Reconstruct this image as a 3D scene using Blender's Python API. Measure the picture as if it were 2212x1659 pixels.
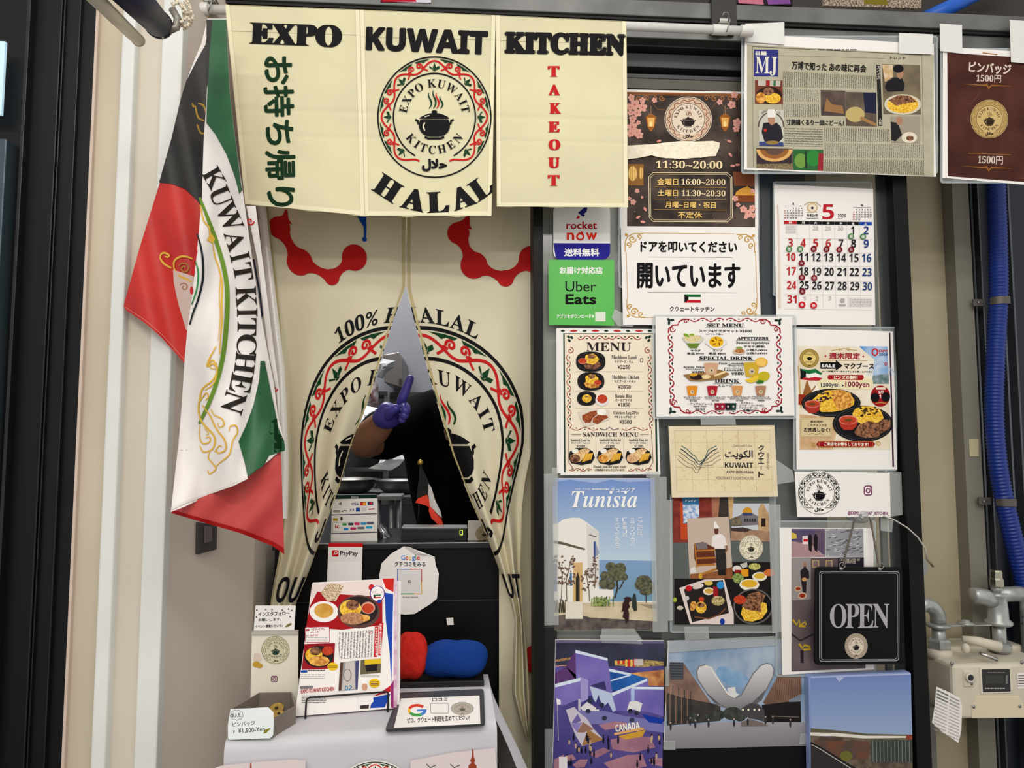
import bpy, bmesh, math, random
import numpy as np
from mathutils import Vector, Matrix

# ------------------------------------------------------------------ scene, camera, world, lights
for _o in list(bpy.data.objects):
    bpy.data.objects.remove(_o)
SC = bpy.context.scene
COL = SC.collection
rnd = random.Random(7)

FPX, CXP, CYP = 1550.0, 1106.0, 829.5            # focal length and centre for a 2212 x 1659 frame
YAW, PIT = math.radians(4.0), math.radians(4.4)
CAM = np.array([0.0, -1.49, 1.5])
_f = np.array([math.sin(YAW)*math.cos(PIT), math.cos(YAW)*math.cos(PIT), math.sin(PIT)])
_r = np.array([math.cos(YAW), -math.sin(YAW), 0.0])
_u = np.cross(_r, _f)
cd = bpy.data.cameras.new('camera')
cd.sensor_fit = 'HORIZONTAL'; cd.sensor_width = 36.0; cd.lens = FPX/2212.0*36.0
cd.clip_start = 0.05; cd.clip_end = 60
cam = bpy.data.objects.new('camera', cd); COL.objects.link(cam)
cam.matrix_world = Matrix(((_r[0], _u[0], -_f[0], CAM[0]), (_r[1], _u[1], -_f[1], CAM[1]), (_r[2], _u[2], -_f[2], CAM[2]), (0, 0, 0, 1)))
SC.camera = cam

world = bpy.data.worlds.new('world'); SC.world = world; world.use_nodes = True
world.node_tree.nodes['Background'].inputs[0].default_value = (1.0, 0.972, 0.93, 1)
world.node_tree.nodes['Background'].inputs[1].default_value = 0.58

def area(name, loc, rot, sx, sy, power, col=(1, 0.965, 0.9)):
    l = bpy.data.lights.new(name, 'AREA'); l.shape = 'RECTANGLE'; l.size = sx; l.size_y = sy
    l.energy = power; l.color = col
    o = bpy.data.objects.new(name, l); COL.objects.link(o); o.location = loc; o.rotation_euler = rot
    return o
# ceiling lamps of the passage in front of the shop, and one over the kitchen
area('ceiling_lamp_near', (0.55, -1.55, 2.95), (math.radians(28), 0, 0), 1.25, 0.16, 7.6)
area('ceiling_lamp_left', (-0.75, -2.1, 2.95), (math.radians(25), 0, 0), 1.25, 0.16, 14)
area('ceiling_lamp_far', (0.3, -3.3, 2.95), (math.radians(20), 0, 0), 1.25, 0.3, 18)
area('kitchen_lamp', (-0.35, 1.0, 2.62), (0, 0, 0), 0.9, 0.3, 20, (1, 0.98, 0.95))

vs = SC.view_settings
vs.view_transform = 'Standard'; vs.look = 'None'; vs.gamma = 1.0; vs.use_curve_mapping = False
vs.exposure = 0.36
SC.display_settings.display_device = 'sRGB'

# ------------------------------------------------------------------ projection helpers (photo pixel -> place)
def ray(px, py):
    return _r*((px-CXP)/FPX) - _u*((py-CYP)/FPX) + _f
def at(px, py, Y):
    d = ray(px, py); return CAM + d*((Y-CAM[1])/d[1])
def at_x(px, py, X):
    d = ray(px, py); return CAM + d*((X-CAM[0])/d[0])
def at_z(px, py, Z):
    d = ray(px, py); return CAM + d*((Z-CAM[2])/d[2])
def at_pl(px, py, p0, n):
    d = ray(px, py); return CAM + d*(np.dot(np.asarray(p0)-CAM, n)/np.dot(d, n))
def rays(P):
    P = np.asarray(P, float)
    return (P[:, :1]-CXP)/FPX*_r - (P[:, 1:2]-CYP)/FPX*_u + _f
def at_many(P, Y):
    d = rays(P); return CAM + d*((np.asarray(Y)-CAM[1])/d[:, 1])[:, None]
def ipl(pts):
    xs = [p[0] for p in pts]; ys = [p[1] for p in pts]
    return lambda t: np.interp(t, xs, ys)

# ------------------------------------------------------------------ materials
def lin(c):
    c = c/255.0
    return c/12.92 if c <= 0.04045 else ((c+0.055)/1.055)**2.4
def rgb(c):
    return (lin(c[0]), lin(c[1]), lin(c[2]), 1.0)
_M = {}
def mat(name, c, rough=0.6, metal=0.0, spec=0.4, emit=0.0, noise=None, bump=None, coat=0.0):
    """noise = (colour2, scale[, detail]); bump = (scale, strength)"""
    if name in _M: return _M[name]
    m = bpy.data.materials.new(name); m.use_nodes = True
    nt = m.node_tree; b = nt.nodes['Principled BSDF']
    b.inputs['Base Color'].default_value = rgb(c)
    b.inputs['Roughness'].default_value = rough; b.inputs['Metallic'].default_value = metal
    b.inputs['Specular IOR Level'].default_value = spec
    if coat:
        b.inputs['Coat Weight'].default_value = coat; b.inputs['Coat Roughness'].default_value = 0.12
    if emit:
        b.inputs['Emission Color'].default_value = rgb(c); b.inputs['Emission Strength'].default_value = emit
    if noise or bump:
        tc = nt.nodes.new('ShaderNodeTexCoord')
    if noise:
        n = nt.nodes.new('ShaderNodeTexNoise'); n.inputs['Scale'].default_value = noise[1]
        n.inputs['Detail'].default_value = noise[2] if len(noise) > 2 else 3
        nt.links.new(tc.outputs['Object'], n.inputs['Vector'])
        r = nt.nodes.new('ShaderNodeValToRGB')
        r.color_ramp.elements[0].position = 0.36; r.color_ramp.elements[0].color = rgb(c)
        r.color_ramp.elements[1].position = 0.64; r.color_ramp.elements[1].color = rgb(noise[0])
        nt.links.new(n.outputs['Fac'], r.inputs['Fac']); nt.links.new(r.outputs['Color'], b.inputs['Base Color'])
    if bump:
        n2 = nt.nodes.new('ShaderNodeTexNoise'); n2.inputs['Scale'].default_value = bump[0]; n2.inputs['Detail'].default_value = 2
        nt.links.new(tc.outputs['Object'], n2.inputs['Vector'])
        bp = nt.nodes.new('ShaderNodeBump'); bp.inputs['Strength'].default_value = bump[1]; bp.inputs['Distance'].default_value = 0.002
        nt.links.new(n2.outputs['Fac'], bp.inputs['Height']); nt.links.new(bp.outputs['Normal'], b.inputs['Normal'])
    _M[name] = m
    return m
def ink(r, g, b):
    return mat('ink_%d_%d_%d' % (r, g, b), tuple(max(0, v-(14 if v < 90 else 0)) for v in (r, g, b)), 0.6, spec=0.12)
def tex(name, c1, c2, scale, detail=4):
    return mat(name, c1, 0.6, spec=0.12, noise=(c2, scale, detail))
def grad(name, z0, z1, c0, c1):
    """printed two-colour blend along local height (z0 -> c0, z1 -> c1)"""
    if name in _M: return _M[name]
    m = bpy.data.materials.new(name); m.use_nodes = True; nt = m.node_tree; b = nt.nodes['Principled BSDF']
    b.inputs['Roughness'].default_value = 0.5; b.inputs['Specular IOR Level'].default_value = 0.3
    tc = nt.nodes.new('ShaderNodeTexCoord'); sx = nt.nodes.new('ShaderNodeSeparateXYZ'); mr = nt.nodes.new('ShaderNodeMapRange')
    mr.inputs['From Min'].default_value = z0; mr.inputs['From Max'].default_value = z1
    r = nt.nodes.new('ShaderNodeValToRGB'); r.color_ramp.elements[0].color = rgb(c0); r.color_ramp.elements[1].color = rgb(c1)
    nt.links.new(tc.outputs['Object'], sx.inputs[0]); nt.links.new(sx.outputs['Z'], mr.inputs['Value'])
    nt.links.new(mr.outputs[0], r.inputs['Fac']); nt.links.new(r.outputs['Color'], b.inputs['Base Color'])
    _M[name] = m
    return m
def clear(name, alpha, rough=0.08, tint=(235, 240, 240)):
    """thin clear plastic or glass: mostly transparent, with a real gloss and a faint body"""
    if name in _M: return _M[name]
    m = bpy.data.materials.new(name); m.use_nodes = True; nt = m.node_tree
    out = nt.nodes['Material Output']; b = nt.nodes['Principled BSDF']
    b.inputs['Base Color'].default_value = rgb(tint); b.inputs['Roughness'].default_value = rough
    t = nt.nodes.new('ShaderNodeBsdfTransparent'); g = nt.nodes.new('ShaderNodeBsdfGlossy'); g.inputs['Roughness'].default_value = rough
    mx = nt.nodes.new('ShaderNodeMixShader'); mx.inputs[0].default_value = alpha
    fr = nt.nodes.new('ShaderNodeFresnel'); fr.inputs['IOR'].default_value = 1.33
    mx2 = nt.nodes.new('ShaderNodeMixShader')
    nt.links.new(t.outputs[0], mx.inputs[1]); nt.links.new(b.outputs[0], mx.inputs[2])
    nt.links.new(fr.outputs[0], mx2.inputs[0]); nt.links.new(mx.outputs[0], mx2.inputs[1]); nt.links.new(g.outputs[0], mx2.inputs[2])
    nt.links.new(mx2.outputs[0], out.inputs['Surface'])
    _M[name] = m
    return m
def newsprint(name, paper, dark, colw, roww, vertical=True):
    """tiny unreadable columns of print: strokes broken by noise, as seen from afar"""
    if name in _M: return _M[name]
    m = bpy.data.materials.new(name); m.use_nodes = True; nt = m.node_tree; b = nt.nodes['Principled BSDF']
    b.inputs['Roughness'].default_value = 0.6; b.inputs['Specular IOR Level'].default_value = 0.2
    tc = nt.nodes.new('ShaderNodeTexCoord'); sx = nt.nodes.new('ShaderNodeSeparateXYZ'); nt.links.new(tc.outputs['Object'], sx.inputs[0])
    a = sx.outputs['X'] if vertical else sx.outputs['Z']
    m1 = nt.nodes.new('ShaderNodeMath'); m1.operation = 'MULTIPLY'; m1.inputs[1].default_value = 2*math.pi/colw
    s1 = nt.nodes.new('ShaderNodeMath'); s1.operation = 'SINE'; nt.links.new(a, m1.inputs[0]); nt.links.new(m1.outputs[0], s1.inputs[0])
    n = nt.nodes.new('ShaderNodeTexNoise'); n.inputs['Scale'].default_value = 1.0/roww; n.inputs['Detail'].default_value = 2
    nt.links.new(tc.outputs['Object'], n.inputs['Vector'])
    ad = nt.nodes.new('ShaderNodeMath'); ad.operation = 'MULTIPLY_ADD'; ad.inputs[1].default_value = 0.17; nt.links.new(s1.outputs[0], ad.inputs[0]); nt.links.new(n.outputs['Fac'], ad.inputs[2])
    r = nt.nodes.new('ShaderNodeValToRGB'); r.color_ramp.elements[0].position = 0.44; r.color_ramp.elements[0].color = rgb(paper)
    r.color_ramp.elements[1].position = 0.66; r.color_ramp.elements[1].color = rgb(dark)
    nt.links.new(ad.outputs[0], r.inputs['Fac']); nt.links.new(r.outputs['Color'], b.inputs['Base Color'])
    _M[name] = m
    return m

BLACK = ink(26, 24, 26); WHITE = ink(240, 238, 234); CREAMINK = ink(238, 226, 200)
RED = ink(196, 40, 40); GREEN = ink(22, 72, 42); GOLD = ink(196, 152, 84); MAROON = ink(120, 24, 34)
BLUE = ink(28, 84, 160); GREY = ink(130, 128, 126); SOFT = ink(70, 64, 66); YELLOW = ink(236, 190, 40)
PAPER = mat('white_paper', (240, 236, 232), 0.5, spec=0.35, bump=(60, 0.12))
RICE = tex('rice_print', (206, 140, 16), (252, 216, 84), 330, 4)
MEAT = tex('meat_print', (62, 32, 22), (168, 116, 84), 190, 5)
CHICK = tex('chicken_print', (170, 92, 22), (242, 186, 92), 150, 4)
SAUCE = tex('sauce_print', (170, 40, 22), (206, 78, 40), 420, 3)
LEAFP = tex('leaf_print', (40, 70, 32), (160, 176, 96), 200, 4)
SLEEVE = clear('clear_sleeve_plastic', 0.10, 0.1)
SLEEVE_EDGE = clear('clear_sleeve_rim', 0.42, 0.25, (190, 205, 208))
TAPE = clear('clear_tape', 0.2, 0.3, (232, 236, 234))
WTAPE = mat('white_masking_tape', (226, 224, 220), 0.55, bump=(120, 0.3))

# ------------------------------------------------------------------ object helpers
def props(o, label=None, cat=None, group=None, kind=None):
    if label: o['label'] = label
    if cat: o['category'] = cat
    if group: o['group'] = group
    if kind: o['kind'] = kind
    return o
def thing(name, label, cat, loc, group=None, kind=None):
    o = bpy.data.objects.new(name, None); COL.objects.link(o)
    o.empty_display_size = 0.05; o.location = [float(v) for v in loc]
    return props(o, label, cat, group, kind)
def base_of(o):
    b = np.zeros(3)
    while o is not None:
        b = b + np.array(o.location); o = o.parent
    return b
def mesh_obj(name, V, Fc, mats, parent=None, fm=None, smooth=False, loc=None):
    """V in world coordinates; stored relative to the parent's base (or loc)"""
    V = np.asarray(V, float).reshape(-1, 3)
    base = base_of(parent) if parent is not None else (np.zeros(3) if loc is None else np.asarray(loc, float))
    me = bpy.data.meshes.new(name)
    me.from_pydata((V-base).tolist(), [], [list(map(int, f)) for f in Fc])
    if not isinstance(mats, (list, tuple)): mats = [mats]
    for m in mats: me.materials.append(m)
    if fm is not None: me.polygons.foreach_set('material_index', np.asarray(fm, dtype=np.int32))
    if smooth: me.polygons.foreach_set('use_smooth', [True]*len(me.polygons))
    me.update()
    o = bpy.data.objects.new(name, me); COL.objects.link(o)
    if parent is not None: o.parent = parent
    elif loc is not None: o.location = [float(v) for v in loc]
    return o
def bevel(o, w, seg=2):
    md = o.modifiers.new('bevel', 'BEVEL'); md.width = w; md.segments = seg; md.limit_method = 'ANGLE'
    return o

class MB:
    """collects shapes of ONE part"""
    def __init__(s): s.v = []; s.f = []
    def raw(s, V, Fc):
        k = len(s.v); s.v.extend([np.asarray(p, float) for p in V]); s.f.extend([[i+k for i in f] for f in Fc]); return s
    def box(s, x0, x1, y0, y1, z0, z1):
        return s.raw([(x0, y0, z0), (x1, y0, z0), (x1, y1, z0), (x0, y1, z0), (x0, y0, z1), (x1, y0, z1), (x1, y1, z1), (x0, y1, z1)],
                     [(0, 3, 2, 1), (4, 5, 6, 7), (0, 1, 5, 4), (1, 2, 6, 5), (2, 3, 7, 6), (3, 0, 4, 7)])
    def prism(s, P, off):
        """closed polygon of 3-D points swept by vector off"""
        n = len(P); off = np.asarray(off, float)
        V = [np.asarray(p, float) for p in P]+[np.asarray(p, float)+off for p in P]
        return s.raw(V, [list(range(n)), list(range(2*n-1, n-1, -1))]+[[i, i+n, (i+1) % n+n, (i+1) % n] for i in range(n)])
    def tube(s, pts, r, n=12, cap=True):
        pts = [np.asarray(p, float) for p in pts]; m = len(pts)
        rs = r if hasattr(r, '__len__') else [r]*m
        V = []; ref = None
        for i in range(m):
            t = pts[min(i+1, m-1)]-pts[max(i-1, 0)]; t = t/(np.linalg.norm(t)+1e-12)
            if ref is None:
                ref = np.array([0, 0, 1.0]) if abs(t[2]) < 0.9 else np.array([1.0, 0, 0])
            a = ref-t*np.dot(ref, t); a /= (np.linalg.norm(a)+1e-12); b = np.cross(t, a); ref = a
            for k in range(n):
                w = 2*math.pi*k/n; V.append(pts[i]+(a*math.cos(w)+b*math.sin(w))*rs[i])
        Fc = [[i*n+k, i*n+(k+1) % n, (i+1)*n+(k+1) % n, (i+1)*n+k] for i in range(m-1) for k in range(n)]
        if cap: Fc += [list(range(n-1, -1, -1)), [(m-1)*n+k for k in range(n)]]
        return s.raw(V, Fc)
    def lathe(s, prof, c, axis=(0, 0, 1), n=24, sx=1.0, sy=1.0):
        """prof: (radius, height) pairs along axis from c"""
        ax = np.asarray(axis, float); ax /= np.linalg.norm(ax)
        a = np.array([1.0, 0, 0]) if abs(ax[0]) < 0.9 else np.array([0, 1.0, 0])
        a = a-ax*np.dot(a, ax); a /= np.linalg.norm(a); b = np.cross(ax, a); c = np.asarray(c, float); V = []
        for (r, h) in prof:
            for k in range(n):
                w = 2*math.pi*k/n; V.append(c+ax*h+a*(r*math.cos(w)*sx)+b*(r*math.sin(w)*sy))
        m = len(prof)
        Fc = [[i*n+k, i*n+(k+1) % n, (i+1)*n+(k+1) % n, (i+1)*n+k] for i in range(m-1) for k in range(n)]
        if prof[0][0] > 1e-6: Fc.append(list(range(n-1, -1, -1)))
        if prof[-1][0] > 1e-6: Fc.append([(m-1)*n+k for k in range(n)])
        return s.raw(V, Fc)
    def ball(s, c, r, n=10, m=7, sc=(1, 1, 1)):
        prof = [(math.sin(math.pi*i/m)*1.0, -math.cos(math.pi*i/m)) for i in range(m+1)]
        k = len(s.v); s.lathe([(max(p[0], 1e-5), p[1]) for p in prof], (0, 0, 0), n=n)
        for i in range(k, len(s.v)): s.v[i] = np.asarray(c, float)+s.v[i]*r*np.asarray(sc, float)
        return s
    def grid(s, fn, nu, nv):
        V = [fn(i/nu, j/nv) for j in range(nv+1) for i in range(nu+1)]
        return s.raw(V, [[j*(nu+1)+i, j*(nu+1)+i+1, (j+1)*(nu+1)+i+1, (j+1)*(nu+1)+i] for j in range(nv) for i in range(nu)])
    def build(s, name, m, parent=None, smooth=False, loc=None, bev=None):
        o = mesh_obj(name, s.v, s.f, m, parent, smooth=smooth, loc=loc)
        if bev: bevel(o, bev)
        return o
def arc3(c, r, a0, a1, ua, ub, n=8):
    c = np.asarray(c, float); ua = np.asarray(ua, float); ub = np.asarray(ub, float)
    return [c+ua*(r*math.cos(a0+(a1-a0)*i/n))+ub*(r*math.sin(a0+(a1-a0)*i/n)) for i in range(n+1)]
# ------------------------------------------------------------------ lettering: outlines of Blender's own built-in fonts
def style(s, st):
    if not st or st == 'ss': return s
    T = {'fb': (0x1d400, 0x1d41a, 0x1d7ce), 'sb': (0x1d5d4, 0x1d5ee, 0x1d7ec), 'bi': (0x1d468, 0x1d482, 0x1d7ce), 'sc': (0x1d4d0, 0x1d4ea, 0x1d7ce)}[st]
    o = ''
    for c in s:
        if 'A' <= c <= 'Z': o += chr(T[0]+ord(c)-65)
        elif 'a' <= c <= 'z': o += chr(T[1]+ord(c)-97)
        elif '0' <= c <= '9': o += chr(T[2]+ord(c)-48)
        else: o += c
    return o
_G = {}
_TX = bpy.data.objects.new('lettering', bpy.data.curves.new('lettering', 'FONT'))
def glyph(s, st='', res=3):
    k = (s, st, res)
    if k not in _G:
        o = _TX; cu = o.data; cu.body = style(s, st); cu.resolution_u = res
        me = o.to_mesh(); n = len(me.vertices); co = np.zeros(n*3); me.vertices.foreach_get('co', co)
        V = co.reshape(-1, 3)[:, :2].copy(); Fc = [list(p.vertices) for p in me.polygons]
        o.to_mesh_clear()
        if n == 0: V = np.zeros((0, 2))
        V[:, 1] *= -1
        _G[k] = (V, Fc)
    return _G[k]

class Canvas:
    """prints flat shapes on a surface; coordinates are photo pixels (through a crop), mapped to the surface"""
    def __init__(s, obj, mapf, crop=(0, 0, 1), ang=0.0, cut=None, clip=None):
        s.o = obj; s.map = mapf; s.cr = crop; s.ang = ang; s.parts = {}; s.k = 1; s.seg = 0; s.cut = cut; s.clip = clip or []
    def px(s, P):
        P = np.asarray(P, float).reshape(-1, 2); return P/s.cr[2]+np.array(s.cr[:2])
    def put(s, part, V, Fc, m, lay=None):
        if lay is None: s.k += 1; lay = s.k
        s.parts.setdefault((part, s.seg), []).append((np.asarray(V, float), Fc, m, lay))
    def g(s): s.seg += 1; return s
    def poly(s, part, P, m):
        V = s.px(P); s.put(part, V, [list(range(len(V)))], m)
    def rect(s, part, x0, y0, x1, y1, m, ang=None, r=0):
        if r: P = rrect_pts(x0, y0, x1, y1, r)
        else: P = [(x0, y0), (x1, y0), (x1, y1), (x0, y1)]
        s.put(part, s.rot(s.px(P), s.px([((x0+x1)/2, (y0+y1)/2)])[0], ang), [list(range(len(P)))], m)
    def rot(s, V, c, ang=None):
        a = math.radians(s.ang if ang is None else ang)
        if not a: return V
        ca, sa = math.cos(a), math.sin(a); d = V-c
        return np.stack([c[0]+d[:, 0]*ca-d[:, 1]*sa, c[1]+d[:, 0]*sa+d[:, 1]*ca], 1)
    def ell(s, part, cx, cy, rx, ry, m, n=24, a0=0, a1=360, ang=0):
        full = abs(a1-a0) >= 360
        P = [(cx+rx*math.cos(math.radians(a0+(a1-a0)*i/n)), cy+ry*math.sin(math.radians(a0+(a1-a0)*i/n))) for i in range(n if full else n+1)]
        s.put(part, s.rot(s.px(P), s.px([(cx, cy)])[0], ang), [list(range(len(P)))], m)
    def line(s, part, P, w, m, closed=False, taper=False):
        """stroke of width w (crop units); taper thins the far end"""
        P = np.asarray(P, float); n = len(P)
        L, R = [], []
        for i in range(n):
            a = P[(i-1) % n] if (closed or i) else P[0]; b = P[(i+1) % n] if (closed or i < n-1) else P[-1]
            t = b-a; t = t/(np.linalg.norm(t)+1e-9); nn = np.array([-t[1], t[0]])
            ww = (w[i] if hasattr(w, '__len__') else w)*(0.5 if not taper else 0.5*(1-0.8*i/(n-1)))
            L.append(P[i]+nn*ww); R.append(P[i]-nn*ww)
        V = s.px(L+R); m2 = n if closed else n-1
        s.put(part, V, [[i, (i+1) % n, n+(i+1) % n, n+i] for i in range(m2)], m)
    def curve(s, part, P, w, m):
        """stroke through P, rounded"""
        P = [np.array(p, float) for p in P]; Q = [P[0]*2-P[1]]+P+[P[-1]*2-P[-2]]; out = []
        for i in range(1, len(Q)-2):
            a, b, c_, d = Q[i-1:i+3]
            for t in (0, .2, .4, .6, .8): out.append(0.5*(2*b+(c_-a)*t+(2*a-5*b+4*c_-d)*t*t+(3*b-a-3*c_+d)*t**3))
        out.append(P[-1]); n = len(out)
        s.line(part, out, [w*(0.35+0.65*math.sin(math.pi*min(1, max(0, (i+1.5)/(n+2))))**0.6) for i in range(n)], m)
    def frame(s, part, x0, y0, x1, y1, w, m, r=0):
        P = rrect_pts(x0, y0, x1, y1, r) if r else [(x0, y0), (x1, y0), (x1, y1), (x0, y1)]
        if not r:
            for a, b in ((0, 1), (1, 2), (2, 3), (3, 0)): s.line(part, [P[a], P[b]], w, m)
        else: s.line(part, P, w, m, closed=True)
    def ring(s, part, cx, cy, rx, ry, w, m, n=48, a0=0, a1=360):
        P = [(cx+rx*math.cos(math.radians(a0+(a1-a0)*i/n)), cy+ry*math.sin(math.radians(a0+(a1-a0)*i/n))) for i in range(n+1)]
        if abs(a1-a0) >= 360: s.line(part, P[:-1], w, m, closed=True)
        else: s.line(part, P, w, m)
    def text(s, part, t, box, m, st='', b=0.0, ang=None, res=2, down=False, bx=0.0):
        """text fitted to box (crop units); b = extra stroke weight (bx: sideways only); down = characters stacked top to bottom;
        a line tall enough to read becomes a part of its own"""
        x0, y0, x1, y1 = box; sg = s.seg
        if (y1-y0)/s.cr[2] >= 7.5 and part not in ('emblem', 'day_stamp', 'small_months', 'weekday_bar', 'payment_marks', 'page_print'): s.seg = 1000+s.k
        s._text(part, t, box, m, st, b, ang, res, down, bx); s.seg = sg
    def _text(s, part, t, box, m, st, b, ang, res, down, bx):
        x0, y0, x1, y1 = box
        if down:
            n = len(t); h = (y1-y0)/n; s.k += 1; k = s.k
            for i, ch in enumerate(t):
                if ch in ' 　': continue
                f = 0.9 if ch not in 'ー、。' else 0.7
                if ch == 'ー': s.rect(part, (x0+x1)/2-(x1-x0)*0.06, y0+h*i+h*0.15, (x0+x1)/2+(x1-x0)*0.06, y0+h*(i+1)-h*0.15, m, ang=0)
                elif ch in '、。': s._t(part, ch, (x1-(x1-x0)*0.35, y0+h*i, x1, y0+h*i+h*0.35), m, st, b, 0, res, k, 0)
                else: s._t(part, ch, (x0, y0+h*(i+0.5-f/2), x1, y0+h*(i+0.5+f/2)), m, st, b, 0, res, k, 0)
        else:
            s.k += 1; s._t(part, t, box, m, st, b, ang, res, s.k, bx)
    def _t(s, part, t, box, m, st, b, ang, res, k, bx):
        V, Fc = glyph(t, st, res)
        if not len(V): return
        x0, y0, x1, y1 = box; mn, mx = V.min(0), V.max(0); d = np.maximum(mx-mn, 1e-6)
        W = (V-mn)/d*np.array([x1-x0-2*b-2*bx, y1-y0-2*b])+np.array([x0+b+bx, y0+b])
        c = s.px([((x0+x1)/2, (y0+y1)/2)])[0]
        offs = [(0, 0)] if b <= 0 else [(0, 0)]+[(b*math.cos(i*math.pi/4), b*math.sin(i*math.pi/4)) for i in range(8)] if b*8 > 4 else [(0, 0), (b, 0), (-b, 0), (0, b), (0, -b)]
        if bx: offs = [(bx*q, 0) for q in (0, -1, -0.5, 0.5, 1)]
        for i, o in enumerate(offs):
            s.put(part, s.rot(s.px(W+np.array(o)), c, ang), Fc, m, k+i*0.6)
        s.k = max(s.k, k+len(offs)*0.6)
    def arct(s, part, t, cx, cy, rx, ry, h, a_mid, m, st='fb', sp=1.0, inward=False, b=0.0, res=2, wf=1.0, bx=0.0):
        """text along an ellipse; a_mid in degrees (0 = right, 90 = down); h = cap height (crop units)"""
        capV = glyph('E', st, res)[0]; cap = capV[:, 1].max()-capV[:, 1].min(); sc = h/cap
        items = []; tot = 0
        for ch in t:
            if ch == ' ': w = 0.32*wf*sc
            else:
                V = glyph(ch, st, res)[0]; w = ((V[:, 0].max()-V[:, 0].min())*wf+0.07)*sc
            w *= sp; items.append((ch, tot+w/2)); tot += w
        s.k += 1; k = s.k; R = (rx+ry)/2
        for ch, q in items:
            if ch == ' ': continue
            da = (q-tot/2)/R
            a = math.radians(a_mid)+(da if not inward else -da)
            V, Fc = glyph(ch, st, res); mid = (V[:, 0].max()+V[:, 0].min())/2
            base = -cap/2 if True else 0
            W = np.stack([(V[:, 0]-mid)*sc*wf, (V[:, 1]-base)*sc], 1)
            th = a+math.pi/2 if not inward else a-math.pi/2
            ca, sa = math.cos(th), math.sin(th)
            c = np.array([cx+rx*math.cos(a), cy+ry*math.sin(a)])
            for i, o in enumerate([(bx*q, 0) for q in (0, -1, -0.5, 0.5, 1)] if bx else [(0, 0)] if b <= 0 else [(0, 0), (b, 0), (-b, 0), (0, b), (0, -b)]):
                U = W+np.array(o); s.k = max(s.k, k+i*0.6)
                s.put(part, s.px(np.stack([c[0]+U[:, 0]*ca-U[:, 1]*sa, c[1]+U[:, 0]*sa+U[:, 1]*ca], 1)), Fc, m, k+i*0.6)
    def build(s, smooth=False):
        for (part, _sg), items in s.parts.items():
            mats = []; V = []; Fc = []; fm = []; L = []; n = 0
            for (v, f, m, lay) in items:
                if m not in mats: mats.append(m)
                i = mats.index(m); V.append(v); L.append(np.full(len(v), lay*1.0))
                Fc.extend([[a+n for a in q] for q in f]); fm.extend([i]*len(f)); n += len(v)
            V = np.concatenate(V); L = np.concatenate(L)
            if s.cut or s.clip:
                me = bpy.data.meshes.new('tmp'); me.from_pydata(np.column_stack([V, L]).tolist(), [], Fc)
                me.polygons.foreach_set('material_index', np.asarray(fm, dtype=np.int32))
                bm = bmesh.new(); bm.from_mesh(me); bpy.data.meshes.remove(me)
                for (p, nrm) in s.clip:
                    bmesh.ops.bisect_plane(bm, geom=bm.verts[:]+bm.edges[:]+bm.faces[:], plane_co=(p[0], p[1], 0), plane_no=(nrm[0], nrm[1], 0), clear_outer=True, dist=1e-5)
                if s.cut and len(bm.verts):
                    xs = [v.co.x for v in bm.verts]; ys = [v.co.y for v in bm.verts]
                    for ax, g, lo, hi in ((0, s.cut[0], min(xs), max(xs)), (1, s.cut[1], min(ys), max(ys))):
                        q = math.floor(lo/g)*g+g
                        while q < hi:
                            bmesh.ops.bisect_plane(bm, geom=bm.verts[:]+bm.edges[:]+bm.faces[:], plane_co=(q if ax == 0 else 0, q if ax else 0, 0), plane_no=(1, 0, 0) if ax == 0 else (0, 1, 0), dist=1e-5)
                            q += g
                bm.verts.index_update()
                A = np.array([v.co[:] for v in bm.verts]).reshape(-1, 3); Fc = [[v.index for v in f.verts] for f in bm.faces]; fm = [f.material_index for f in bm.faces]
                bm.free()
                if not len(A): continue
                V, L = A[:, :2], A[:, 2]
            W = s.map(V, L)
            mesh_obj(part, W, Fc, mats, s.o, fm, smooth=smooth)
def rrect_pts(x0, y0, x1, y1, r, n=5):
    P = []
    for cx, cy, a in ((x1-r, y0+r, -90), (x1-r, y1-r, 0), (x0+r, y1-r, 90), (x0+r, y0+r, 180)):
        for i in range(n+1):
            t = math.radians(a+90*i/n); P.append((cx+r*math.cos(t), cy+r*math.sin(t)))
    return P
LAY = 6e-6
def flat(Y):
    return lambda V, L: at_many(V, Y-2e-4-np.asarray(L)*LAY)
def plane_map(p0, n):
    """surface through p0 with unit normal n pointing at the viewer"""
    p0 = np.asarray(p0, float); n = np.asarray(n, float)/np.linalg.norm(n)
    def f(V, L):
        d = rays(V); t = (((p0-CAM) @ n)+2e-4+np.asarray(L)*LAY)/(d @ n); return CAM+d*t[:, None]
    return f
def at_on(mapf, p): return mapf(np.array([p], float), np.zeros(1))[0]

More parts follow.
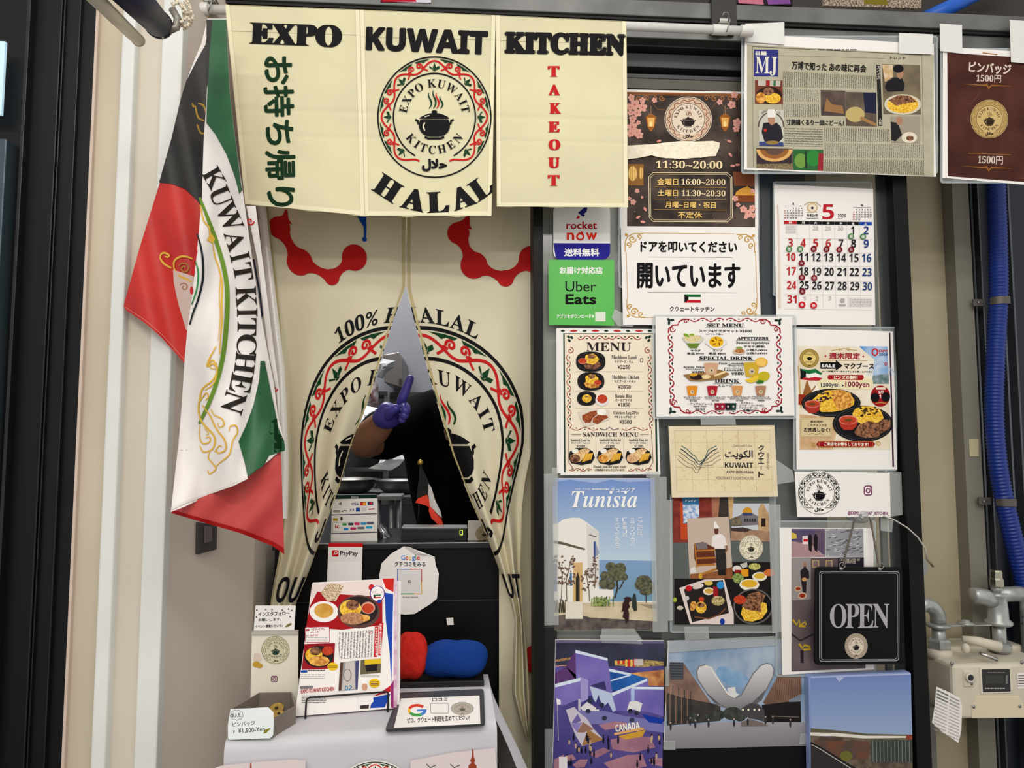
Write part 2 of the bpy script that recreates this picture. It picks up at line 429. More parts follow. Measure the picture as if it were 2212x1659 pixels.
def sheet(name, label, cat, corners, Y, crop, ang=0.0, paper=None, thick=0.0005, group=None, part='paper', sleeve=None, tapes=()):
    """a sheet of paper on the window: corners TL TR BR BL in photo pixels; returns thing, canvas"""
    C = [at(x, y, Y) for x, y in corners]
    o = thing(name, label, cat, (C[2]+C[3])/2, group)
    pp_ = MB().prism([c for c in C], (0, thick, 0)).build(part, paper or PAPER, o)
    if sleeve:
        x0, y0, x1, y1, dy = sleeve
        S = [at(x, y, Y+dy) for x, y in rrect_pts(x0, y0, x1, y1, 6, 4)]
        MB().prism(S, (0, 0.0004, 0)).build('plastic_sleeve', SLEEVE, o)
        I = [at(x, y, Y+dy) for x, y in rrect_pts(x0+4, y0+4, x1-4, y1-4, 4, 4)]
        n = len(S); mb = MB()
        V = [p-np.array([0, 0.0006, 0]) for p in S]+[p-np.array([0, 0.0006, 0]) for p in I]
        mb.raw(V, [[i, (i+1) % n, n+(i+1) % n, n+i] for i in range(n)]).build('sleeve_rim', SLEEVE_EDGE, o)
    for t in tapes:
        tape(o, t[0], Y+t[1] if len(t) > 1 else Y-0.0022, t[2] if len(t) > 2 else TAPE)
    return o, Canvas(pp_, flat(Y), crop, ang)
def tape(parent, P, Y, m):
    MB().prism([at(x, y, Y) for x, y in P], (0, 0.0002, 0)).build('tape', m, parent)

# ------------------------------------------------------------------ printed motifs
def spiral(cx, cy, r, a0, turns, n=14, flip=1):
    return [(cx+r*(1-0.85*i/n)*math.cos(math.radians(a0)+flip*2*math.pi*turns*i/n), cy+r*(1-0.85*i/n)*math.sin(math.radians(a0)+flip*2*math.pi*turns*i/n)) for i in range(n+1)]
def emblem(c, cx, cy, rx, ry, detail=2, k1=None, red=None, grn=None, disc=None, band=None, part='emblem', serif='fb', pot=None, lw=0.024):
    """round shop emblem: outer ring, vine band, inner ring, lettering, steaming pot"""
    k1 = k1 or BLACK; red = red or RED; grn = grn or GREEN; pot = pot or k1
    X = lambda u: cx+u*rx
    Y = lambda v: cy+v*ry
    rm = (rx+ry)/2
    if disc: c.ell(part, cx, cy, rx*1.03, ry*1.03, disc, 48)
    if band:
        c.ell(part, cx, cy, rx*1.0, ry*1.0, band, 48)
        c.ell(part, cx, cy, rx*0.74, ry*0.74, disc, 48)
    c.ring(part, cx, cy, rx*0.985, ry*0.985, rm*lw, k1, 72)
    gap = 28
    c.ring(part, cx, cy, rx*0.715, ry*0.715, rm*lw, k1, 60, 90+gap, 450-gap)
    def pol(r, a): return (cx+rx*r*math.cos(math.radians(a)), cy+ry*r*math.sin(math.radians(a)))
    if detail >= 2:
        wave = lambda a: 0.842+0.078*math.cos(math.radians(8*(a-90)))
        c.line(part, [pol(wave(a), a) for a in np.linspace(110, 430, 180)], rm*0.03, red)
        for i in range(1, 8):
            a = 90+45*i
            for r1, d0, d1, w in ((0.893, 0, 0, 2.2), (0.845, -0.8, -6.0, 1.9), (0.845, 0.8, 6.0, 1.9)):      # trefoil under each crest
                dm = d0*0.3+d1*0.7; c.poly(part, [pol(0.765, a+d0), pol(0.80+0.02*abs(d1)/6, a+dm-w), pol(r1, a+d1), pol(0.81-0.01*abs(d1)/6, a+dm+w)], grn)
            c.poly(part, [pol(0.762, a-2.6), pol(0.778, a), pol(0.762, a+2.6), pol(0.75, a)], grn)
            for sg in (-1, 1):
                b = a+sg*22.5
                if abs(((b-90+180) % 360)-180) < 25: continue
                s0 = pol(0.872, b-sg*4.6); c.line(part, spiral(s0[0], s0[1], rm*0.052, b+sg*70+180, 1.25, 16, sg), rm*0.026, red)      # red curl
                c.line(part, [pol(wave(b-sg*11), b-sg*11), pol(0.845, b-sg*8.6), pol(0.83, b-sg*6.2)], rm*0.026, red)
                c.poly(part, [pol(0.957, b-sg*18), pol(0.957, b-sg*9), pol(0.957, b-sg*1.2), pol(0.925, b-sg*3.0), pol(0.93, b-sg*8), pol(0.905, b-sg*10.5), pol(0.93, b-sg*13)], grn)      # green leaf
                c.line(part, [pol(wave(a+sg*13)-0.012, a+sg*13), pol(0.785, a+sg*10.5), pol(0.765, a+sg*8.2)], rm*0.024, red)
    elif detail == 1:
        c.line(part, [pol(0.845+0.055*math.cos(math.radians(14*a)), a) for a in np.linspace(114, 426, 130)], rm*0.03, red)
        for i in range(18):
            a = 118+i*17.2
            p = pol(0.85+0.05*(1 if i % 2 else -1), a)
            c.ell(part, p[0], p[1], rm*0.026, rm*0.026, grn, 7)
    c.arct(part, 'EXPO KUWAIT', cx, cy, rx*0.555, ry*0.555, rm*0.135, 270, k1, serif, 1.12, wf=0.95, res=3 if detail > 1 else 1)
    c.arct(part, 'KITCHEN', cx, cy, rx*0.535, ry*0.535, rm*0.135, 90, k1, serif, 1.2, inward=True, wf=0.95, res=3 if detail > 1 else 1)
    c.text(part, '\ufedd\ufefc\ufea3', (X(-0.22), Y(0.68), X(0.22), Y(0.89)), k1, b=rm*0.012, ang=0)
    # pot
    c.ell(part, X(0), Y(-0.085), rx*0.05, ry*0.028, pot, 12)
    c.poly(part, [(X(-0.025), Y(-0.08)), (X(0.025), Y(-0.08)), (X(0.03), Y(-0.04)), (X(-0.03), Y(-0.04))], pot)
    lid = [(X(-0.265+0.53*i/12), Y(0.018-0.085*math.sin(math.pi*i/12)**0.8)) for i in range(13)]+[(X(0.22), Y(0.03)), (X(-0.22), Y(0.03))]
    c.poly(part, lid, pot)
    body = [(X(u), Y(v)) for u, v in ((-0.25, 0.045), (0.25, 0.045), (0.27, 0.11), (0.27, 0.17), (0.235, 0.245), (0.17, 0.295), (0.08, 0.32), (-0.08, 0.32), (-0.17, 0.295), (-0.235, 0.245), (-0.27, 0.17), (-0.27, 0.11))]
    c.poly(part, body, pot)
    c.line(part, [(X(-0.17), Y(0.325)), (X(-0.1), Y(0.352)), (X(0.1), Y(0.352)), (X(0.17), Y(0.325))], rm*0.035, pot)
    for sg in (-1, 1):
        c.line(part, [(X(sg*0.25), Y(0.12)), (X(sg*0.285), Y(0.10)), (X(sg*0.29), Y(0.06)), (X(sg*0.335), Y(0.04))], rm*0.035, pot)
    if detail >= 1:
        c.line(part, [(X(-0.17), Y(0.09)), (X(-0.195), Y(0.15)), (X(-0.17), Y(0.22))], rm*0.022, disc or CREAMINK)
        c.line(part, [(X(-0.17), Y(-0.005)), (X(-0.08), Y(-0.03))], rm*0.014, disc or CREAMINK)
    for dx, col, hh in ((-0.075, grn, 1.0), (0.0, grn, 1.15), (0.055, red, 1.0), (0.12, grn, 0.8)):
        P = [(X(dx+0.035*math.sin(t*5.2)+0.03*t-0.02), Y(-0.14-0.26*hh*t)) for t in np.linspace(0, 1, 9)]
        w = [rm*0.03*math.sin(math.pi*(0.12+0.8*i/8)) for i in range(9)]
        c.line(part, P, w, col)
def dish(c, cx, cy, rx, ry, kind='lamb', part='food_picture', tray=True):
    """printed plate: black tray, rice dome, meat, sauce cup"""
    K = ink(34, 32, 34); K2 = ink(66, 62, 62); c.g()
    if tray:
        oct_ = [(cx+rx*math.copysign(abs(math.cos(t))**0.8, math.cos(t)), cy+ry*math.copysign(abs(math.sin(t))**0.8, math.sin(t))) for t in np.linspace(0, 2*math.pi, 28)[:-1]]
        c.poly(part, oct_, K)
        c.line(part, [(cx+(x-cx)*0.86, cy+(y-cy)*0.82) for x, y in oct_], ry*0.05, K2, closed=True)
    if kind == 'rice':
        c.ell(part, cx, cy, rx*0.5, ry*0.58, RICE); c.ell(part, cx, cy-ry*0.25, rx*0.18, ry*0.12, MEAT, 10); return
    jag = lambda x, y, a, b, n=22: [(x+a*math.cos(t)*(1+0.09*math.sin(5*t+x)), y+b*math.sin(t)*(1+0.09*math.cos(7*t+y))) for t in np.linspace(0, 2*math.pi, n+1)[:-1]]
    c.poly(part, jag(cx+rx*0.1, cy+ry*0.32, rx*0.6, ry*0.42), MEAT if kind == 'lamb' else CHICK)
    c.poly(part, jag(cx+rx*0.05, cy-ry*0.25, rx*0.48, ry*0.52), RICE)
    c.poly(part, jag(cx+rx*0.05, cy-ry*0.5, rx*0.26, ry*0.22, 14), MEAT)
    sx = -0.55 if kind == 'lamb' else 0.5
    if kind == 'chick2': sx = -0.6
    c.ell(part, cx+rx*sx, cy+ry*(-0.05 if sx < 0 else 0.15), rx*0.29, ry*0.3, ink(206, 120, 96))
    c.ell(part, cx+rx*sx, cy+ry*(-0.08 if sx < 0 else 0.12), rx*0.25, ry*0.24, SAUCE)
def vine(c, part, P0, P1, n, amp, w, red=None, grn=None, side=1):
    """printed scroll border from P0 to P1 with n waves"""
    red = red or ink(150, 32, 44); grn = grn or ink(32, 62, 46)
    P0 = np.array(P0, float); P1 = np.array(P1, float); d = P1-P0; L = np.linalg.norm(d); t = d/L; nn = np.array([-t[1], t[0]])*side
    pts = [P0+d*q+nn*amp*math.sin(2*math.pi*n*q) for q in np.linspace(0, 1, int(n*10)+1)]
    c.line(part, pts, w, red)
    for i in range(int(n*2)):
        q = (i+0.5)/(2*n); sg = 1 if i % 2 == 0 else -1
        p = P0+d*q-nn*amp*0.55*sg
        c.poly(part, [tuple(p+t*amp*0.75), tuple(p+nn*amp*0.5*sg), tuple(p-t*amp*0.75), tuple(p-nn*amp*0.28*sg)], grn)
        s0 = P0+d*((i+0.95)/(2*n))+nn*amp*0.35*sg
        c.line(part, spiral(s0[0], s0[1], amp*0.42, 90, 1.0, 8, sg), w*0.8, red)
def corner_scroll(c, part, x, y, sx, sy, r, m, w):
    c.line(part, [(x, y+sy*r*1.9), (x, y+sy*r*0.9), (x+sx*r*0.25, y+sy*r*0.3), (x+sx*r*0.9, y), (x+sx*r*1.9, y)], w, m)
    c.line(part, spiral(x+sx*r*0.75, y+sy*r*0.55, r*0.42, 0, 1.3, 14, sx*sy), w*1.3, m)
    c.line(part, spiral(x+sx*r*0.35, y+sy*r*1.15, r*0.32, 90, 1.2, 12, -sx*sy), w*1.2, m)
    c.line(part, spiral(x+sx*r*1.45, y+sy*r*0.3, r*0.28, 90, 1.2, 12, -sx*sy), w*1.1, m)
    c.ell(part, x+sx*r*0.12, y+sy*r*0.12, r*0.16, r*0.16, m, 8)
def kuwait_flag(c, part, x0, y0, x1, y1):
    h = (y1-y0)/3
    c.rect(part, x0, y0, x1, y0+h, ink(24, 100, 60)); c.rect(part, x0, y0+h, x1, y1-h, WHITE); c.rect(part, x0, y1-h, x1, y1, ink(190, 36, 48))
    c.poly(part, [(x0, y0), (x0+(x1-x0)*0.25, y0+h), (x0+(x1-x0)*0.25, y1-h), (x0, y1)], BLACK)
def blossom(c, part, x, y, r, m=None, m2=None):
    c.g(); m = m or ink(226, 164, 150); m2 = m2 or ink(190, 96, 92); a0 = rnd.random()*70
    for i in range(5):
        a = math.radians(a0+72*i); c.ell(part, x+r*0.55*math.cos(a), y+r*0.55*math.sin(a), r*0.48, r*0.42, m, 8, ang=a0+72*i)
    c.ell(part, x, y, r*0.18, r*0.18, m2, 6)
def lines_of(c, part, x0, y0, x1, y1, n, m, w, frac=0.9):
    """illegible small print as broken strokes"""
    for i in range(n):
        y = y0+(y1-y0)*(i+0.5)/n; x = x0
        while x < x1:
            l = (x1-x0)*(0.06+0.12*rnd.random())
            c.line(part, [(x, y), (min(x+l, x1), y)], w, m); x += l+(x1-x0)*0.025
# ------------------------------------------------------------------ the setting
BLACKMETAL = mat('black_metal', (13, 12, 13), 0.5, spec=0.2)
BEAMGREY = mat('grey_brushed_metal', (122, 122, 120), 0.42, 0.6, noise=((98, 98, 97), 9, 4))
BEIGE = mat('beige_wall_paint', (186, 174, 146), 0.7, noise=((176, 164, 136), 3, 3), bump=(300, 0.08))
CREAMW = mat('cream_wall_paint', (218, 209, 192), 0.6, noise=((208, 199, 184), 2.5, 3), bump=(250, 0.06))
SIDEW = mat('greige_wall_paint', (196, 184, 170), 0.6, noise=((186, 174, 162), 2.5, 3), bump=(250, 0.06))
TRIMW = mat('white_trim_paint', (228, 230, 226), 0.4, noise=((218, 220, 216), 4, 3))
DARKP = mat('dark_door_panel', (9, 9, 12), 0.45, spec=0.25, noise=((6, 6, 9), 3, 3))
NAVY = mat('navy_column_paint', (26, 32, 48), 0.35)
def struct(name, mb, m, parent=None, bev=None, smooth=False):
    o = mb.build(name, m, parent, smooth=smooth, bev=bev)
    if parent is None: o['kind'] = 'structure'
    return o
def zat(px, py, Y): return float(at(px, py, Y)[2])
def xat(px, py, Y): return float(at(px, py, Y)[0])

struct('floor', MB().box(-3, 3, -4, 2.2, -0.05, 0), mat('grey_floor', (120, 116, 110), 0.5, noise=((108, 104, 98), 5)))
# --- window of the shop front, with black posts, beam above and dark kick panel below
ZB = zat(1040, 22, -0.03)                       # lower edge of the upper grey band
win = thing('window_1', None, None, (0.55, 0, 0.6), kind='structure')
MB().box(0.1475, 0.168, -0.022, 0.045, 0.0, ZB-0.03).build('frame_post', BLACKMETAL, win, bev=0.001)
MB().box(0.168, 0.196, -0.004, 0.02, zat(1178, 1580, 0), zat(1178, 1352, 0)).build('door_latch', mat('black_plastic', (20, 20, 21), 0.45), win, bev=0.002)
MB().box(0.160, 0.185, -0.012, 0.03, 0.0, zat(1178, 1572, 0)).build('grey_lower_strip', mat('grey_plastic', (118, 122, 124), 0.5), win, bev=0.001)
xr0, xr1 = xat(1917, 420, 0), xat(1947, 420, 0)
MB().box(xr0, xr1, -0.022, 0.045, 0.0, ZB-0.03).build('frame_post', BLACKMETAL, win, bev=0.001)
MB().box(0.168, xr0, 0.004, 0.008, zat(1600, 1613, 0), ZB-0.28).build('glass_pane', clear('window_glass', 0.05, 0.14, (170, 180, 176)), win)
MB().box(0.186, xr0, 0.0, 0.03, 0.0, zat(1600, 1613, 0)).build('kick_panel', mat('blue_black_panel', (8, 10, 16), 0.4, spec=0.2), win)
# what stands behind the glass
struct('wall_behind_glass', MB().box(0.168, xr0, 0.30, 0.33, 0, 2.6), mat('dim_interior', (70, 68, 62), 0.7, noise=((48, 46, 44), 2.2, 2)))
struct('wall_grey_panel', MB().box(0.168, xat(1342, 800, 0.03), 0.028, 0.04, 0.6, ZB-0.05), mat('grey_panel', (192, 192, 184), 0.6, noise=((180, 181, 175), 4)))
struct('wall_pale_panel', MB().box(xat(1888, 700, 0.05), xr0, 0.05, 0.06, 0.6, zat(1900, 470, 0.05)), mat('pale_film', (128, 130, 122), 0.6))
struct('wall_grey_board', MB().box(xat(1425, 1000, 0.05), xat(1720, 1000, 0.05), 0.05, 0.06, 0.7, zat(1500, 925, 0.05)), mat('grey_board', (112, 114, 112), 0.6))
struct('trim_1', MB().box(xat(1725, 900, 0.12), xat(1752, 900, 0.12), 0.12, 0.15, 0.5, 2.3), mat('dark_brown_post', (52, 46, 40), 0.6))
struct('trim_2', MB().box(xat(1655, 900, 0.2), xat(1690, 900, 0.2), 0.2, 0.23, 0.5, 2.3), mat('blue_interior_post', (30, 48, 96), 0.6))
# louvre above the hours poster: each slat its own piece
lou = thing('window_2', None, None, (float(at(1480, 130, 0.0)[0]), 0, 2.2), kind='structure')
lx0, lx1 = 0.30, xat(1625, 130, 0.0)
MB().box(lx0, lx1, 0.03, 0.04, zat(1480, 190, 0), ZB-0.02).build('back_board', mat('louvre_black', (12, 12, 13), 0.6), lou)
for a, b in ((72, 80), (83, 103), (118, 148), (162, 172)):
    MB().box(lx0, lx1, 0.0, 0.028, zat(1480, b, 0), zat(1480, a, 0)).build('slat', mat('slat_grey', (62, 61, 62), 0.45), lou, bev=0.0015)
MB().box(lx0, lx1, -0.004, 0.02, zat(1480, 196, 0), zat(1480, 175, 0)).build('lower_rail', mat('rail_olive', (84, 80, 70), 0.5), lou)
# beam: two grey bands with a groove between them
beam = thing('trim_3', None, None, (0.3, 0, ZB), kind='structure')
MB().box(-0.62, 1.75, -0.034, 0.08, ZB, ZB+0.036).build('upper_band', BEAMGREY, beam, bev=0.002)
MB().box(-0.62, 1.75, -0.028, 0.08, ZB-0.006, ZB).build('groove', mat('groove_black', (16, 16, 16), 0.6), beam)
MB().box(-0.62, 1.75, -0.022, 0.08, ZB-0.042, ZB-0.006).build('lower_band', BEAMGREY, beam, bev=0.002)
MB().box(xat(1537, 30, -0.04), xat(1591, 30, -0.04), -0.042, 0.0, ZB-0.03, ZB+0.045).build('black_joint_plate', mat('dark_joint', (44, 42, 42), 0.5), beam, bev=0.001)
struct('wall_upper', MB().box(-0.62, 1.75, 0.10, 0.13, ZB+0.03, 3.1), mat('dark_upper_wall', (62, 57, 52), 0.7, noise=((44, 41, 39), 2.4)))
# right: beige return wall, grey pilaster, navy column
struct('wall_right', MB().box(0.9, xat(2088, 900, 0.24), 0.24, 0.30, 0, 2.6), BEIGE)
struct('trim_4', MB().box(xat(2080, 900, 0.2), xat(2116, 900, 0.2), 0.20, 0.34, 0, 2.6), mat('grey_pilaster', (128, 124, 112), 0.6))
struct('trim_5', MB().box(xat(2116, 900, 0.17), 2.2, 0.24, 0.36, 0, 2.8), NAVY)
for k, (a, b) in enumerate(((2119, 2123), (2135, 2138), (2180, 2184), (2202, 2206))):
    struct('trim_%d' % (6+k), MB().box(xat(a, 700, 0.2), xat(b, 700, 0.2), 0.215, 0.26, 0, 2.8), mat('steel_edge', (92, 96, 100), 0.35, 0.6))
# left: splayed side wall of the doorway, jamb mouldings, dark door
YJ = -0.10
jx = lambda p: xat(p, 760, YJ-0.02)
XS, XJ = -0.432, jx(372)
wl_n = np.array([0.17, -(XS-XJ), 0.0]); wl_n /= np.linalg.norm(wl_n); WL0 = np.array([XJ, YJ, 0.0])
struct('wall_left', MB().prism([(XJ, YJ, 0), (XS, YJ+0.17, 0), (XS, 0.55, 0), (XS-0.06, 0.55, 0), (XJ-0.06, YJ, 0)], (0, 0, 2.7)), SIDEW)
struct('trim_10', MB().box(jx(326), XJ, YJ-0.025, YJ+0.04, 0, 2.7), TRIMW, bev=0.003)
struct('trim_11', MB().box(jx(270), jx(326), YJ-0.012, YJ+0.04, 0, 2.7), CREAMW)
struct('trim_12', MB().box(jx(240), jx(270), YJ-0.032, YJ+0.04, 0, 2.7), TRIMW, bev=0.004)
struct('trim_13', MB().box(jx(182), jx(240), YJ-0.015, YJ+0.04, 0, 2.7), mat('beige_jamb', (204, 192, 170), 0.6, noise=((194, 182, 160), 3)))
struct('trim_14', MB().box(jx(176), jx(182), YJ-0.024, YJ+0.04, 0, 2.7), mat('pale_edge_strip', (206, 186, 172), 0.4))
dr = thing('door_1', None, None, (-0.9, YJ, 0), kind='structure')
MB().box(-1.8, jx(176), YJ-0.018, YJ+0.03, 0, 2.7).build('door_leaf', DARKP, dr)
for a, b, d in ((30, 38, 0.036), (96, 100, 0.024), (104, 107, 0.024), (140, 143, 0.026)):
    MB().box(jx(a), jx(b), YJ-d, YJ-0.01, 0, 2.7).build('door_bead', mat('door_bead', (20, 20, 24), 0.35), dr, bev=0.001)
MB().box(jx(-60), jx(12), YJ-0.05, YJ-0.01, 0, 2.05).build('steel_stile', mat('blue_grey_stile', (66, 80, 90), 0.35, 0.3), dr, bev=0.002)
MB().box(jx(-80), jx(1), YJ-0.055, YJ-0.049, zat(0, 250, YJ-0.05), zat(0, 92, YJ-0.05)).build('window_light', mat('pale_blue_glazing', (176, 206, 220), 0.3, emit=0.5), dr)
struct('wall_upper_left', MB().box(-1.8, XJ+0.06, YJ-0.03, 0.1, 2.47, 3.0), mat('grey_soffit', (120, 114, 104), 0.7))
# kitchen shell
struct('wall_rear', MB().box(-1.3, 1.2, 1.75, 1.8, 0, 2.7), mat('kitchen_wall', (134, 136, 144), 0.5, noise=((118, 120, 128), 1.6)))
struct('wall_inner_left', MB().box(-1.3, -1.25, 0.5, 1.8, 0, 2.7), mat('kitchen_wall2', (164, 166, 170), 0.5))
struct('wall_inner_right', MB().box(0.30, 0.36, 0.33, 1.8, 0, 2.7), mat('kitchen_wall3', (150, 152, 156), 0.5))
struct('wall_inner_near', MB().box(-1.3, XS-0.06, 0.5, 0.55, 0, 2.7), mat('kitchen_wall4', (150, 152, 156), 0.5))
struct('ceiling', MB().box(-1.3, 0.4, 0.14, 1.8, 2.7, 2.75), mat('kitchen_ceiling', (190, 190, 190), 0.6))

# ------------------------------------------------------------------ wall switch
wq = lambda x, y, d=0.0: at_pl(x, y, WL0+wl_n*d, wl_n)
o = thing('wall_switch', 'dark rectangular switch plate on the wall below the flag', 'switch', wq(449, 1195))
MB().prism([wq(x, y, 0.008) for x, y in ((428, 1128), (470, 1134), (469, 1187), (427, 1198))], -wl_n*0.0075).build('plate', mat('switch_brown_black', (58, 50, 50), 0.45), o, bev=0.002)
MB().prism([wq(x, y, 0.011) for x, y in ((442, 1136), (459, 1138), (459, 1170), (442, 1174))], -wl_n*0.003).build('rocker', mat('switch_rocker', (92, 84, 82), 0.4), o, bev=0.001)

# ------------------------------------------------------------------ roller blind, its bottom bar and bead chain
o = thing('roller_blind', 'navy rolled-up roller blind at the top left corner', 'blind', at(345, 75, -0.36))
a, b = at(342, 52, -0.36), at(246, -52, -0.75)
MB().tube([a, b], 0.020, 24).build('rolled_fabric', mat('navy_blind_fabric', (30, 30, 66), 0.55), o, smooth=True)
MB().tube([a+(a-b)*0.015, a-(a-b)*0.01], 0.0215, 24).build('end_cap', mat('blind_cap_dark', (30, 31, 40), 0.5), o)
p = at(362, 72, -0.36)
MB().tube([at(364, 66, -0.36), at(380, 60, -0.355), at(384, 40, -0.355), at(372, 20, -0.355)], 0.006, 8).build('bracket', mat('bracket_grey', (136, 132, 124), 0.4, 0.5), o, smooth=True)
o = thing('blind_bar', 'cream bottom bar of the blind slanting across the top left', 'blind bar', at(302, 92, -0.40))
P0, P1 = at(298, 86, -0.44), at(188, -22, -0.75)
MB().tube([P0, P1], 0.0085, 16).build('bar', mat('cream_plastic', (226, 216, 196), 0.4), o, smooth=True)
MB().tube([P0+(P0-P1)*0.012, P0], 0.0093, 16).build('end_cap', mat('cream_cap', (214, 204, 186), 0.4), o)
BEAD = mat('ivory_bead', (222, 210, 188), 0.35)
o = thing('bead_chain', 'looped ivory bead chain hanging beside the navy blind', 'chain', at(400, 70, -0.33))
mb = MB()
for loop in ([(372, 6), (378, 24), (384, 44), (398, 58), (412, 54), (417, 36), (408, 14), (398, 2)], [(380, 0), (394, 16), (398, 38), (392, 54), (378, 66), (362, 74), (350, 80), (342, 78)], [(404, 0), (412, 18), (402, 40), (390, 48), (382, 60), (372, 68)], [(376, 10), (386, 4), (396, 12), (404, 28), (410, 46), (404, 60), (394, 64)]):
    L = [np.array(q, float) for q in loop]; dd = 0
    for i in range(len(L)-1):
        seg = np.linalg.norm(L[i+1]-L[i])
        while dd < seg:
            q = L[i]+(L[i+1]-L[i])*(dd/seg); mb.ball(at(q[0], q[1], -0.345-0.012*rnd.random()), 0.0027, 6, 4); dd += 5.2
        dd -= seg
mb.build('beads', BEAD, o, smooth=True)

# ------------------------------------------------------------------ curtain rod with its clips
ROD = mat('white_rod', (226, 224, 220), 0.35); STEEL = mat('polished_steel', (196, 194, 188), 0.22, 1.0); STEELD = mat('dull_steel', (150, 150, 148), 0.4, 0.9)
RY = -0.068
o = thing('curtain_rod', 'white tension rod carrying the cream shop curtain', 'rod', at(1000, 42, RY))
ra, rb = at(418, 20, RY), at(1625, 68, RY); ra[2] = rb[2] = (ra[2]+rb[2])/2+0.001
MB().tube([ra, rb], 0.0092, 20).build('tube', ROD, o, smooth=True)
MB().tube([ra-np.array([0.001, 0, 0]), ra+np.array([0.03, 0, 0])], 0.0125, 20).build('end_cap', ROD, o, smooth=False)
MB().tube([rb-np.array([0.026, 0, 0]), rb], 0.0118, 20).build('end_cap', ROD, o, smooth=False)
xj = xat(1555, 60, RY)
MB().tube([np.array([xj-0.016, RY, ra[2]]), np.array([xj+0.016, RY, ra[2]])], 0.0108, 20).build('joint_sleeve', ROD, o)
for lab, q, s in (('shiny binder clip holding the left end of the white rod', (455, 12), 1), ('shiny binder clip on the black joint near the right end of the rod', (1563, 48), 1)):
    c0 = at(q[0], q[1], RY); z = ra[2]
    cl = thing('binder_clip', lab, 'clip', (c0[0], RY, z-0.013), 'clips on the white rod')
    MB().box(c0[0]-0.012, c0[0]+0.012, RY-0.010, RY+0.026, z+0.012, z+0.022).build('clip_body', STEEL, cl, bev=0.003)
    MB().tube([(c0[0]+0.008, RY-0.012, z+0.022), (c0[0]+0.006, RY-0.0145, z+0.004), (c0[0]+0.001, RY-0.0135, z-0.012)], 0.0013, 8).build('wire_lever', STEELD, cl, smooth=True)
    MB().tube([(c0[0]-0.008, RY-0.011, z+0.021), (c0[0]-0.004, RY-0.014, z+0.030), (c0[0]+0.004, RY-0.014, z+0.030), (c0[0]+0.008, RY-0.011, z+0.021)], 0.0012, 8).build('wire_lever', STEELD, cl, smooth=True)
# ------------------------------------------------------------------ noren (cream shop curtain)
NOREN = mat('cream_noren_cloth', (227, 220, 183), 0.85, spec=0.1, noise=((217, 210, 175), 6, 3), bump=(900, 0.35))
NHEM = mat('cream_noren_hem', (238, 231, 196), 0.8, spec=0.15, bump=(900, 0.35))
def noren_y(V):
    px, py = V[:, 0], V[:, 1]; v = np.clip((py-80)/380.0, 0, 1)
    return -0.088-0.004*v+v*(0.0055*np.sin((px-470)/46.0)+0.004*np.sin((px+py*0.5)/71.0))+0.0011*np.exp(-((py-247-0.03*(px-900))/5.0)**2)+0.0009*np.exp(-((py-300-0.02*(px-900))/4.0)**2)+0.0015*np.exp(-((px+py*0.4-860)/9.0)**2)*np.clip((py-120)/60, 0, 1)*np.clip((250-py)/60, 0, 1)+0.0012*np.sin((px*0.6-py)/23.0)*v
noren = thing('shop_curtain', 'cream split cloth curtain with bold black lettering and round pot emblem on the white rod', 'curtain', at(930, 466, -0.09))
NP = [((486, 10), (777, 21), (788, 466), (529, 441)), ((777, 21), (1071, 33), (1062, 466), (788, 466)), ((1071, 33), (1353, 46), (1357, 448), (1073, 446))]
for k, (a, b, c_, d) in enumerate(NP):
    a, b, c_, d = map(np.array, (a, b, c_, d))
    nu, nv = 30, 90
    P = np.array([(a*(1-u)+b*u)*(1-v)+(d*(1-u)+c_*u)*v for v in np.linspace(0, 1, nv+1) for u in np.linspace(0, 1, nu+1)])
    P[:, 1] += 2.0*np.sin(P[:, 0]/17.0)*np.clip((P[:, 1]-430)/30, 0, 1)
    W = at_many(P, noren_y(P))
    Fc = [[j*(nu+1)+i, (j+1)*(nu+1)+i, (j+1)*(nu+1)+i+1, j*(nu+1)+i+1] for j in range(nv) for i in range(nu)]
    n0 = len(W); W = np.concatenate([W, W+np.array([0, 0.0009, 0])])
    Fc += [[q+n0 for q in f[::-1]] for f in Fc]
    mesh_obj('cloth_panel', W, Fc, NOREN, noren, smooth=True)
    hc = Canvas(noren, lambda V, L: at_many(V, noren_y(V)-0.0011-L*LAY), cut=(10, 5))
    L = lambda v, o: tuple(a*(1-v)+d*v+np.array([o, 0])); Rr = lambda v, o: tuple(b*(1-v)+c_*v+np.array([o, 0]))
    hc.poly('hem', [L(0.0, 1), L(0, 9), L(1, 9), L(1, 1)], NHEM); hc.poly('hem', [Rr(0, -9), Rr(0, -1), Rr(1, -1), Rr(1, -9)], NHEM)
    hc.poly('hem', [L(0.978, 1), Rr(0.978, -1), Rr(0.999, -1), L(0.999, 1)], NHEM)
    hc.line('stitching', [tuple(a+(d-a)*0.13), tuple(b+(c_-b)*0.122)], 1.0, ink(206, 200, 172))
    hc.build()
    # sleeve over the rod
    mb = MB(); zc = float(ra[2])
    def slv(u, v, a=a, b=b):
        q = a*(1-u)+b*u; w = at(q[0], q[1], noren_y(np.array([q]))[0]); t = v*math.pi*0.9
        return np.array([w[0], RY-0.021*math.cos(t), w[2]-0.001+0.004*math.sin(t)])
    mb.grid(slv, 12, 8).build('rod_sleeve', NOREN, noren, smooth=True)
nc = Canvas(noren, lambda V, L: at_many(V, noren_y(V)-0.0013-L*LAY), cut=(10, 5), clip=[((1354, 0), (1, 0))])
K = ink(30, 28, 30)
nc.text('lettering', 'EXPO', (539, 51, 739, 99), K, 'fb', bx=4.2, ang=2.2, res=5)
nc.text('lettering', 'KUWAIT', (790, 62, 1054, 114), K, 'sb', b=2.2, ang=2.2, res=5)
nc.text('lettering', 'KITCHEN', (1089, 70, 1352, 119), K, 'fb', b=3.6, ang=1.2, res=5)
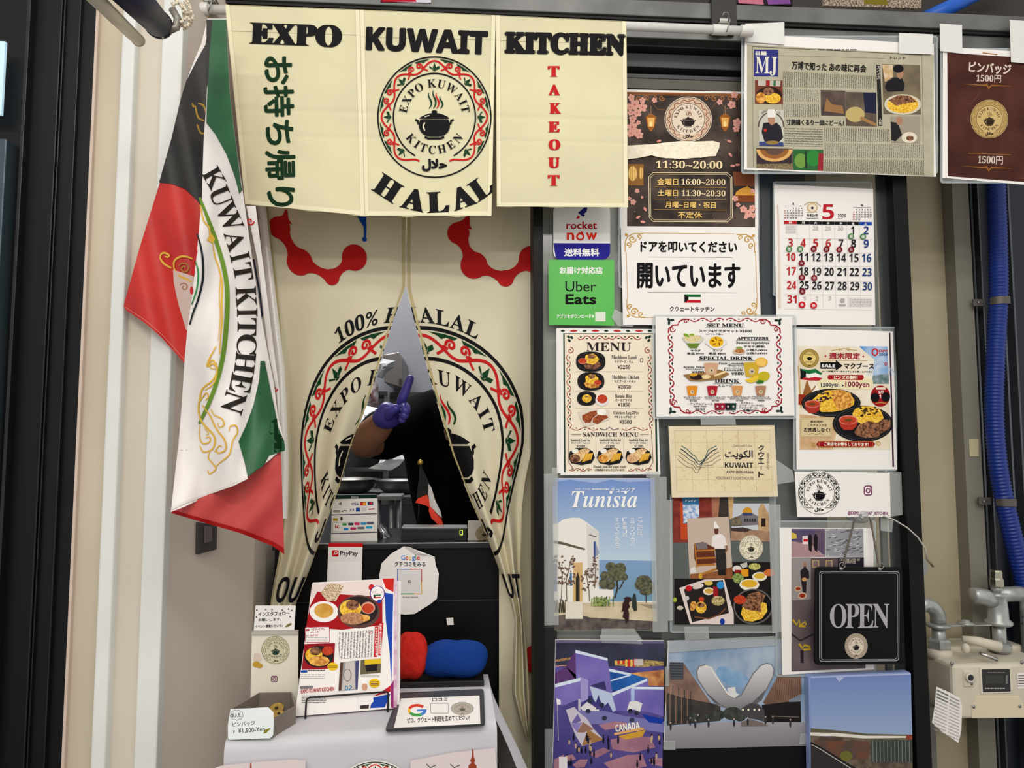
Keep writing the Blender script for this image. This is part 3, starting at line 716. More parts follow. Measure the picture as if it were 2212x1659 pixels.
nc.text('side_lettering', 'お持ち帰り', (604-163, 284-33, 604+163, 284+33), ink(24, 62, 36), b=1.7, ang=88.6, res=4)
for ch, x, y in (('T', 1196, 154), ('A', 1197, 194), ('K', 1199.5, 234), ('E', 1196.5, 274), ('O', 1197.5, 312.5), ('U', 1196.5, 351.5), ('T', 1196, 389.6)):
    nc.text('red_lettering', ch, (x-13, y-11.5, x+13, y+11.5), ink(196, 42, 44), 'fb', bx=1.8, res=4)
nc.build()
n2 = Canvas(noren, lambda V, L: at_many(V, noren_y(V)-0.0013-L*LAY), cut=(10, 5), clip=[((1064, 0), (1, 0))])
for ch, an in (('H', -33.5), ('A', -14), ('L', 2.6), ('A', 19.6), ('L', 34.2)): n2.g().arct('lettering', ch, 938, 252, 182, 185, 45, 90-an, K, 'fb', inward=True, bx=3.2, res=4, wf=1.05)
n2.g()
emblem(n2, 938.4, 252.8, 124, 132, 2)
n2.build()

# ------------------------------------------------------------------ split curtain behind it (two panels)
CURT = mat('off_white_curtain', (222, 213, 184), 0.42, spec=0.45, noise=((214, 205, 176), 5, 3), bump=(1100, 0.25))
HEMT = mat('khaki_hem', (186, 172, 124), 0.6)
XL = ipl([(60, 548), (450, 561), (560, 575), (700, 592), (850, 603), (1000, 612), (1100, 612), (1200, 603), (1290, 586), (1420, 572)])
XIL = ipl([(380, 877), (620, 877), (690, 850), (780, 822), (860, 798), (960, 760), (1040, 737), (1140, 701), (1240, 665), (1300, 640), (1420, 612)])
XIR = ipl([(380, 877), (620, 877), (690, 894), (740, 908), (850, 938), (980, 976), (1090, 1020), (1160, 1052), (1238, 1081), (1301, 1103), (1340, 1112), (1420, 1108), (1500, 1106), (1560, 1124), (1595, 1138)])
XR = ipl([(380, 1158), (880, 1158), (960, 1150), (1040, 1134), (1100, 1127), (1160, 1126), (1230, 1124), (1330, 1131), (1400, 1138), (1500, 1144), (1595, 1144)])
def cmapL(V):
    t = (V[:, 0]-556)/321.0; xl, xi = XL(V[:, 1]), XIL(V[:, 1]); return np.stack([xl+t*(xi-xl), V[:, 1]], 1), t, (xi-xl)/321.0
def cmapR(V):
    t = (V[:, 0]-877)/281.0; xi, xr = XIR(V[:, 1]), XR(V[:, 1]); return np.stack([xi+t*(xr-xi), V[:, 1]], 1), t, (xr-xi)/281.0
def curt_y(P, t, ratio, ph):
    a = 0.022*np.clip(1-ratio, 0, 0.75)
    return 0.072+a*np.sin(t*13.0+ph)+0.003*np.sin(P[:, 1]/61.0+t*4)+0.0025*np.sin(t*7+ph)-0.012*np.clip(1-ratio, 0, 0.8)
def panel(cm, ph):
    def f(V, L):
        P, t, r = cm(V); return at_many(P, curt_y(P, t, r, ph)-np.asarray(L)*LAY-np.where(np.asarray(L) > 0, 0.0009, 0))
    return f
def red_chain(c, part, pts, m):
    """linked red blobs"""
    for (x, y, r) in pts: c.ell(part, x, y, r, r, m, 28)
    for (x0, y0, r0), (x1, y1, r1) in zip(pts[:-1], pts[1:]):
        p, q = np.array([x0, y0]), np.array([x1, y1]); d = q-p; L = np.linalg.norm(d); t = d/L; n = np.array([-t[1], t[0]]); a, b = [], []
        for i in range(13):
            s = i/12; w = (r0*0.72*(1-s)+r1*0.72*s)*(1-1.9*s*(1-s)*min(1.0, max(0.15, (L-(r0+r1)*0.75)/(r0+r1)*2.2)))
            o = p+t*(r0*0.62+(L-r0*0.62-r1*0.62)*s); a.append(o+n*w); b.append(o-n*w)
        c.poly(part, a+b[::-1], m)
for side, cm, ph, x0, x1, yb in (('left', cmapL, 0.6, 556, 877, 1420), ('right', cmapR, 2.1, 877, 1158, 1595)):
    f = panel(cm, ph); base = at_on(f, ((x0+x1)/2, yb-20))
    o = thing('door_curtain', 'off-white printed curtain panel pulled towards %s' % ('the flag' if side == 'left' else 'the black window post'), 'curtain', base, 'split door curtain panels')
    nu, nv = 44, 110
    P = np.array([(x0+(x1-x0)*i/nu, 60+(yb-60)*j/nv) for j in range(nv+1) for i in range(nu+1)])
    W = f(P, np.zeros(len(P))); Fc = [[j*(nu+1)+i, (j+1)*(nu+1)+i, (j+1)*(nu+1)+i+1, j*(nu+1)+i+1] for j in range(nv) for i in range(nu)]
    n0 = len(W); W = np.concatenate([W, W+np.array([0, 0.001, 0])]); Fc += [[q+n0 for q in g[::-1]] for g in Fc]
    mesh_obj('cloth', W, Fc, CURT, o, smooth=True)
    cc = Canvas(o, f, cut=(7.5, 11), clip=[((877, 0), (1, 0) if side == 'left' else (-1, 0)), ((1150, 0), (1, 0)), ((0, yb-4), (0, 1))])
    emblem(cc, 884, 952, 244, 248, 2, lw=0.034)
    cc.arct('lettering', '100% HALAL', 884, 952, 268, 272, 33, 268, ink(28, 30, 34), 'fb', 1.02, b=0.3, res=4)
    if side == 'left':
        cc.text('lettering', 'OU', (604, 1246, 868, 1302), ink(28, 26, 44), 'sb', res=4)
        cc.cr = (540, 420, 4.608)
        red_chain(cc, 'red_print', [(250, 330, 112), (425, 672, 136), (755, 822, 82), (1008, 628, 132)], ink(188, 38, 38))
        cc.poly('red_print', [(185, 250), (300, 205), (330, 150), (352, 150), (352, 240), (385, 300)], ink(188, 38, 38))
        cc.poly('blue_print', [(1052, 210), (1146, 210), (1146, 330), (1136, 430), (1118, 430), (1118, 320), (1085, 270)], BLUE)
        cc.ell('blue_print', 1122, 447, 24, 24, BLUE, 14)
        cc.cr = (0, 0, 1)
        cc.poly('hem', [(874, 400), (869, 400), (869, 1416), (874, 1416)], HEMT); cc.poly('hem', [(574, 400), (566, 400), (566, 1410), (574, 1410)], HEMT)
    else:
        cc.text('lettering', 'UT', (884, 1240, 1140, 1292), ink(28, 26, 44), 'sb', res=4)
        cc.cr = (860, 420, 4.608)
        red_chain(cc, 'red_print', [(600, 385, 110), (755, 705, 134), (1070, 835, 82), (1330, 640, 130)], ink(188, 38, 38))
        cc.poly('red_print', [(540, 300), (650, 250), (690, 200), (712, 200), (712, 300), (735, 350)], ink(188, 38, 38))
        cc.cr = (0, 0, 1)
        cc.poly('hem', [(880, 400), (886, 400), (886, 1590), (880, 1590)], HEMT)
    cc.build(smooth=True)
# rear strip of the right-hand panel that hangs straight beside the black post
o = thing('door_curtain', 'plain straight strip of curtain hanging beside the black post behind the gathered panel', 'curtain', at(1130, 1655, 0.115), 'split door curtain panels')
mb = MB(); mb.grid(lambda u, v: at(1078+76*u, 850+830*v, 0.118+0.006*math.sin(u*7+v*2)), 14, 30).build('cloth', CURT, o, smooth=True)
rc = Canvas(o, lambda V, L: at_many(V, 0.108-L*LAY)); rc.ell('red_print', 1152, 1424, 22, 30, ink(188, 38, 38)); rc.build()
# lamp reflection painted as pale edging that shows between flag and curtain
o = thing('curtain_highlight', 'narrow pale strip painted as a lamp reflection between the flag and the curtain', 'highlight', at(600, 1120, 0.05))
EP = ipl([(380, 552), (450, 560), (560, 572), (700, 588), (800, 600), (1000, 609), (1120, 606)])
MB().grid(lambda u, v: at(EP(390+730*v)-4+19*u, 390+730*v, 0.055-0.008*math.sin(u*math.pi)), 8, 40).build('strip', mat('painted_highlight', (236, 233, 228), 0.25, 0.1, spec=0.8, bump=(500, 0.4)), o, smooth=True)

# ------------------------------------------------------------------ flag
FBLACK = mat('flag_black', (44, 40, 36), 0.5, noise=((30, 28, 27), 14)); FRED = mat('flag_red', (206, 44, 36), 0.45, noise=((188, 34, 32), 12), bump=(900, 0.15))
FWHITE = mat('flag_white', (236, 230, 226), 0.5, noise=((226, 220, 218), 12), bump=(900, 0.15)); FGREEN = mat('flag_green', (34, 96, 54), 0.45, noise=((24, 80, 44), 14), bump=(900, 0.15))
FGOLD = ink(222, 178, 84); FREDL = mat('flag_red_lining', (190, 70, 66), 0.5, noise=((176, 48, 50), 9))
flag = thing('flag', 'draped red black white and green flag with gold scrolls and black lettering beside the doorway', 'flag', at(560, 1195, -0.18))
def patch(part, left, right, y0, y1, m, depth, nu=14, nv=60):
    l, r = ipl([(b, a) for a, b in left]), ipl([(b, a) for a, b in right])
    P = np.array([(l(y)+(r(y)-l(y))*u, y) for y in np.linspace(y0, y1, nv+1) for u in np.linspace(0, 1, nu+1)])
    W = at_many(P, depth(P)); Fc = [[j*(nu+1)+i, (j+1)*(nu+1)+i, (j+1)*(nu+1)+i+1, j*(nu+1)+i+1] for j in range(nv) for i in range(nu)]
    n0 = len(W); W = np.concatenate([W, W+np.array([0, 0.0008, 0])]); Fc += [[q+n0 for q in g[::-1]] for g in Fc]
    return mesh_obj(part, W, Fc, m, flag, smooth=True)
dA = lambda P: -0.165+0.010*np.sin(P[:, 0]/17.0-P[:, 1]/90.0)*np.clip((P[:, 1]-60)/200, 0, 1)+0.00003*(P[:, 1]-40)
dB = lambda P: -0.205-0.00004*(P[:, 1]-40)+(0.016*np.sin(P[:, 0]/27.0-P[:, 1]/130.0)+0.005*np.sin(P[:, 0]/11.0+P[:, 1]/60.0))*np.clip((P[:, 1]-60)/250, 0, 1)
dC = lambda P: -0.20-0.00004*(P[:, 1]-40)+0.012+0.006*np.sin((P[:, 0]*1.2+P[:, 1])/24.0)
# black / red outer fold
patch('outer_fold', [(449, 42), (437, 95), (412, 150), (392, 215), (372, 300), (345, 395), (300, 540), (267, 660), (268, 668), (310, 695), (350, 730), (392, 778), (404, 790)],
      [(470, 42), (470, 120), (468, 200), (462, 300), (450, 400), (440, 480), (430, 600), (424, 700), (412, 790)], 42, 790, FRED, dA, 16, 76)
fc = Canvas(flag, lambda V, L: at_many(V, dA(V)-0.0014-L*LAY), cut=(8, 11))
fc.poly('black_field', [(448, 41), (435, 95), (410, 150), (390, 215), (370, 300), (343.5, 394), (372, 397), (400, 408), (425, 432), (452, 470), (462, 300), (468, 200), (470, 42)], FBLACK)
fc.k += 60; fc.poly('white_strip', [(448, 41), (435, 94), (411, 150), (404, 172), (424, 132), (444, 96), (449, 60)], FWHITE)
fc.cr = (240, 380, 3.455)
for q in ([(365, 620), (372, 585), (400, 575), (430, 590), (425, 605), (400, 600)], [(362, 610), (395, 655), (450, 688)], [(470, 700), (470, 640), (510, 605), (560, 602), (610, 620)], [(470, 690), (500, 740), (550, 765), (600, 790)]):
    fc.curve('gold_scroll', q, 16, FGOLD)
fc.line('gold_scroll', spiral(545, 690, 45, 200, 1.4, 18), 12, ink(170, 116, 70)); fc.line('gold_scroll', spiral(545, 830, 34, 200, 1.2, 14), 10, ink(170, 116, 90))
fc.poly('white_field', [(462, 700), (560, 730), (640, 760), (640, 1180), (560, 1150), (500, 950), (468, 800)], ink(214, 190, 182))
fc.cr = (0, 0, 3.95); fc.g()
for q in ([(1640, 880), (1650, 905), (1665, 910)], [(1665, 900), (1690, 1000), (1740, 1030)], [(1690, 880), (1735, 900), (1760, 960)], [(1680, 1060), (1710, 1130), (1745, 1140)]):
    fc.curve('gold_scroll', q, 16, ink(176, 140, 74))
fc.cr = (0, 0, 1)
fc.line('seam', [(270, 663), (312, 690), (352, 725), (400, 778)], 1.6, ink(230, 120, 110))
fc.build(smooth=True)
# inner white and green fold
BL_ = [(447, 40), (450, 110), (446, 220), (440, 300), (436, 430), (424, 560), (415, 640), (406, 700), (400, 760), (392, 880), (384, 980), (372, 1080), (369, 1106)]
BR_ = [(489, 40), (492, 120), (496, 200), (508, 300), (528, 440), (545, 560), (560, 660), (578, 760), (592, 830), (600, 900), (615, 955), (612, 972)]
patch('inner_fold', BL_, BR_, 40, 972, FWHITE, dB, 18, 84)
lo = ipl([(a, b) for a, b in ((369, 1106), (400, 1094), (440, 1075), (480, 1055), (535, 1030), (575, 1000), (612, 968))])
P = []; nu, nv = 24, 20
for j in range(nv+1):
    for i in range(nu+1):
        u, v = i/nu, j/nv; xt = 384+(612-384)*u; xb = 369+(612-369)*u; y0 = 970; y1 = float(lo(xb)); x = xt+(xb-xt)*v; P.append((x, y0+(y1-y0)*v))
P = np.array(P); W = at_many(P, dB(P)); Fc = [[j*(nu+1)+i, (j+1)*(nu+1)+i, (j+1)*(nu+1)+i+1, j*(nu+1)+i+1] for j in range(nv) for i in range(nu)]
n0 = len(W); W = np.concatenate([W, W+np.array([0, 0.0008, 0])]); Fc += [[q+n0 for q in g[::-1]] for g in Fc]
mesh_obj('inner_fold', W, Fc, FWHITE, flag, smooth=True)
fb = Canvas(flag, lambda V, L: at_many(V, dB(V)-0.0014-L*LAY), cut=(8, 11))
fb.poly('green_field', [(459, 42), (489, 42), (492, 120), (496, 200), (508, 300), (522, 410), (517, 420), (508, 385), (490, 335), (465, 290), (446, 266), (447, 220), (452, 120)], FGREEN)
fb.poly('black_strip', [(446, 42), (459, 42), (453, 110), (450, 180), (446, 190)], FBLACK)
fb.cr = (320, 780, 3.772)
fb.g().poly('green_field', [(915, 0), (950, 0), (1000, 250), (1040, 430), (1060, 540), (1110, 660), (1115, 730), (985, 770), (940, 850), (812, 945), (780, 800), (738, 655), (800, 520), (860, 350), (905, 150)], FGREEN)
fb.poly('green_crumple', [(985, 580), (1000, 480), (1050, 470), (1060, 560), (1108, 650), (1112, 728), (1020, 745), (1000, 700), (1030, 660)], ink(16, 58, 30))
fb.line('seam', [(812, 938), (945, 845), (985, 765)], 5, ink(20, 70, 40))
fb.cr = (240, 380, 3.455)
fb.curve('green_edging', [(660, 160), (720, 310), (780, 470), (830, 640), (862, 800), (868, 950), (860, 1130), (838, 1330), (800, 1500), (745, 1659), (690, 1780), (655, 1850)], 36, ink(104, 140, 60))
fb.curve('gold_scroll', [(665, 215), (690, 330), (730, 380), (738, 440)], 12, FGOLD); fb.poly('gold_scroll', [(745, 425), (780, 470), (760, 505), (715, 480)], FGOLD)
fb.curve('gold_scroll', [(760, 500), (775, 600), (805, 690), (828, 800), (825, 950), (828, 1080), (820, 1180), (812, 1330)], 13, FGOLD)
fb.curve('gold_scroll', [(790, 640), (815, 740), (808, 900), (815, 1050), (800, 1230)], 6, FGOLD)
fb.curve('gold_scroll', [(785, 1270), (740, 1350), (715, 1420), (760, 1400), (790, 1440), (770, 1540), (700, 1600)], 13, FGOLD)
fb.curve('gold_scroll', spiral(760, 1400, 45, 30, 1.1, 12), 9, FGOLD)
fb.cr = (320, 780, 3.772); fb.g()
for q, w in (([(555, 10), (560, 90), (520, 160), (450, 215), (425, 280), (410, 400), (440, 500), (530, 600), (545, 660), (520, 720), (450, 740), (420, 690)], 15), ([(420, 330), (470, 260), (490, 290), (465, 320)], 11), ([(440, 360), (500, 440), (560, 560), (620, 640), (630, 720), (570, 750), (550, 720)], 14),
             ([(420, 520), (415, 600), (440, 670), (500, 660), (500, 620), (465, 625)], 11), ([(510, 390), (540, 440), (600, 470), (615, 520), (580, 540), (565, 505)], 11), ([(660, 570), (670, 530), (715, 525), (730, 580), (690, 650), (660, 760), (580, 830), (545, 870)], 12),
             ([(500, 740), (490, 790), (530, 840), (550, 880), (500, 920), (485, 890)], 12), ([(540, 740), (580, 690), (600, 700)], 10), ([(455, 540), (490, 590), (470, 600)], 8)):
    fb.curve('gold_scroll', q, w, FGOLD)
fb.cr = (240, 380, 3.455)
# lettering on the white band, reading downwards
for ch, x, y, w, h, an in (('K', 770, 15, 150, 135, 60), ('U', 818, 150, 140, 150, 68), ('W', 882, 305, 215, 150, 66), ('A', 925, 480, 150, 135, 72), ('I', 962, 605, 60, 145, 76), ('T', 985, 715, 130, 135, 80), ('K', 1008, 900, 150, 150, 87), ('I', 1015, 1020, 62, 150, 89), ('T', 1014, 1125, 130, 140, 91), ('C', 1012, 1258, 150, 150, 94), ('H', 1000, 1395, 160, 150, 97), ('E', 970, 1545, 145, 160, 101), ('N', 915, 1690, 160, 165, 107)):
    fb.text('lettering', ch, (x-w/2, y-h/2, x+w/2, y+h/2), ink(52, 46, 42), 'fb', ang=an, res=4)
fb.curve('emblem_print', [(640, 430), (668, 520), (686, 640), (684, 780), (650, 920), (612, 1020), (585, 1110)], 17, ink(40, 46, 50))
fb.curve('emblem_print', [(630, 640), (650, 720), (640, 840), (600, 960)], 12, ink(50, 130, 80)); fb.curve('emblem_print', [(625, 500), (640, 560), (615, 640)], 8, ink(196, 50, 56))
fb.ell('emblem_print', 612, 715, 12, 22, ink(196, 50, 56), 12); fb.ell('emblem_print', 600, 855, 12, 30, ink(196, 50, 56), 12)
fb.cr = (320, 780, 3.772)
fb.line('hem', [(190, 1205), (300, 1150), (560, 1055), (700, 1005), (810, 950)], 18, ink(222, 216, 212))
fb.build(smooth=True)
# hanging red lining at the bottom
P = []; nu, nv = 26, 22; top = ipl([(369, 1104), (440, 1073), (535, 1028), (575, 998), (606, 965)]); bot = ipl([(369, 1108), (430, 1126), (520, 1152), (590, 1180), (615, 1198)])
for j in range(nv+1):
    for i in range(nu+1):
        u, v = i/nu, j/nv; x = 371+(606-371)*u; xb = 372+(614-372)*u; y = float(top(x))*(1-v)+float(bot(xb))*v; P.append((x+(xb-x)*v, y))
P = np.array(P); W = at_many(P, dC(P)); Fc = [[j*(nu+1)+i, (j+1)*(nu+1)+i, (j+1)*(nu+1)+i+1, j*(nu+1)+i+1] for j in range(nv) for i in range(nu)]
n0 = len(W); W = np.concatenate([W, W+np.array([0, 0.0008, 0])]); Fc += [[q+n0 for q in g[::-1]] for g in Fc]
mesh_obj('red_lining', W, Fc, FREDL, flag, smooth=True)
fh = Canvas(flag, lambda V, L: at_many(V, dC(V)-0.0014-L*LAY), cut=(8, 9))
fh.poly('hem', [(371, 1101), (430, 1118), (520, 1143), (590, 1170), (612, 1184), (613, 1197), (590, 1180), (520, 1152), (430, 1126), (371, 1108)], ink(146, 26, 28)); fh.build(smooth=True)
# white back side seen beyond the green edge
patch('back_fold', [(532, 445), (556, 560), (580, 760), (598, 850), (604, 960)], [(552, 445), (572, 600), (592, 760), (604, 850), (606, 960)], 445, 960, FWHITE, lambda P: dB(P)+0.008, 4, 30)
fk = Canvas(flag, lambda V, L: at_many(V, dB(V)+0.0066-L*LAY)); fk.line('emblem_print', [(548, 560), (562, 640), (566, 680), (556, 720)], 4, ink(40, 46, 66)); fk.line('emblem_print', spiral(540, 478, 9, 0, 1.2), 3, ink(190, 50, 50)); fk.line('emblem_print', spiral(592, 840, 7, 0, 1.2), 3, ink(190, 50, 50)); fk.build()
# cord tying the flag to the clip
MB().tube([at(452, 34, -0.12), at(447, 44, -0.16), at(462, 46, -0.19)], 0.0016, 8).build('tie_cord', mat('brown_cord', (120, 92, 58), 0.6), flag, smooth=True)
# ------------------------------------------------------------------ sheets on the window: opening hours
DKB = tex('smoky_brown_print', (46, 38, 36), (92, 78, 70), 14, 6)
o, c = sheet('hours_poster', 'dark brown opening hours poster with cherry blossom and a torn paper strip', 'poster', [(1338, 193), (1634, 199), (1638, 492), (1340, 492)], -0.004, (1330, 180, 5.185), 0.6, sleeve=(1336, 260, 1640, 622, 0.001))
c.poly('background', [(125, 95), (1545, 118), (1562, 1610), (128, 1600)], DKB)
for q in ([(125, 95), (1545, 118), (1545, 135), (125, 112)], [(125, 118), (1545, 140), (1545, 150), (125, 128)]): c.poly('ornament', q, ink(150, 92, 58))
for sx, x in ((1, 135), (-1, 1400)):
    for i in range(5): c.line('ornament', spiral(x+sx*(40+85*i), 165+8*(i % 2), 34, 90*i, 1.3, 12, sx), 9, ink(176, 112, 76))
    c.line('ornament', [(x+sx*60, 190), (x+sx*150, 290), (x+sx*260, 200), (x+sx*330, 285), (x+sx*430, 300)], 5, ink(140, 100, 76))
for i in range(46):
    c.ell('ornament', 140+rnd.random()*1390, 160+rnd.random()*1420, 3+4*rnd.random(), 3+4*rnd.random(), ink(170, 136, 110), 6)
emblem(c, 812, 402, 258, 246, 1, k1=ink(52, 40, 44), red=ink(140, 62, 60), grn=ink(110, 84, 70), disc=ink(232, 214, 192), band=ink(216, 188, 160))
for x in (395, 1225):
    c.g()
    c.line('lantern_print', [(x, 250), (x, 350)], 5, ink(190, 140, 90))
    c.poly('lantern_print', [(x-60, 375), (x-20, 345), (x+20, 345), (x+60, 375), (x+40, 490), (x+10, 535), (x-10, 535), (x-40, 490)], ink(164, 98, 52))
    c.poly('lantern_print', [(x-42, 385), (x+42, 385), (x+30, 485), (x-30, 485)], ink(236, 178, 96)); c.ell('lantern_print', x, 455, 18, 32, ink(255, 226, 150), 10)
c.g().rect('lantern_print', 140, 905, 312, 1145, ink(150, 104, 62)); c.ell('lantern_print', 190, 1010, 48, 85, ink(250, 206, 120), 16); c.ell('lantern_print', 285, 1005, 22, 70, ink(240, 190, 110), 12)
for x in (165, 190, 215, 240, 265, 290): c.line('lantern_print', [(x, 910), (x, 1140)], 4, ink(150, 100, 56))
c.poly('dome_print', [(1335, 1255), (1350, 1215), (1400, 1180), (1465, 1160), (1470, 1110), (1480, 1160), (1520, 1180), (1558, 1210), (1558, 1255)], ink(214, 152, 76)); c.rect('dome_print', 1350, 1255, 1558, 1330, ink(130, 80, 48)); c.poly('dome_print', [(1310, 990), (1555, 1010), (1555, 1160), (1480, 1150), (1330, 1150)], ink(128, 86, 62))
for x, y, r in ((175, 160, 40), (215, 240, 62), (160, 265, 46), (300, 270, 55), (240, 330, 52), (165, 330, 34), (300, 190, 36), (190, 400, 44), (255, 440, 28), (185, 490, 62), (240, 550, 52), (165, 560, 46), (265, 580, 44), (435, 190, 32), (1165, 210, 34), (1300, 240, 48), (1360, 440, 52), (1350, 510, 40), (1330, 130, 40), (195, 1330, 34), (240, 1205, 28), (295, 1275, 16), (150, 1290, 26), (1430, 1410, 42), (1490, 1455, 48), (1530, 1400, 40), (1340, 1290, 36), (1370, 1360, 26), (1540, 1480, 32), (1460, 1500, 26), (1535, 1210, 30)):
    blossom(c, 'blossom_print', x, y, r)
for x, y, a in ((252, 1500, -30), (303, 1552, 10), (485, 648, -20), (330, 1410, 60), (1275, 650, 20), (1310, 925, 0), (1365, 912, 0), (1285, 800, 50)): c.ell('blossom_print', x, y, 28, 15, ink(222, 150, 140), 10, ang=a)
GT = ink(236, 196, 112); GT2 = ink(246, 224, 176)
c.text('lettering', '11:30~20:00', (450, 868, 1195, 956), GT2, 'fb', ang=0.4)
for w, dd in ((7, 0), (4, 18)):
    x0, y0, x1, y1, r = 370+dd, 1000+dd, 1302-dd, 1552-dd, 48-dd*0.4
    c.line('frame_print', [(x0+r, y0), (x1-r, y0+4), (x1, y0+r), (x1+4, y1-r), (x1-r, y1), (x0+r, y1-4), (x0+6, y1-r), (x0, y0+r)], w, GT2, closed=True)
for y in (1163, 1297, 1415): c.line('frame_print', [(428, y-3), (1240, y+5)], 4, GOLD)
c.text('lettering', '金曜日', (465, 1065, 700, 1140), GT, b=1.6); c.text('lettering', '16:00~20:00', (735, 1072, 1228, 1138), GT2, 'fb')
c.text('lettering', '土曜日', (470, 1192, 698, 1264), GT, b=1.6); c.text('lettering', '11:30~20:30', (738, 1198, 1228, 1264), GT2, 'fb')
c.text('lettering', '月曜~日曜・祝日', (555, 1325, 1120, 1397), GT, b=1.6); c.text('lettering', '不定休', (695, 1438, 968, 1514), GT, b=1.6)
c.build()
torn = [(70, 702), (250, 690), (420, 682), (560, 662), (720, 648), (900, 652), (1090, 645), (1168, 665), (1160, 722), (1135, 780), (1118, 815), (1040, 818), (960, 832), (880, 834), (800, 842), (720, 848), (640, 840), (560, 838), (480, 826), (400, 806), (320, 822), (250, 836), (120, 852), (70, 850)]
MB().prism([at(1330+x/5.185, 180+y/5.185, -0.0072) for x, y in torn], (0, 0.0004, 0)).build('torn_paper_strip', mat('torn_cream_paper', (252, 244, 224), 0.5, noise=((240, 228, 200), 160, 4), bump=(240, 0.5)), o)

# ------------------------------------------------------------------ knock-on-the-door sign
o, c = sheet('door_sign', 'white landscape sign with gold scroll border and large black Japanese lettering', 'sign', [(1341, 490), (1637, 492), (1644, 702), (1346, 702)], -0.0085, (1140, 420, 4.2538), 0.35, tapes=([[(1328, 668), (1345, 676), (1372, 700), (1366, 706), (1335, 704), (1321, 686)], 0.001],))
GB = ink(196, 150, 84)
for q in ([(1060, 355), (1900, 362)], [(905, 530), (918, 960)], [(2092, 520), (2108, 950)], [(1040, 1133), (1880, 1112)]): c.line('border_print', q, 5, GB)
for x, y, sx, sy in ((895, 360, 1, 1), (2085, 368, -1, 1), (912, 1128, 1, -1), (2105, 1118, -1, -1)): corner_scroll(c, 'border_print', x, y, sx, sy, 88, GB, 8)
c.text('lettering', 'ドアを叩いてください', (1035, 430, 1925, 536), BLACK, b=4.0, res=3)
c.text('lettering', '開いています', (1005, 630, 1952, 866), BLACK, b=6.5, res=3)
c.line('rule', [(1105, 574), (1885, 580)], 3, GREY); c.line('rule', [(1100, 898), (1920, 903)], 3, GREY)
kuwait_flag(c, 'flag_print', 1440, 918, 1590, 995)
c.text('lettering', 'クウェートキッチン', (1305, 1030, 1717, 1076), BLACK, b=1.4)
c.build()

# ------------------------------------------------------------------ delivery stickers
def sticker(name, label, P, Y, m, crop, th=0.0004, ang=0):
    C = [at(x, y, Y) for x, y in P]; b = np.mean(C, 0); b[2] = min(p[2] for p in C)
    o = thing(name, label, 'sticker', b); MB().prism(C, (0, th, 0)).build('backing', m, o); return o, Canvas(o, flat(Y), crop, ang)
cr = (1140, 420, 4.2538)
rp = [(1140+x/4.2538, 420+y/4.2538) for x, y in rrect_pts(235, 80, 757, 600, 75, 6)]
o, c = sticker('delivery_sticker', 'rounded white and indigo delivery sticker with a rocket, under the cream curtain', rp, -0.002, mat('sticker_white', (240, 238, 236), 0.35), cr)
IND = ink(48, 44, 140)
c.poly('blue_band', [(236, 447), (757, 450)]+[(x, y) for x, y in rrect_pts(235, 80, 757, 600, 75, 6)[6:18] if y > 451], IND)
c.text('lettering', 'rocket', (355, 248, 636, 320), ink(176, 34, 44), b=2.4); c.text('lettering', 'n', (358, 350, 428, 420), ink(232, 60, 44), b=4); c.text('lettering', 'w', (535, 350, 637, 420), ink(232, 60, 44), b=4)
c.ring('lettering', 483, 388, 30, 28, 17, ink(232, 60, 44), 24); c.poly('lettering', [(462, 372), (470, 345), (484, 352), (494, 332), (506, 352), (514, 345), (506, 372), (490, 362), (476, 366)], ink(232, 60, 44))
c.text('lettering', '送料無料', (335, 494, 658, 570), WHITE, b=2.6)
c.poly('rocket_print', [(545, 140), (548, 120), (520, 118), (490, 145), (462, 168), (475, 178), (500, 200), (512, 205), (528, 190), (512, 182), (540, 160)], ink(44, 50, 120)); c.poly('rocket_print', [(462, 190), (445, 222), (470, 222), (482, 210)], ink(200, 56, 56))
c.build()
o, c = sticker('delivery_sticker', 'green square delivery sticker with black lettering below the rocket sticker', [(1184.3, 561), (1327, 561.5), (1327, 703.5), (1185, 702)], -0.005, mat('sticker_green', (84, 184, 76), 0.4), cr)
c.text('lettering', 'お届け対応店', (292, 665, 690, 732), WHITE, b=2.6); c.text('lettering', 'Uber', (346, 798, 627, 892), BLACK, 'ss', res=4); c.text('lettering', 'Eats', (346, 915, 629, 1010), BLACK, b=4, res=4)
c.text('lettering', 'アプリをダウンロード', (265, 1100, 585, 1138), WHITE, b=1.2); c.poly('lettering', [(592, 1102), (612, 1120), (592, 1138)], WHITE)
c.rect('code_patch', 620, 1080, 715, 1166, ink(226, 230, 218)); c.build()

# ------------------------------------------------------------------ calendar
o, c = sheet('calendar', 'white May 2026 calendar sheet with red and green stamped days', 'calendar', [(1672, 398), (1886, 408), (1891, 702), (1677, 702)], -0.0065, (1640, 380, 4.878), 0.9, sleeve=(1669, 392, 1884, 640, 0.0015))
CR_, CK, CB = ink(186, 44, 52), ink(44, 38, 46), ink(38, 72, 118)
c.text('month', '5', (665, 298, 788, 460), CR_, 'sb', res=4); c.text('month', '2026', (827, 403, 915, 438), CK, 'sb'); c.text('month', 'MAY', (829, 444, 880, 458), CK, 'ss'); c.text('month', '令和8年', (497, 400, 622, 432), CK, b=1)
lines_of(c, 'small_print', 497, 440, 622, 454, 1, CK, 6)
c.ell('emblem', 560, 335, 58, 52, ink(206, 182, 140)); c.ell('emblem', 560, 335, 42, 38, ink(236, 226, 206)); c.ell('emblem', 560, 338, 14, 14, CK); c.line('emblem', [(475, 305), (520, 280), (600, 278), (650, 320)], 12, ink(188, 170, 136)); c.line('emblem', [(500, 385), (615, 380)], 8, ink(188, 170, 136))
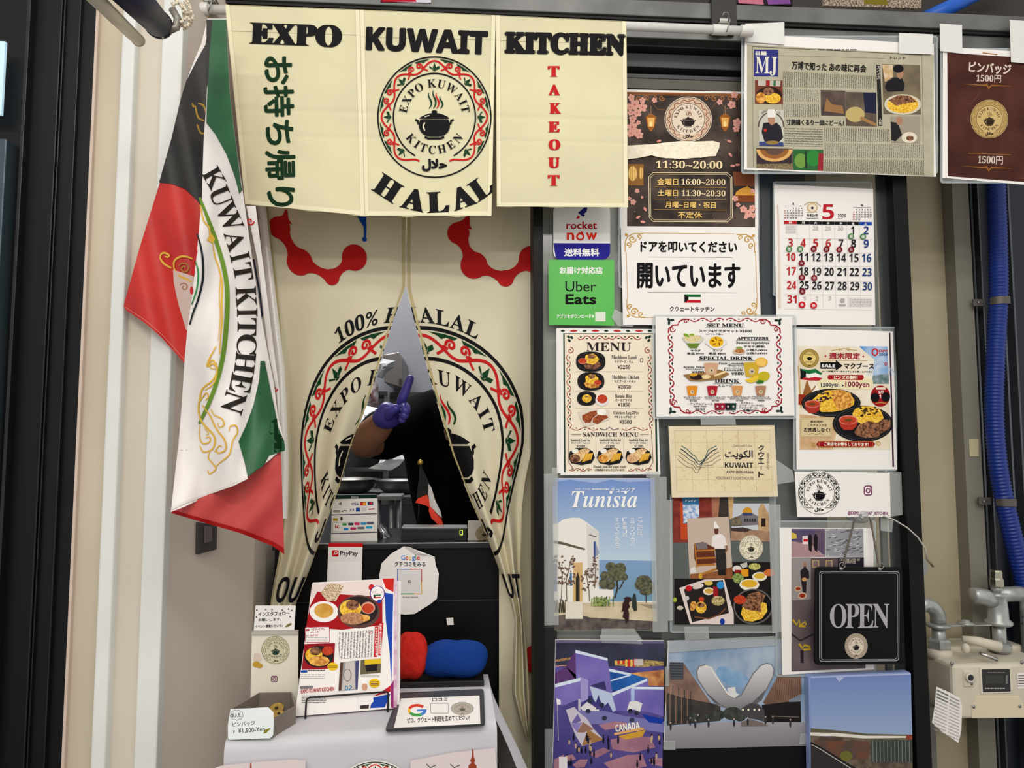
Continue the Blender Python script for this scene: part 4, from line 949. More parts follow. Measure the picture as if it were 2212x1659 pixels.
def mini(cx, y, t, rows, x0, x1, lead):
    c.text('small_months', t, (cx-12, y-13, cx+12, y+13), CK, 'sb'); w = (x1-x0)/6
    lines_of(c, 'small_months', x0-6, y+18, x1+6, y+30, 1, GREY, 6)
    for j, r in enumerate(rows):
        for i, d in enumerate(r):
            if d:
                X, Yy = x0+w*i, y+48+25*j; hw = 6 if d < 10 else 11
                c.text('small_months', str(d), (X-hw, Yy-8, X+hw, Yy+8), CR_ if i == 0 else CK, 'sb', res=1)
z = lambda a, b: list(range(a, b+1))
mini(357, 293, '4', [[0, 0, 0]+z(1, 4), z(5, 11), z(12, 18), z(19, 25), z(26, 30)], 270, 447, 3)
mini(1085, 308, '6', [[0]+z(1, 6), z(7, 13), z(14, 20), z(21, 27), z(28, 30)], 997, 1174, 1)
for x0, x1, m, d, dy in ((262, 395, CR_, '日', 0), (397, 527, BLACK, '月', 2), (529, 660, BLACK, '火', 4), (663, 793, BLACK, '水', 6), (796, 926, BLACK, '木', 8), (928, 1050, BLACK, '金', 9), (1054, 1188, ink(30, 76, 160), '土', 11)):
    c.rect('weekday_bar', x0, 474+dy, x1, 507+dy, m); mx = (x0+x1)/2; c.text('weekday_bar', d, (mx-15, 479+dy, mx+15, 503+dy), WHITE, b=0.8)
GL = ink(196, 190, 186)
for j in range(7): y = 655+(j-0)*147.5-147.5*0; 
for y in (655, 802, 945, 1100, 1246, 1400): c.line('grid_print', [(262, y), (1195, y+12)], 2.5, GL)
for i, x in enumerate((398, 530, 663, 796, 926, 1055)): c.line('grid_print', [(x, 510), (x+14, 1400)], 2.0, GL)
rows = [(570, [(5, 1), (6, 2)], 985, 1127), (708, [(i, 3+i) for i in range(7)], 0, 0), (858, [(i, 10+i) for i in range(7)], 0, 0), (1008, [(i, 17+i) for i in range(7)], 0, 0), (1156, [(i, 24+i) for i in range(7)], 0, 0), (1303, [(0, 31)], 0, 0)]
for j, (y, ds, _, _) in enumerate(rows):
    for i, d in ds:
        X = 330+133*i+(4*j-4 if j else 0)+(0 if j else 0); Yy = y+1.8*i-5; hw = 26 if d < 10 else 49
        if d in (1, 2): X = 985 if d == 1 else 1127; Yy = 573
        if d == 1: hw = 16
        col = CR_ if (i == 0 or d in (4, 5, 6)) else CB if i == 6 else CK
        c.text('day_numbers', str(d), (X-hw, Yy-43, X+hw, Yy+43), col, 'sb', res=3)
for t, x, y in (('28', 595, 547), ('29', 725, 550), ('30', 858, 550), ('1', 475, 1287), ('2', 610, 1290), ('3', 745, 1287)):
    hw = 29 if len(t) > 1 else 15
    c.text('faint_numbers', t, (x-hw, y-22, x+hw, y+22), ink(200, 194, 190), 'sb')
for x, y in ((968, 637), (1095, 640), (315, 770), (432, 770)):
    c.ell('day_stamp', x, y, 32, 32, ink(86, 128, 86)); c.text('day_stamp', '催', (x-18, y-18, x+18, y+18), WHITE, b=0.3)
for x, y in ((575, 770), (710, 773), (845, 776), (970, 777), (447, 920), (450, 1070), (580, 1075), (455, 1217)):
    c.ell('day_stamp', x, y, 32, 32, ink(118, 26, 40)); c.text('day_stamp', '休', (x-16, y-16, x+16, y+16), ink(222, 190, 190), b=0.3)
for x, y in ((452, 1358), (575, 1365)):
    c.ell('day_stamp', x, y, 35, 35, ink(204, 24, 46)); c.text('day_stamp', '休', (x-18, y-18, x+18, y+18), WHITE, b=1)
lines_of(c, 'small_print', 280, 520, 390, 605, 5, GREY, 4); lines_of(c, 'small_print', 950, 1280, 1190, 1380, 6, GREY, 4); lines_of(c, 'small_print', 840, 1350, 915, 1372, 2, CK, 5)
c.rect('small_print', 858, 1290, 900, 1330, ink(176, 172, 172)); c.poly('edge_wear', [(190, 300), (202, 300), (212, 480), (228, 1380), (210, 1390), (200, 500)], ink(226, 206, 192))
c.build()

# ------------------------------------------------------------------ main menu
o, c = sheet('menu_sheet', 'cream portrait food menu with red vine border headed MENU', 'menu', [(1202, 709), (1417, 711), (1426, 1025), (1203, 1022)], -0.004, (1180, 700, 5.027), 0.2, tapes=([[(1192, 1010), (1204, 1010), (1205, 1050), (1192, 1050)]], [[(1395, 1018), (1425, 1018), (1425, 1032), (1396, 1032)]]))
c.poly('print_ground', [(150, 72), (1185, 72), (1240, 1630), (155, 1640)], WHITE)
for i in range(9): c.ell('border_print', 180+118*i, 74, 42 if i % 2 else 24, 12, ink(186, 64, 68) if i % 2 else ink(42, 74, 58), 12)
c.poly('print_ground', [(180, 103), (1186, 103), (1215, 1606), (192, 1612)], ink(238, 226, 204))
for q in ([(184, 105), (200, 105), (210, 1610), (194, 1610)], [(1163, 105), (1184, 105), (1212, 1605), (1192, 1605)]): c.poly('border_print', q, ink(46, 72, 62))
c.line('border_print', [(180, 103), (1186, 103)], 6, ink(46, 72, 62))
vine(c, 'border_print', (240, 330), (252, 1130), 6, 22, 7); vine(c, 'border_print', (1118, 330), (1140, 1130), 6, 22, 7, side=-1)
vine(c, 'border_print', (340, 150), (680, 145), 2.5, 20, 7, side=1); vine(c, 'border_print', (1030, 150), (680, 145), 2.5, 20, 7, side=-1)
for x, y, sx, sy in ((232, 128, 1, 1), (1132, 128, -1, 1)):
    for dx, dy in ((0, 0), (35, 8), (8, 40)): c.ell('border_print', x+sx*dx+sx*10, y+dy+10, 20, 14, ink(40, 68, 52), 10, ang=45*sx)
    c.line('border_print', spiral(x+sx*30, y+160, 38, 270, 1.2, 14, sx), 8, ink(150, 32, 44))
c.line('border_print', [(246, 1150), (244, 1500), (300, 1580)], 6, ink(110, 60, 56)); c.line('border_print', [(1142, 1150), (1160, 1500), (1110, 1580)], 6, ink(110, 60, 56))
vine(c, 'border_print', (280, 1137), (560, 1137), 1.5, 16, 6); vine(c, 'border_print', (820, 1137), (1100, 1137), 1.5, 16, 6); c.line('border_print', [(580, 1135), (640, 1150), (686, 1120), (730, 1150), (790, 1135)], 7, SOFT)
vine(c, 'border_print', (250, 1580), (490, 1585), 2, 14, 6); vine(c, 'border_print', (890, 1585), (1140, 1580), 2, 14, 6)
MK = ink(52, 42, 44)
c.text('lettering', 'MENU', (435, 200, 920, 295), MK, 'fb', res=4)
for t, bx, st in (('Machboos Lamb', (708, 340, 985, 380), 'fb'), ('マクブース・ラム', (742, 395, 945, 422), ''), ('¥2250', (775, 445, 912, 488), 'fb'), ('Machboos Chicken', (713, 555, 1010, 597), 'fb'), ('マクブース・チキン', (738, 607, 972, 636), ''), ('¥2050', (780, 662, 917, 703), 'fb'), ('Bamia Rice', (748, 762, 932, 800), 'fb'), ('バーミアライス', (748, 812, 932, 840), ''), ('¥1850', (778, 855, 912, 895), 'fb'), ('Chicken Leg 2Pcs', (728, 943, 1005, 988), 'fb'), ('チキンレッグ 2ピース', (738, 993, 972, 1022), ''), ('¥1500', (795, 1040, 927, 1082), 'fb'),
                  ('SANDWICH MENU', (398, 1175, 1003, 1223), 'fb'), ('Sandwich Lamb Set', (268, 1245, 480, 1275), 'fb'), ('Sandwich Chicken Set', (578, 1243, 812, 1273), 'fb'), ('Sandwich Tuna Set', (900, 1243, 1102, 1273), 'fb'), ('サンドイッチ・ラムセット', (272, 1283, 472, 1301), ''), ('サンドイッチ・チキンセット', (582, 1283, 802, 1301), ''), ('サンドイッチ・ツナセット', (902, 1283, 1102, 1301), ''), ('¥1600', (330, 1312, 422, 1341), 'fb'), ('¥1400', (648, 1312, 740, 1341), 'fb'), ('¥1200', (958, 1310, 1050, 1339), 'fb'), ('Thank you for your visit!', (510, 1535, 868, 1568), 'fb'), ('ご来店ありがとうございます!', (528, 1572, 850, 1596), '')):
    c.text('lettering', t, bx, MK, st, b=0.7 if not st else 0)
c.frame('lettering', 1022, 372, 1048, 412, 5, SOFT, r=8)
for y in (515, 725, 912): c.line('rule', [(318, y), (1055, y+2)], 3, ink(180, 168, 152))
for x in (540, 840): c.line('rule', [(x, 1240), (x+4, 1510)], 3, ink(180, 168, 152))
c.line('border_print', [(272, 1200), (375, 1200)], 4, SOFT); c.line('border_print', [(1020, 1198), (1120, 1196)], 4, SOFT)
dish(c, 483, 408, 160, 110, 'lamb'); dish(c, 485, 622, 146, 100, 'chick'); dish(c, 440, 808, 104, 78, 'rice')
c.g().ell('food_picture', 605, 825, 72, 65, ink(230, 224, 222)); c.ell('food_picture', 608, 813, 56, 48, SAUCE)
c.g().poly('food_picture', [(345, 950), (480, 905), (690, 935), (680, 1040), (420, 1118), (360, 1010)], ink(222, 210, 196))
BBQ = tex('roast_print', (110, 46, 26), (176, 92, 52), 300, 4)
c.poly('food_picture', [(390, 990), (480, 950), (545, 938), (555, 975), (500, 1030), (480, 1075), (425, 1075), (390, 1035)], BBQ); c.poly('food_picture', [(505, 1030), (560, 985), (660, 992), (675, 1015), (620, 1045), (560, 1085), (505, 1075)], BBQ); c.ell('food_picture', 600, 955, 48, 34, ink(244, 240, 232))
for x, f in ((382, MEAT), (690, CHICK), (1000, tex('tuna_print', (196, 140, 100), (232, 190, 150), 300))):
    c.g().poly('food_picture', [(x-140, 1450), (x-125, 1385), (x-60, 1345), (x+60, 1345), (x+125, 1385), (x+145, 1450), (x+110, 1510), (x, 1532), (x-110, 1510)], ink(36, 34, 36))
    c.poly('food_picture', [(x-120, 1430), (x-20, 1370), (x+40, 1348), (x+95, 1370), (x+60, 1420), (x-10, 1490), (x-70, 1508), (x-110, 1480)], tex('wrap_print', (220, 176, 120), (244, 212, 160), 200)); c.ell('food_picture', x-70, 1460, 56, 46, f)
    for i in range(6): c.line('food_picture', [(x+10+18*i, 1500-6*i), (x+50+14*i, 1410-2*i)], 13, ink(236, 184, 84) if i % 2 else ink(220, 160, 62))
    for i in range(4): c.line('food_picture', [(x-30+26*i, 1378-6*i), (x-10+26*i, 1398-8*i)], 5, ink(120, 76, 40))
    c.ell('food_picture', x-68, 1378, 36, 26, ink(240, 236, 226))
c.build()

# ------------------------------------------------------------------ set menu
o, c = sheet('menu_sheet', 'white landscape set menu with drinks and red scroll border in a clear sleeve', 'menu', [(1416, 684), (1711, 684), (1716.5, 898), (1418, 900)], -0.0125, (1400, 660, 6.144), 0.3, sleeve=(1409, 680, 1720, 905, 0.0008), tapes=([[(1513, 899), (1588, 899), (1590, 918), (1514, 918)], 0.001],))
BR1, BG1 = ink(158, 34, 52), ink(32, 56, 50)
vine(c, 'border_print', (295, 380), (318, 1250), 5, 32, 15, BR1, BG1); vine(c, 'border_print', (1730, 380), (1752, 1230), 5, 32, 15, BR1, BG1, side=-1)
vine(c, 'border_print', (560, 190), (1000, 190), 2, 22, 12, BR1, BG1); vine(c, 'border_print', (1480, 190), (1040, 190), 2, 22, 12, BR1, BG1, side=-1)
vine(c, 'border_print', (500, 1412), (1000, 1418), 2.5, 20, 12, BR1, BG1); vine(c, 'border_print', (1600, 1408), (1080, 1418), 2.5, 20, 12, BR1, BG1, side=-1)
for x, y, sx, sy in ((260, 175, 1, 1), (1765, 178, -1, 1), (282, 1430, 1, -1), (1785, 1418, -1, -1)):
    c.line('border_print', [(x+sx*10, y+sy*190), (x+sx*15, y+sy*130), (x+sx*70, y+sy*85), (x+sx*140, y+sy*80), (x+sx*150, y+sy*40), (x+sx*210, y+sy*5), (x+sx*290, y+sy*10)], 17, BR1)
    c.line('border_print', spiral(x+sx*60, y+sy*140, 42, 0, 1.2, 14, sx*sy), 12, BR1); c.line('border_print', spiral(x+sx*245, y+sy*35, 34, 0, 1.2, 14, -sx*sy), 11, BR1)
    for dx, dy, a in ((15, 15, 45), (60, 18, 0), (18, 55, 90)): c.ell('border_print', x+sx*dx, y+sy*dy, 30, 16, BG1, 10, ang=a if sx*sy > 0 else -a)
SK = ink(42, 38, 50)
for t, bx in (('SET MENU', (783, 238, 1268, 283)), ('APPETIZERS', (1185, 415, 1595, 452)), ('SPECIAL DRINK', (680, 673, 1395, 722)), ('DRINK', (885, 975, 1212, 1025))):
    c.text('headings', t, bx, SK, 'fb', b=1.2, res=3); c.line('headings', [(bx[0]-20, bx[3]+11), (bx[2]+20, bx[3]+12)], 4, SK)
for t, bx, st in (('スープ&サラダセット', (675, 318, 1198, 355), ''), ('¥1600', (1218, 320, 1380, 355), 'fb'), ('※ドリンク無し', (768, 368, 998, 390), ''), ('Samosa vegetables', (1170, 478, 1605, 518), 'fb'), ('サモサ(野菜)', (1272, 528, 1555, 562), ''), ('(1個入)¥500', (1308, 575, 1585, 608), ''), ('(2個入)¥950', (1308, 618, 1585, 651), ''), ('サラダ', (565, 582, 698, 612), ''), ('スープ', (858, 582, 990, 612), ''), ('単品 ¥900', (518, 620, 742, 652), ''), ('単品 ¥800', (805, 620, 1030, 652), ''),
                  ('Arabic Juice', (465, 798, 745, 832), 'fb'), ('(Dates & Banana)', (498, 835, 724, 852), 'fb'), ('¥800', (580, 865, 742, 903), 'fb'), ('Fresh Lemonade', (940, 752, 1275, 782), 'fb'), ('(Tunisian)', (1058, 785, 1268, 812), 'fb'), ('アラビックジュース', (1012, 820, 1266, 838), ''), ('Lemonade:', (1005, 838, 1268, 868), 'fb'), ('¥800', (1105, 880, 1268, 922), 'fb'), ('スムージー', (925, 1045, 1170, 1078), ''),
                  ('マンゴースムージー', (475, 1205, 718, 1227), ''), ('ストロベリースムージー', (748, 1203, 1040, 1226), ''), ('ミックスジューススムージー', (1055, 1203, 1370, 1226), ''), ('アラビックジュース', (1382, 1202, 1610, 1224), ''), ('Mango Smoothie', (500, 1233, 695, 1248), 'fb'), ('Strawberry Smoothie', (765, 1232, 1020, 1246), 'fb'), ('Mixed Juice Smoothie', (1085, 1230, 1340, 1245), 'fb'), ('Arabic Juice Dates & Banana', (1370, 1228, 1632, 1242), 'fb'), ('¥750', (552, 1250, 645, 1276), 'fb'), ('¥750', (848, 1250, 940, 1274), 'fb'), ('¥750', (1168, 1250, 1260, 1273), 'fb'), ('¥800', (1452, 1248, 1545, 1272), 'fb'),
                  ('・アップルジュース', (528, 1290, 855, 1320), ''), ('Apple Juice', (598, 1325, 775, 1350), 'fb'), ('¥650', (625, 1358, 750, 1392), 'fb'), ('・スプライト', (1200, 1280, 1395, 1308), ''), ('・コーラ ・コーラゼロ', (1180, 1312, 1535, 1338), ''), ('・ジンジャエール', (1180, 1342, 1448, 1370), ''), ('各種¥400', (1258, 1375, 1430, 1400), '')):
    c.text('lettering', t, bx, SK, st, b=1.0 if not st else 0.4, res=1)
FP = 'food_picture'
c.poly(FP, [(448, 425), (560, 385), (700, 395), (748, 440), (690, 500), (640, 565), (560, 565), (510, 500)], ink(206, 208, 196)); c.poly(FP, [(510, 500), (690, 500), (645, 565), (555, 565)], ink(104, 130, 60)); c.poly(FP, [(470, 420), (560, 375), (690, 410), (715, 450), (600, 495), (500, 470)], tex('salad_print', (196, 176, 96), (240, 226, 190), 420)); c.ell(FP, 510, 395, 42, 18, ink(120, 160, 60), 10, ang=30); c.ell(FP, 580, 388, 34, 14, ink(130, 170, 70), 10)
c.g().ell(FP, 905, 485, 148, 62, ink(226, 222, 216)); c.ell(FP, 905, 490, 112, 88, ink(236, 232, 228)); c.ell(FP, 905, 482, 95, 72, ink(232, 180, 40))
for x, y, a in ((860, 470, 20), (900, 440, 60), (955, 462, 10), (885, 510, -20), (945, 510, 80)): c.ell(FP, x, y, 26, 8, ink(120, 76, 30), 8, ang=a)
c.g().ell(FP, 1208, 608, 85, 38, ink(216, 196, 180)); c.poly(FP, [(1135, 610), (1180, 575), (1210, 560), (1270, 590), (1275, 620), (1200, 632)], tex('samosa_print', (150, 80, 36), (204, 140, 80), 300)); c.ell(FP, 1210, 562, 42, 18, LEAFP)
def cup(x, y0, y1, w, m, rim=None):
    c.g().poly(FP, [(x-w, y0), (x+w, y0), (x+w*0.68, y1), (x-w*0.68, y1)], m); c.ell(FP, x, y0, w*1.08, (y1-y0)*0.07, rim or ink(226, 214, 200)); c.ell(FP, x, y0+3, w*0.95, (y1-y0)*0.05, m)
    c.ell(FP, x, (y0+y1)/2+(y1-y0)*0.12, w*0.38, w*0.4, ink(206, 186, 150), 14); c.ell(FP, x+w*0.05, (y0+y1)/2+(y1-y0)*0.12, w*0.13, w*0.13, SOFT, 8)
c.g().poly(FP, [(465, 920), (560, 905), (760, 880), (950, 850), (1085, 905), (960, 975), (700, 1005), (560, 1000)], ink(150, 112, 78)); c.ell(FP, 640, 950, 90, 38, ink(58, 34, 32)); c.ell(FP, 600, 918, 55, 22, ink(214, 164, 60)); c.ell(FP, 770, 945, 60, 28, ink(236, 210, 160))
for i in range(5): c.ell(FP, 900+28*i, 925-10*i, 26, 14, ink(238, 214, 160), 10, ang=-25)
cup(838, 765, 920, 98, ink(206, 164, 130)); cup(1375, 760, 945, 108, ink(206, 170, 60))
c.g().ell(FP, 1502, 752, 84, 62, ink(226, 170, 60)); c.g().ell(FP, 1502, 752, 68, 50, ink(240, 196, 100)); c.ell(FP, 1530, 940, 88, 64, ink(196, 178, 50), ang=-15); c.poly(FP, [(1290, 985), (1440, 930), (1465, 945), (1440, 1005), (1370, 1028), (1310, 1010)], ink(232, 196, 70)); c.poly(FP, [(1430, 1020), (1480, 985), (1540, 1000), (1525, 1030), (1450, 1035)], ink(60, 110, 50))
for x, m in ((585, ink(224, 140, 40)), (853, ink(176, 40, 60)), (1185, ink(214, 150, 90)), (1495, ink(176, 126, 96))): cup(x, 1068, 1196, 74, m)
for x, m in ((922, ink(140, 26, 50)), (985, ink(150, 34, 60)), (1062, ink(50, 40, 46)), (1132, ink(30, 70, 62))): c.poly(FP, [(x-42, 1295), (x+42, 1295), (x+32, 1388), (x-32, 1388)], m); c.ell(FP, x, 1340, 14, 16, ink(200, 180, 180), 8)
c.build()
# ------------------------------------------------------------------ wooden jigsaw with pavilion lettering
WOODP = mat('pale_basswood', (232, 216, 178), 0.55, noise=((224, 206, 166), 20, 4)); WOODB = mat('basswood_tray', (230, 216, 184), 0.55, noise=((222, 206, 172), 20, 4)); GAPM = mat('jigsaw_gap', (176, 154, 116), 0.7)
YP = -0.012; Q = (1420, 880, 4.0963)
qx = lambda x, y: (Q[0]+x/Q[2], Q[1]+y/Q[2])
puz = thing('jigsaw_puzzle', 'cream wooden jigsaw puzzle in its tray with a wavy line logo', 'puzzle', at(*qx(600, 800), YP))
MB().prism([at(*qx(x, y), YP) for x, y in ((100, 165), (1035, 158), (1068, 790), (130, 797))], (0, 0.005, 0)).build('tray_base', GAPM, puz)
TC = [(100, 165), (1035, 158), (1068, 790), (130, 797)]; IC = [(152, 205), (995, 202), (1022, 746), (172, 748)]
V = [at(*qx(x, y), YP-0.003) for x, y in TC+IC]; V2 = [p+np.array([0, 0.003, 0]) for p in V]
MB().raw(V+V2, [[i, (i+1) % 4, 4+(i+1) % 4, 4+i] for i in range(4)]+[[4+i, 4+(i+1) % 4, 12+(i+1) % 4, 12+i] for i in range(4)]+[[i, 8+i, 8+(i+1) % 4, (i+1) % 4] for i in range(4)]).build('tray_rim', WOODB, puz)
NCX, NRY = 6, 5; r2 = random.Random(3)
def bl(u, v):
    a, b, c_, d = (np.array(p, float) for p in IC); return (a*(1-u)+b*u)*(1-v)+(d*(1-u)+c_*u)*v
hs = {(i, j): r2.choice((-1, 1)) for i in range(NCX) for j in range(NRY+1)}; vsn = {(i, j): r2.choice((-1, 1)) for i in range(NCX+1) for j in range(NRY)}
def edge(p, q, sg):
    """jigsaw edge from p to q with a knob to side sg (0 = straight)"""
    p, q = np.array(p, float), np.array(q, float)
    if sg == 0: return [p]
    d = q-p; n = np.array([-d[1], d[0]])*sg; out = [p, p+d*0.40]
    for a in (-150, -110, -60, 0, 60, 110, 150): t = math.radians(a); out.append(p+d*0.5+n*0.13+d*0.11*math.sin(t)+n*0.10*math.cos(t))
    out.append(p+d*0.60); return out
for j in range(NRY):
    for i in range(NCX):
        A, B, C_, D = bl(i/NCX, j/NRY), bl((i+1)/NCX, j/NRY), bl((i+1)/NCX, (j+1)/NRY), bl(i/NCX, (j+1)/NRY)
        P = edge(A, B, 0 if j == 0 else hs[i, j])+edge(B, C_, 0 if i == NCX-1 else vsn[i+1, j])
        e3 = edge(D, C_, 0 if j == NRY-1 else hs[i, j+1]); e4 = edge(A, D, 0 if i == 0 else vsn[i, j])
        P = P+[C_]+e3[:0:-1]+[D]+e4[:0:-1]
        cc = np.mean(P, 0); P = [cc+(p-cc)*0.985 for p in P]
        MB().prism([at(*qx(*p), YP-0.0024) for p in P], (0, 0.0022, 0)).build('puzzle_piece', WOODP, puz)
c = Canvas(puz, flat(YP-0.0026), Q, 0.8); PK = ink(62, 58, 66)
c.text('lettering', '\ufe96\ufef3\ufeee\ufedc\ufedf\ufe8d', (597, 378, 845, 462), PK, b=2.4, res=4); c.text('lettering', 'KUWAIT', (597, 488, 847, 534), PK, 'sb', res=3); c.text('lettering', 'EXPO 2025 OSAKA', (615, 562, 852, 584), PK, 'sb'); c.text('lettering', 'VISIONARY LIGHTHOUSE', (515, 613, 855, 638), ink(110, 104, 96), 'ss')
c.text('lettering', 'クウェート', (893, 330, 945, 622), PK, b=1.6, down=True); c.text('lettering', '先見の明かり', (968, 400, 990, 552), ink(120, 112, 100), down=True)
c.text('lettering', '\ufedd\ufe92\ufed8\ufe98\ufeb4\ufee4\ufee0\ufedf \ufe93\ufead\ufe8e\ufee8\ufee3', (665, 326, 840, 352), ink(120, 112, 100))
for k, (y0, x0, x1, dep, m, w) in enumerate(((340, 212, 524, 480, ink(46, 96, 98), 6), (365, 203, 532, 505, ink(36, 66, 84), 8), (393, 194, 546, 528, ink(96, 100, 92), 5), (425, 186, 558, 553, ink(130, 122, 104), 5), (458, 178, 562, 580, ink(140, 130, 112), 5))):
    mid = 372-7*k
    c.line('logo', [(x0, y0), (x0+45, y0+25+4*k), (x0+90, y0+70), (mid-35, dep-45), (mid-8, dep-4), (mid+12, dep-2), (mid+50, dep-30-8*k), (x1-75, y0+40+3*k), (x1-35, y0+15), (x1, y0)], w, m)
c.build()

# ------------------------------------------------------------------ weekend sale poster
o, c = sheet('sale_poster', 'glossy weekend sale poster showing two black plates of yellow rice', 'poster', [(1716, 710), (1929, 716), (1938, 1014), (1721, 1014)], -0.0065, (1700, 690, 4.881), 0.6, sleeve=(1713, 706, 1938, 1018, 0.0012))
c.poly('edge_stripe', [(1075, 140), (1090, 140), (1130, 1555), (1112, 1555)], ink(74, 44, 66))
c.poly('picture_ground', [(112, 280), (1062, 285), (1095, 1375), (135, 1375)], tex('parchment_print', (222, 206, 176), (240, 232, 216), 12, 5))
c.poly('picture_ground', [(760, 283), (1062, 285), (1072, 640), (900, 640), (920, 420), (820, 340)], tex('hazy_sky_print', (84, 140, 200), (206, 222, 236), 16, 4)); c.poly('picture_ground', [(905, 590), (1072, 570), (1076, 680), (900, 680)], tex('park_print', (84, 116, 110), (150, 160, 170), 90))
for i in range(6): c.ring('picture_ground', 990, 600, 60+18*i, 170-10*i, 4, ink(150, 176, 206), 20, 180, 360)
c.poly('picture_ground', [(135, 1000), (560, 1040), (480, 1375), (135, 1375)], tex('table_print', (196, 156, 112), (222, 190, 150), 30))
emblem(c, 235, 410, 100, 98, 0, k1=ink(60, 52, 36), disc=ink(190, 160, 96), band=ink(168, 140, 80), red=ink(90, 74, 44), grn=ink(90, 74, 44)); c.ell('emblem', 235, 410, 66, 66, ink(224, 200, 120)); c.ell('emblem', 238, 415, 24, 20, BLACK); c.rect('emblem', 205, 403, 270, 411, BLACK); c.text('emblem', 'KITCHEN', (195, 440, 280, 458), BLACK, 'fb'); c.text('emblem', 'EXPO KUWAIT', (185, 358, 288, 378), BLACK, 'fb')
GO = ink(176, 140, 80)
c.line('ornament', [(470, 325), (560, 318), (600, 305), (640, 318), (740, 325)], 6, GO); c.line('ornament', spiral(560, 318, 20, 0, 1.2), 5, GO); c.line('ornament', spiral(645, 318, 20, 180, 1.2), 5, GO); c.line('ornament', [(380, 432), (845, 436)], 4, GO)
c.text('lettering', '週末限定', (445, 350, 772, 420), ink(158, 44, 62), b=2.6); c.text('lettering', '✦', (393, 372, 420, 402), ink(176, 70, 80)); c.text('lettering', '✦', (792, 375, 818, 405), ink(176, 70, 80))
c.poly('sale_arrow', [(352, 452), (515, 452), (515, 428), (588, 488), (515, 540), (515, 520), (352, 520)], BLACK); c.text('sale_arrow', 'SALE', (365, 470, 508, 506), WHITE, 'sb', b=1)
c.text('lettering', 'マクブース', (600, 458, 920, 522), ink(56, 48, 46), b=3); c.text('lettering', 'メイン料理(チキンまたはラム)をお買い上げの方に', (368, 540, 902, 562), ink(60, 56, 62), b=0.6)
c.poly('banner', [(322, 660), (430, 600), (810, 605), (905, 640), (910, 690), (880, 738), (350, 738), (318, 690)], ink(234, 222, 180)); c.poly('banner', [(425, 612), (440, 585), (800, 585), (812, 612), (795, 640), (440, 636)], ink(158, 30, 40)); c.text('banner', 'ピンズの割引', (495, 592, 742, 632), ink(250, 236, 210), b=1.6)
c.text('lettering', '1500yen', (358, 668, 553, 722), ink(52, 54, 84), b=1.6); c.line('lettering', [(360, 715), (553, 668)], 4, ink(60, 50, 60)); c.poly('lettering', [(580, 682), (602, 697), (580, 712)], ink(52, 54, 84)); c.text('lettering', '1000yen', (615, 655, 868, 728), ink(126, 34, 76), b=2)
c.ring('expo_logo', 928, 345, 28, 34, 14, ink(198, 40, 54), 18); c.text('expo_logo', 'EXPO', (970, 318, 1064, 346), ink(206, 60, 70), 'ss', b=1); c.text('expo_logo', '2025', (970, 356, 1064, 383), ink(70, 90, 150), 'ss', b=1); c.ring('expo_logo', 1043, 468, 11, 14, 7, ink(198, 40, 54), 14)
for k, m in ((0, ink(30, 110, 70)), (1, WHITE), (2, ink(190, 40, 52))): c.poly('flag_print', [(140, 518+42*k), (230, 535+42*k), (300, 520+42*k), (375, 570+25*k), (340, 595+25*k), (230, 572+35*k), (140, 560+35*k)], m)
c.poly('flag_print', [(138, 515), (200, 560), (200, 605), (145, 632)], BLACK); c.line('flag_print', [(120, 485), (150, 930)], 10, GOLD)
c.poly('coffee_pot_print', [(165, 800), (180, 740), (195, 690), (205, 650), (220, 650), (230, 690), (255, 740), (270, 790), (250, 810), (180, 812)], ink(150, 96, 60)); c.line('coffee_pot_print', [(255, 760), (290, 720), (300, 700)], 12, ink(150, 96, 60)); c.rect('coffee_pot_print', 122, 790, 190, 900, ink(150, 60, 36))
c.ell('date_stamp', 985, 808, 103, 112, ink(150, 26, 34)); c.text('date_stamp', '5月', (962, 750, 1018, 785), WHITE, b=1); c.rect('date_stamp', 938, 716, 1040, 740, ink(238, 220, 200), r=6); c.text('date_stamp', '1', (972, 795, 990, 830), WHITE, 'sb'); c.ell('date_stamp', 928, 825, 46, 50, BLACK); c.ell('date_stamp', 1042, 818, 46, 52, BLACK); c.line('date_stamp', [(935, 885), (985, 878), (1050, 883)], 7, GOLD)
K3 = ink(30, 29, 32)
def plate(cx, cy, rx, ry, ang):
    c.g().ell('food_picture', cx, cy, rx, ry, K3, 36, ang=ang); c.ring('food_picture', cx, cy, rx*0.94, ry*0.92, 5, ink(84, 82, 86), 40); c.ring('food_picture', cx, cy, rx*0.85, ry*0.82, 4, ink(66, 64, 68), 40)
plate(465, 880, 312, 148, 0)
c.poly('food_picture', [(265, 850), (330, 790), (420, 748), (560, 740), (660, 775), (712, 850), (705, 900), (620, 950), (480, 975), (360, 975), (330, 930)], RICE); c.poly('food_picture', [(470, 750), (560, 740), (670, 775), (700, 870), (640, 940), (540, 960), (490, 860)], CHICK)
for i in range(26): c.ell('food_picture', 320+rnd.random()*170, 775+rnd.random()*90, 8+8*rnd.random(), 6+6*rnd.random(), ink(70, 46, 54), 7)
c.poly('food_picture', [(185, 885), (355, 885), (340, 960), (300, 985), (230, 985), (200, 955)], ink(168, 62, 54)); c.ell('food_picture', 270, 890, 86, 40, ink(206, 120, 110)); c.ell('food_picture', 270, 892, 74, 32, SAUCE); c.ell('food_picture', 268, 892, 36, 14, ink(100, 80, 40))
plate(800, 1100, 318, 190, 0)
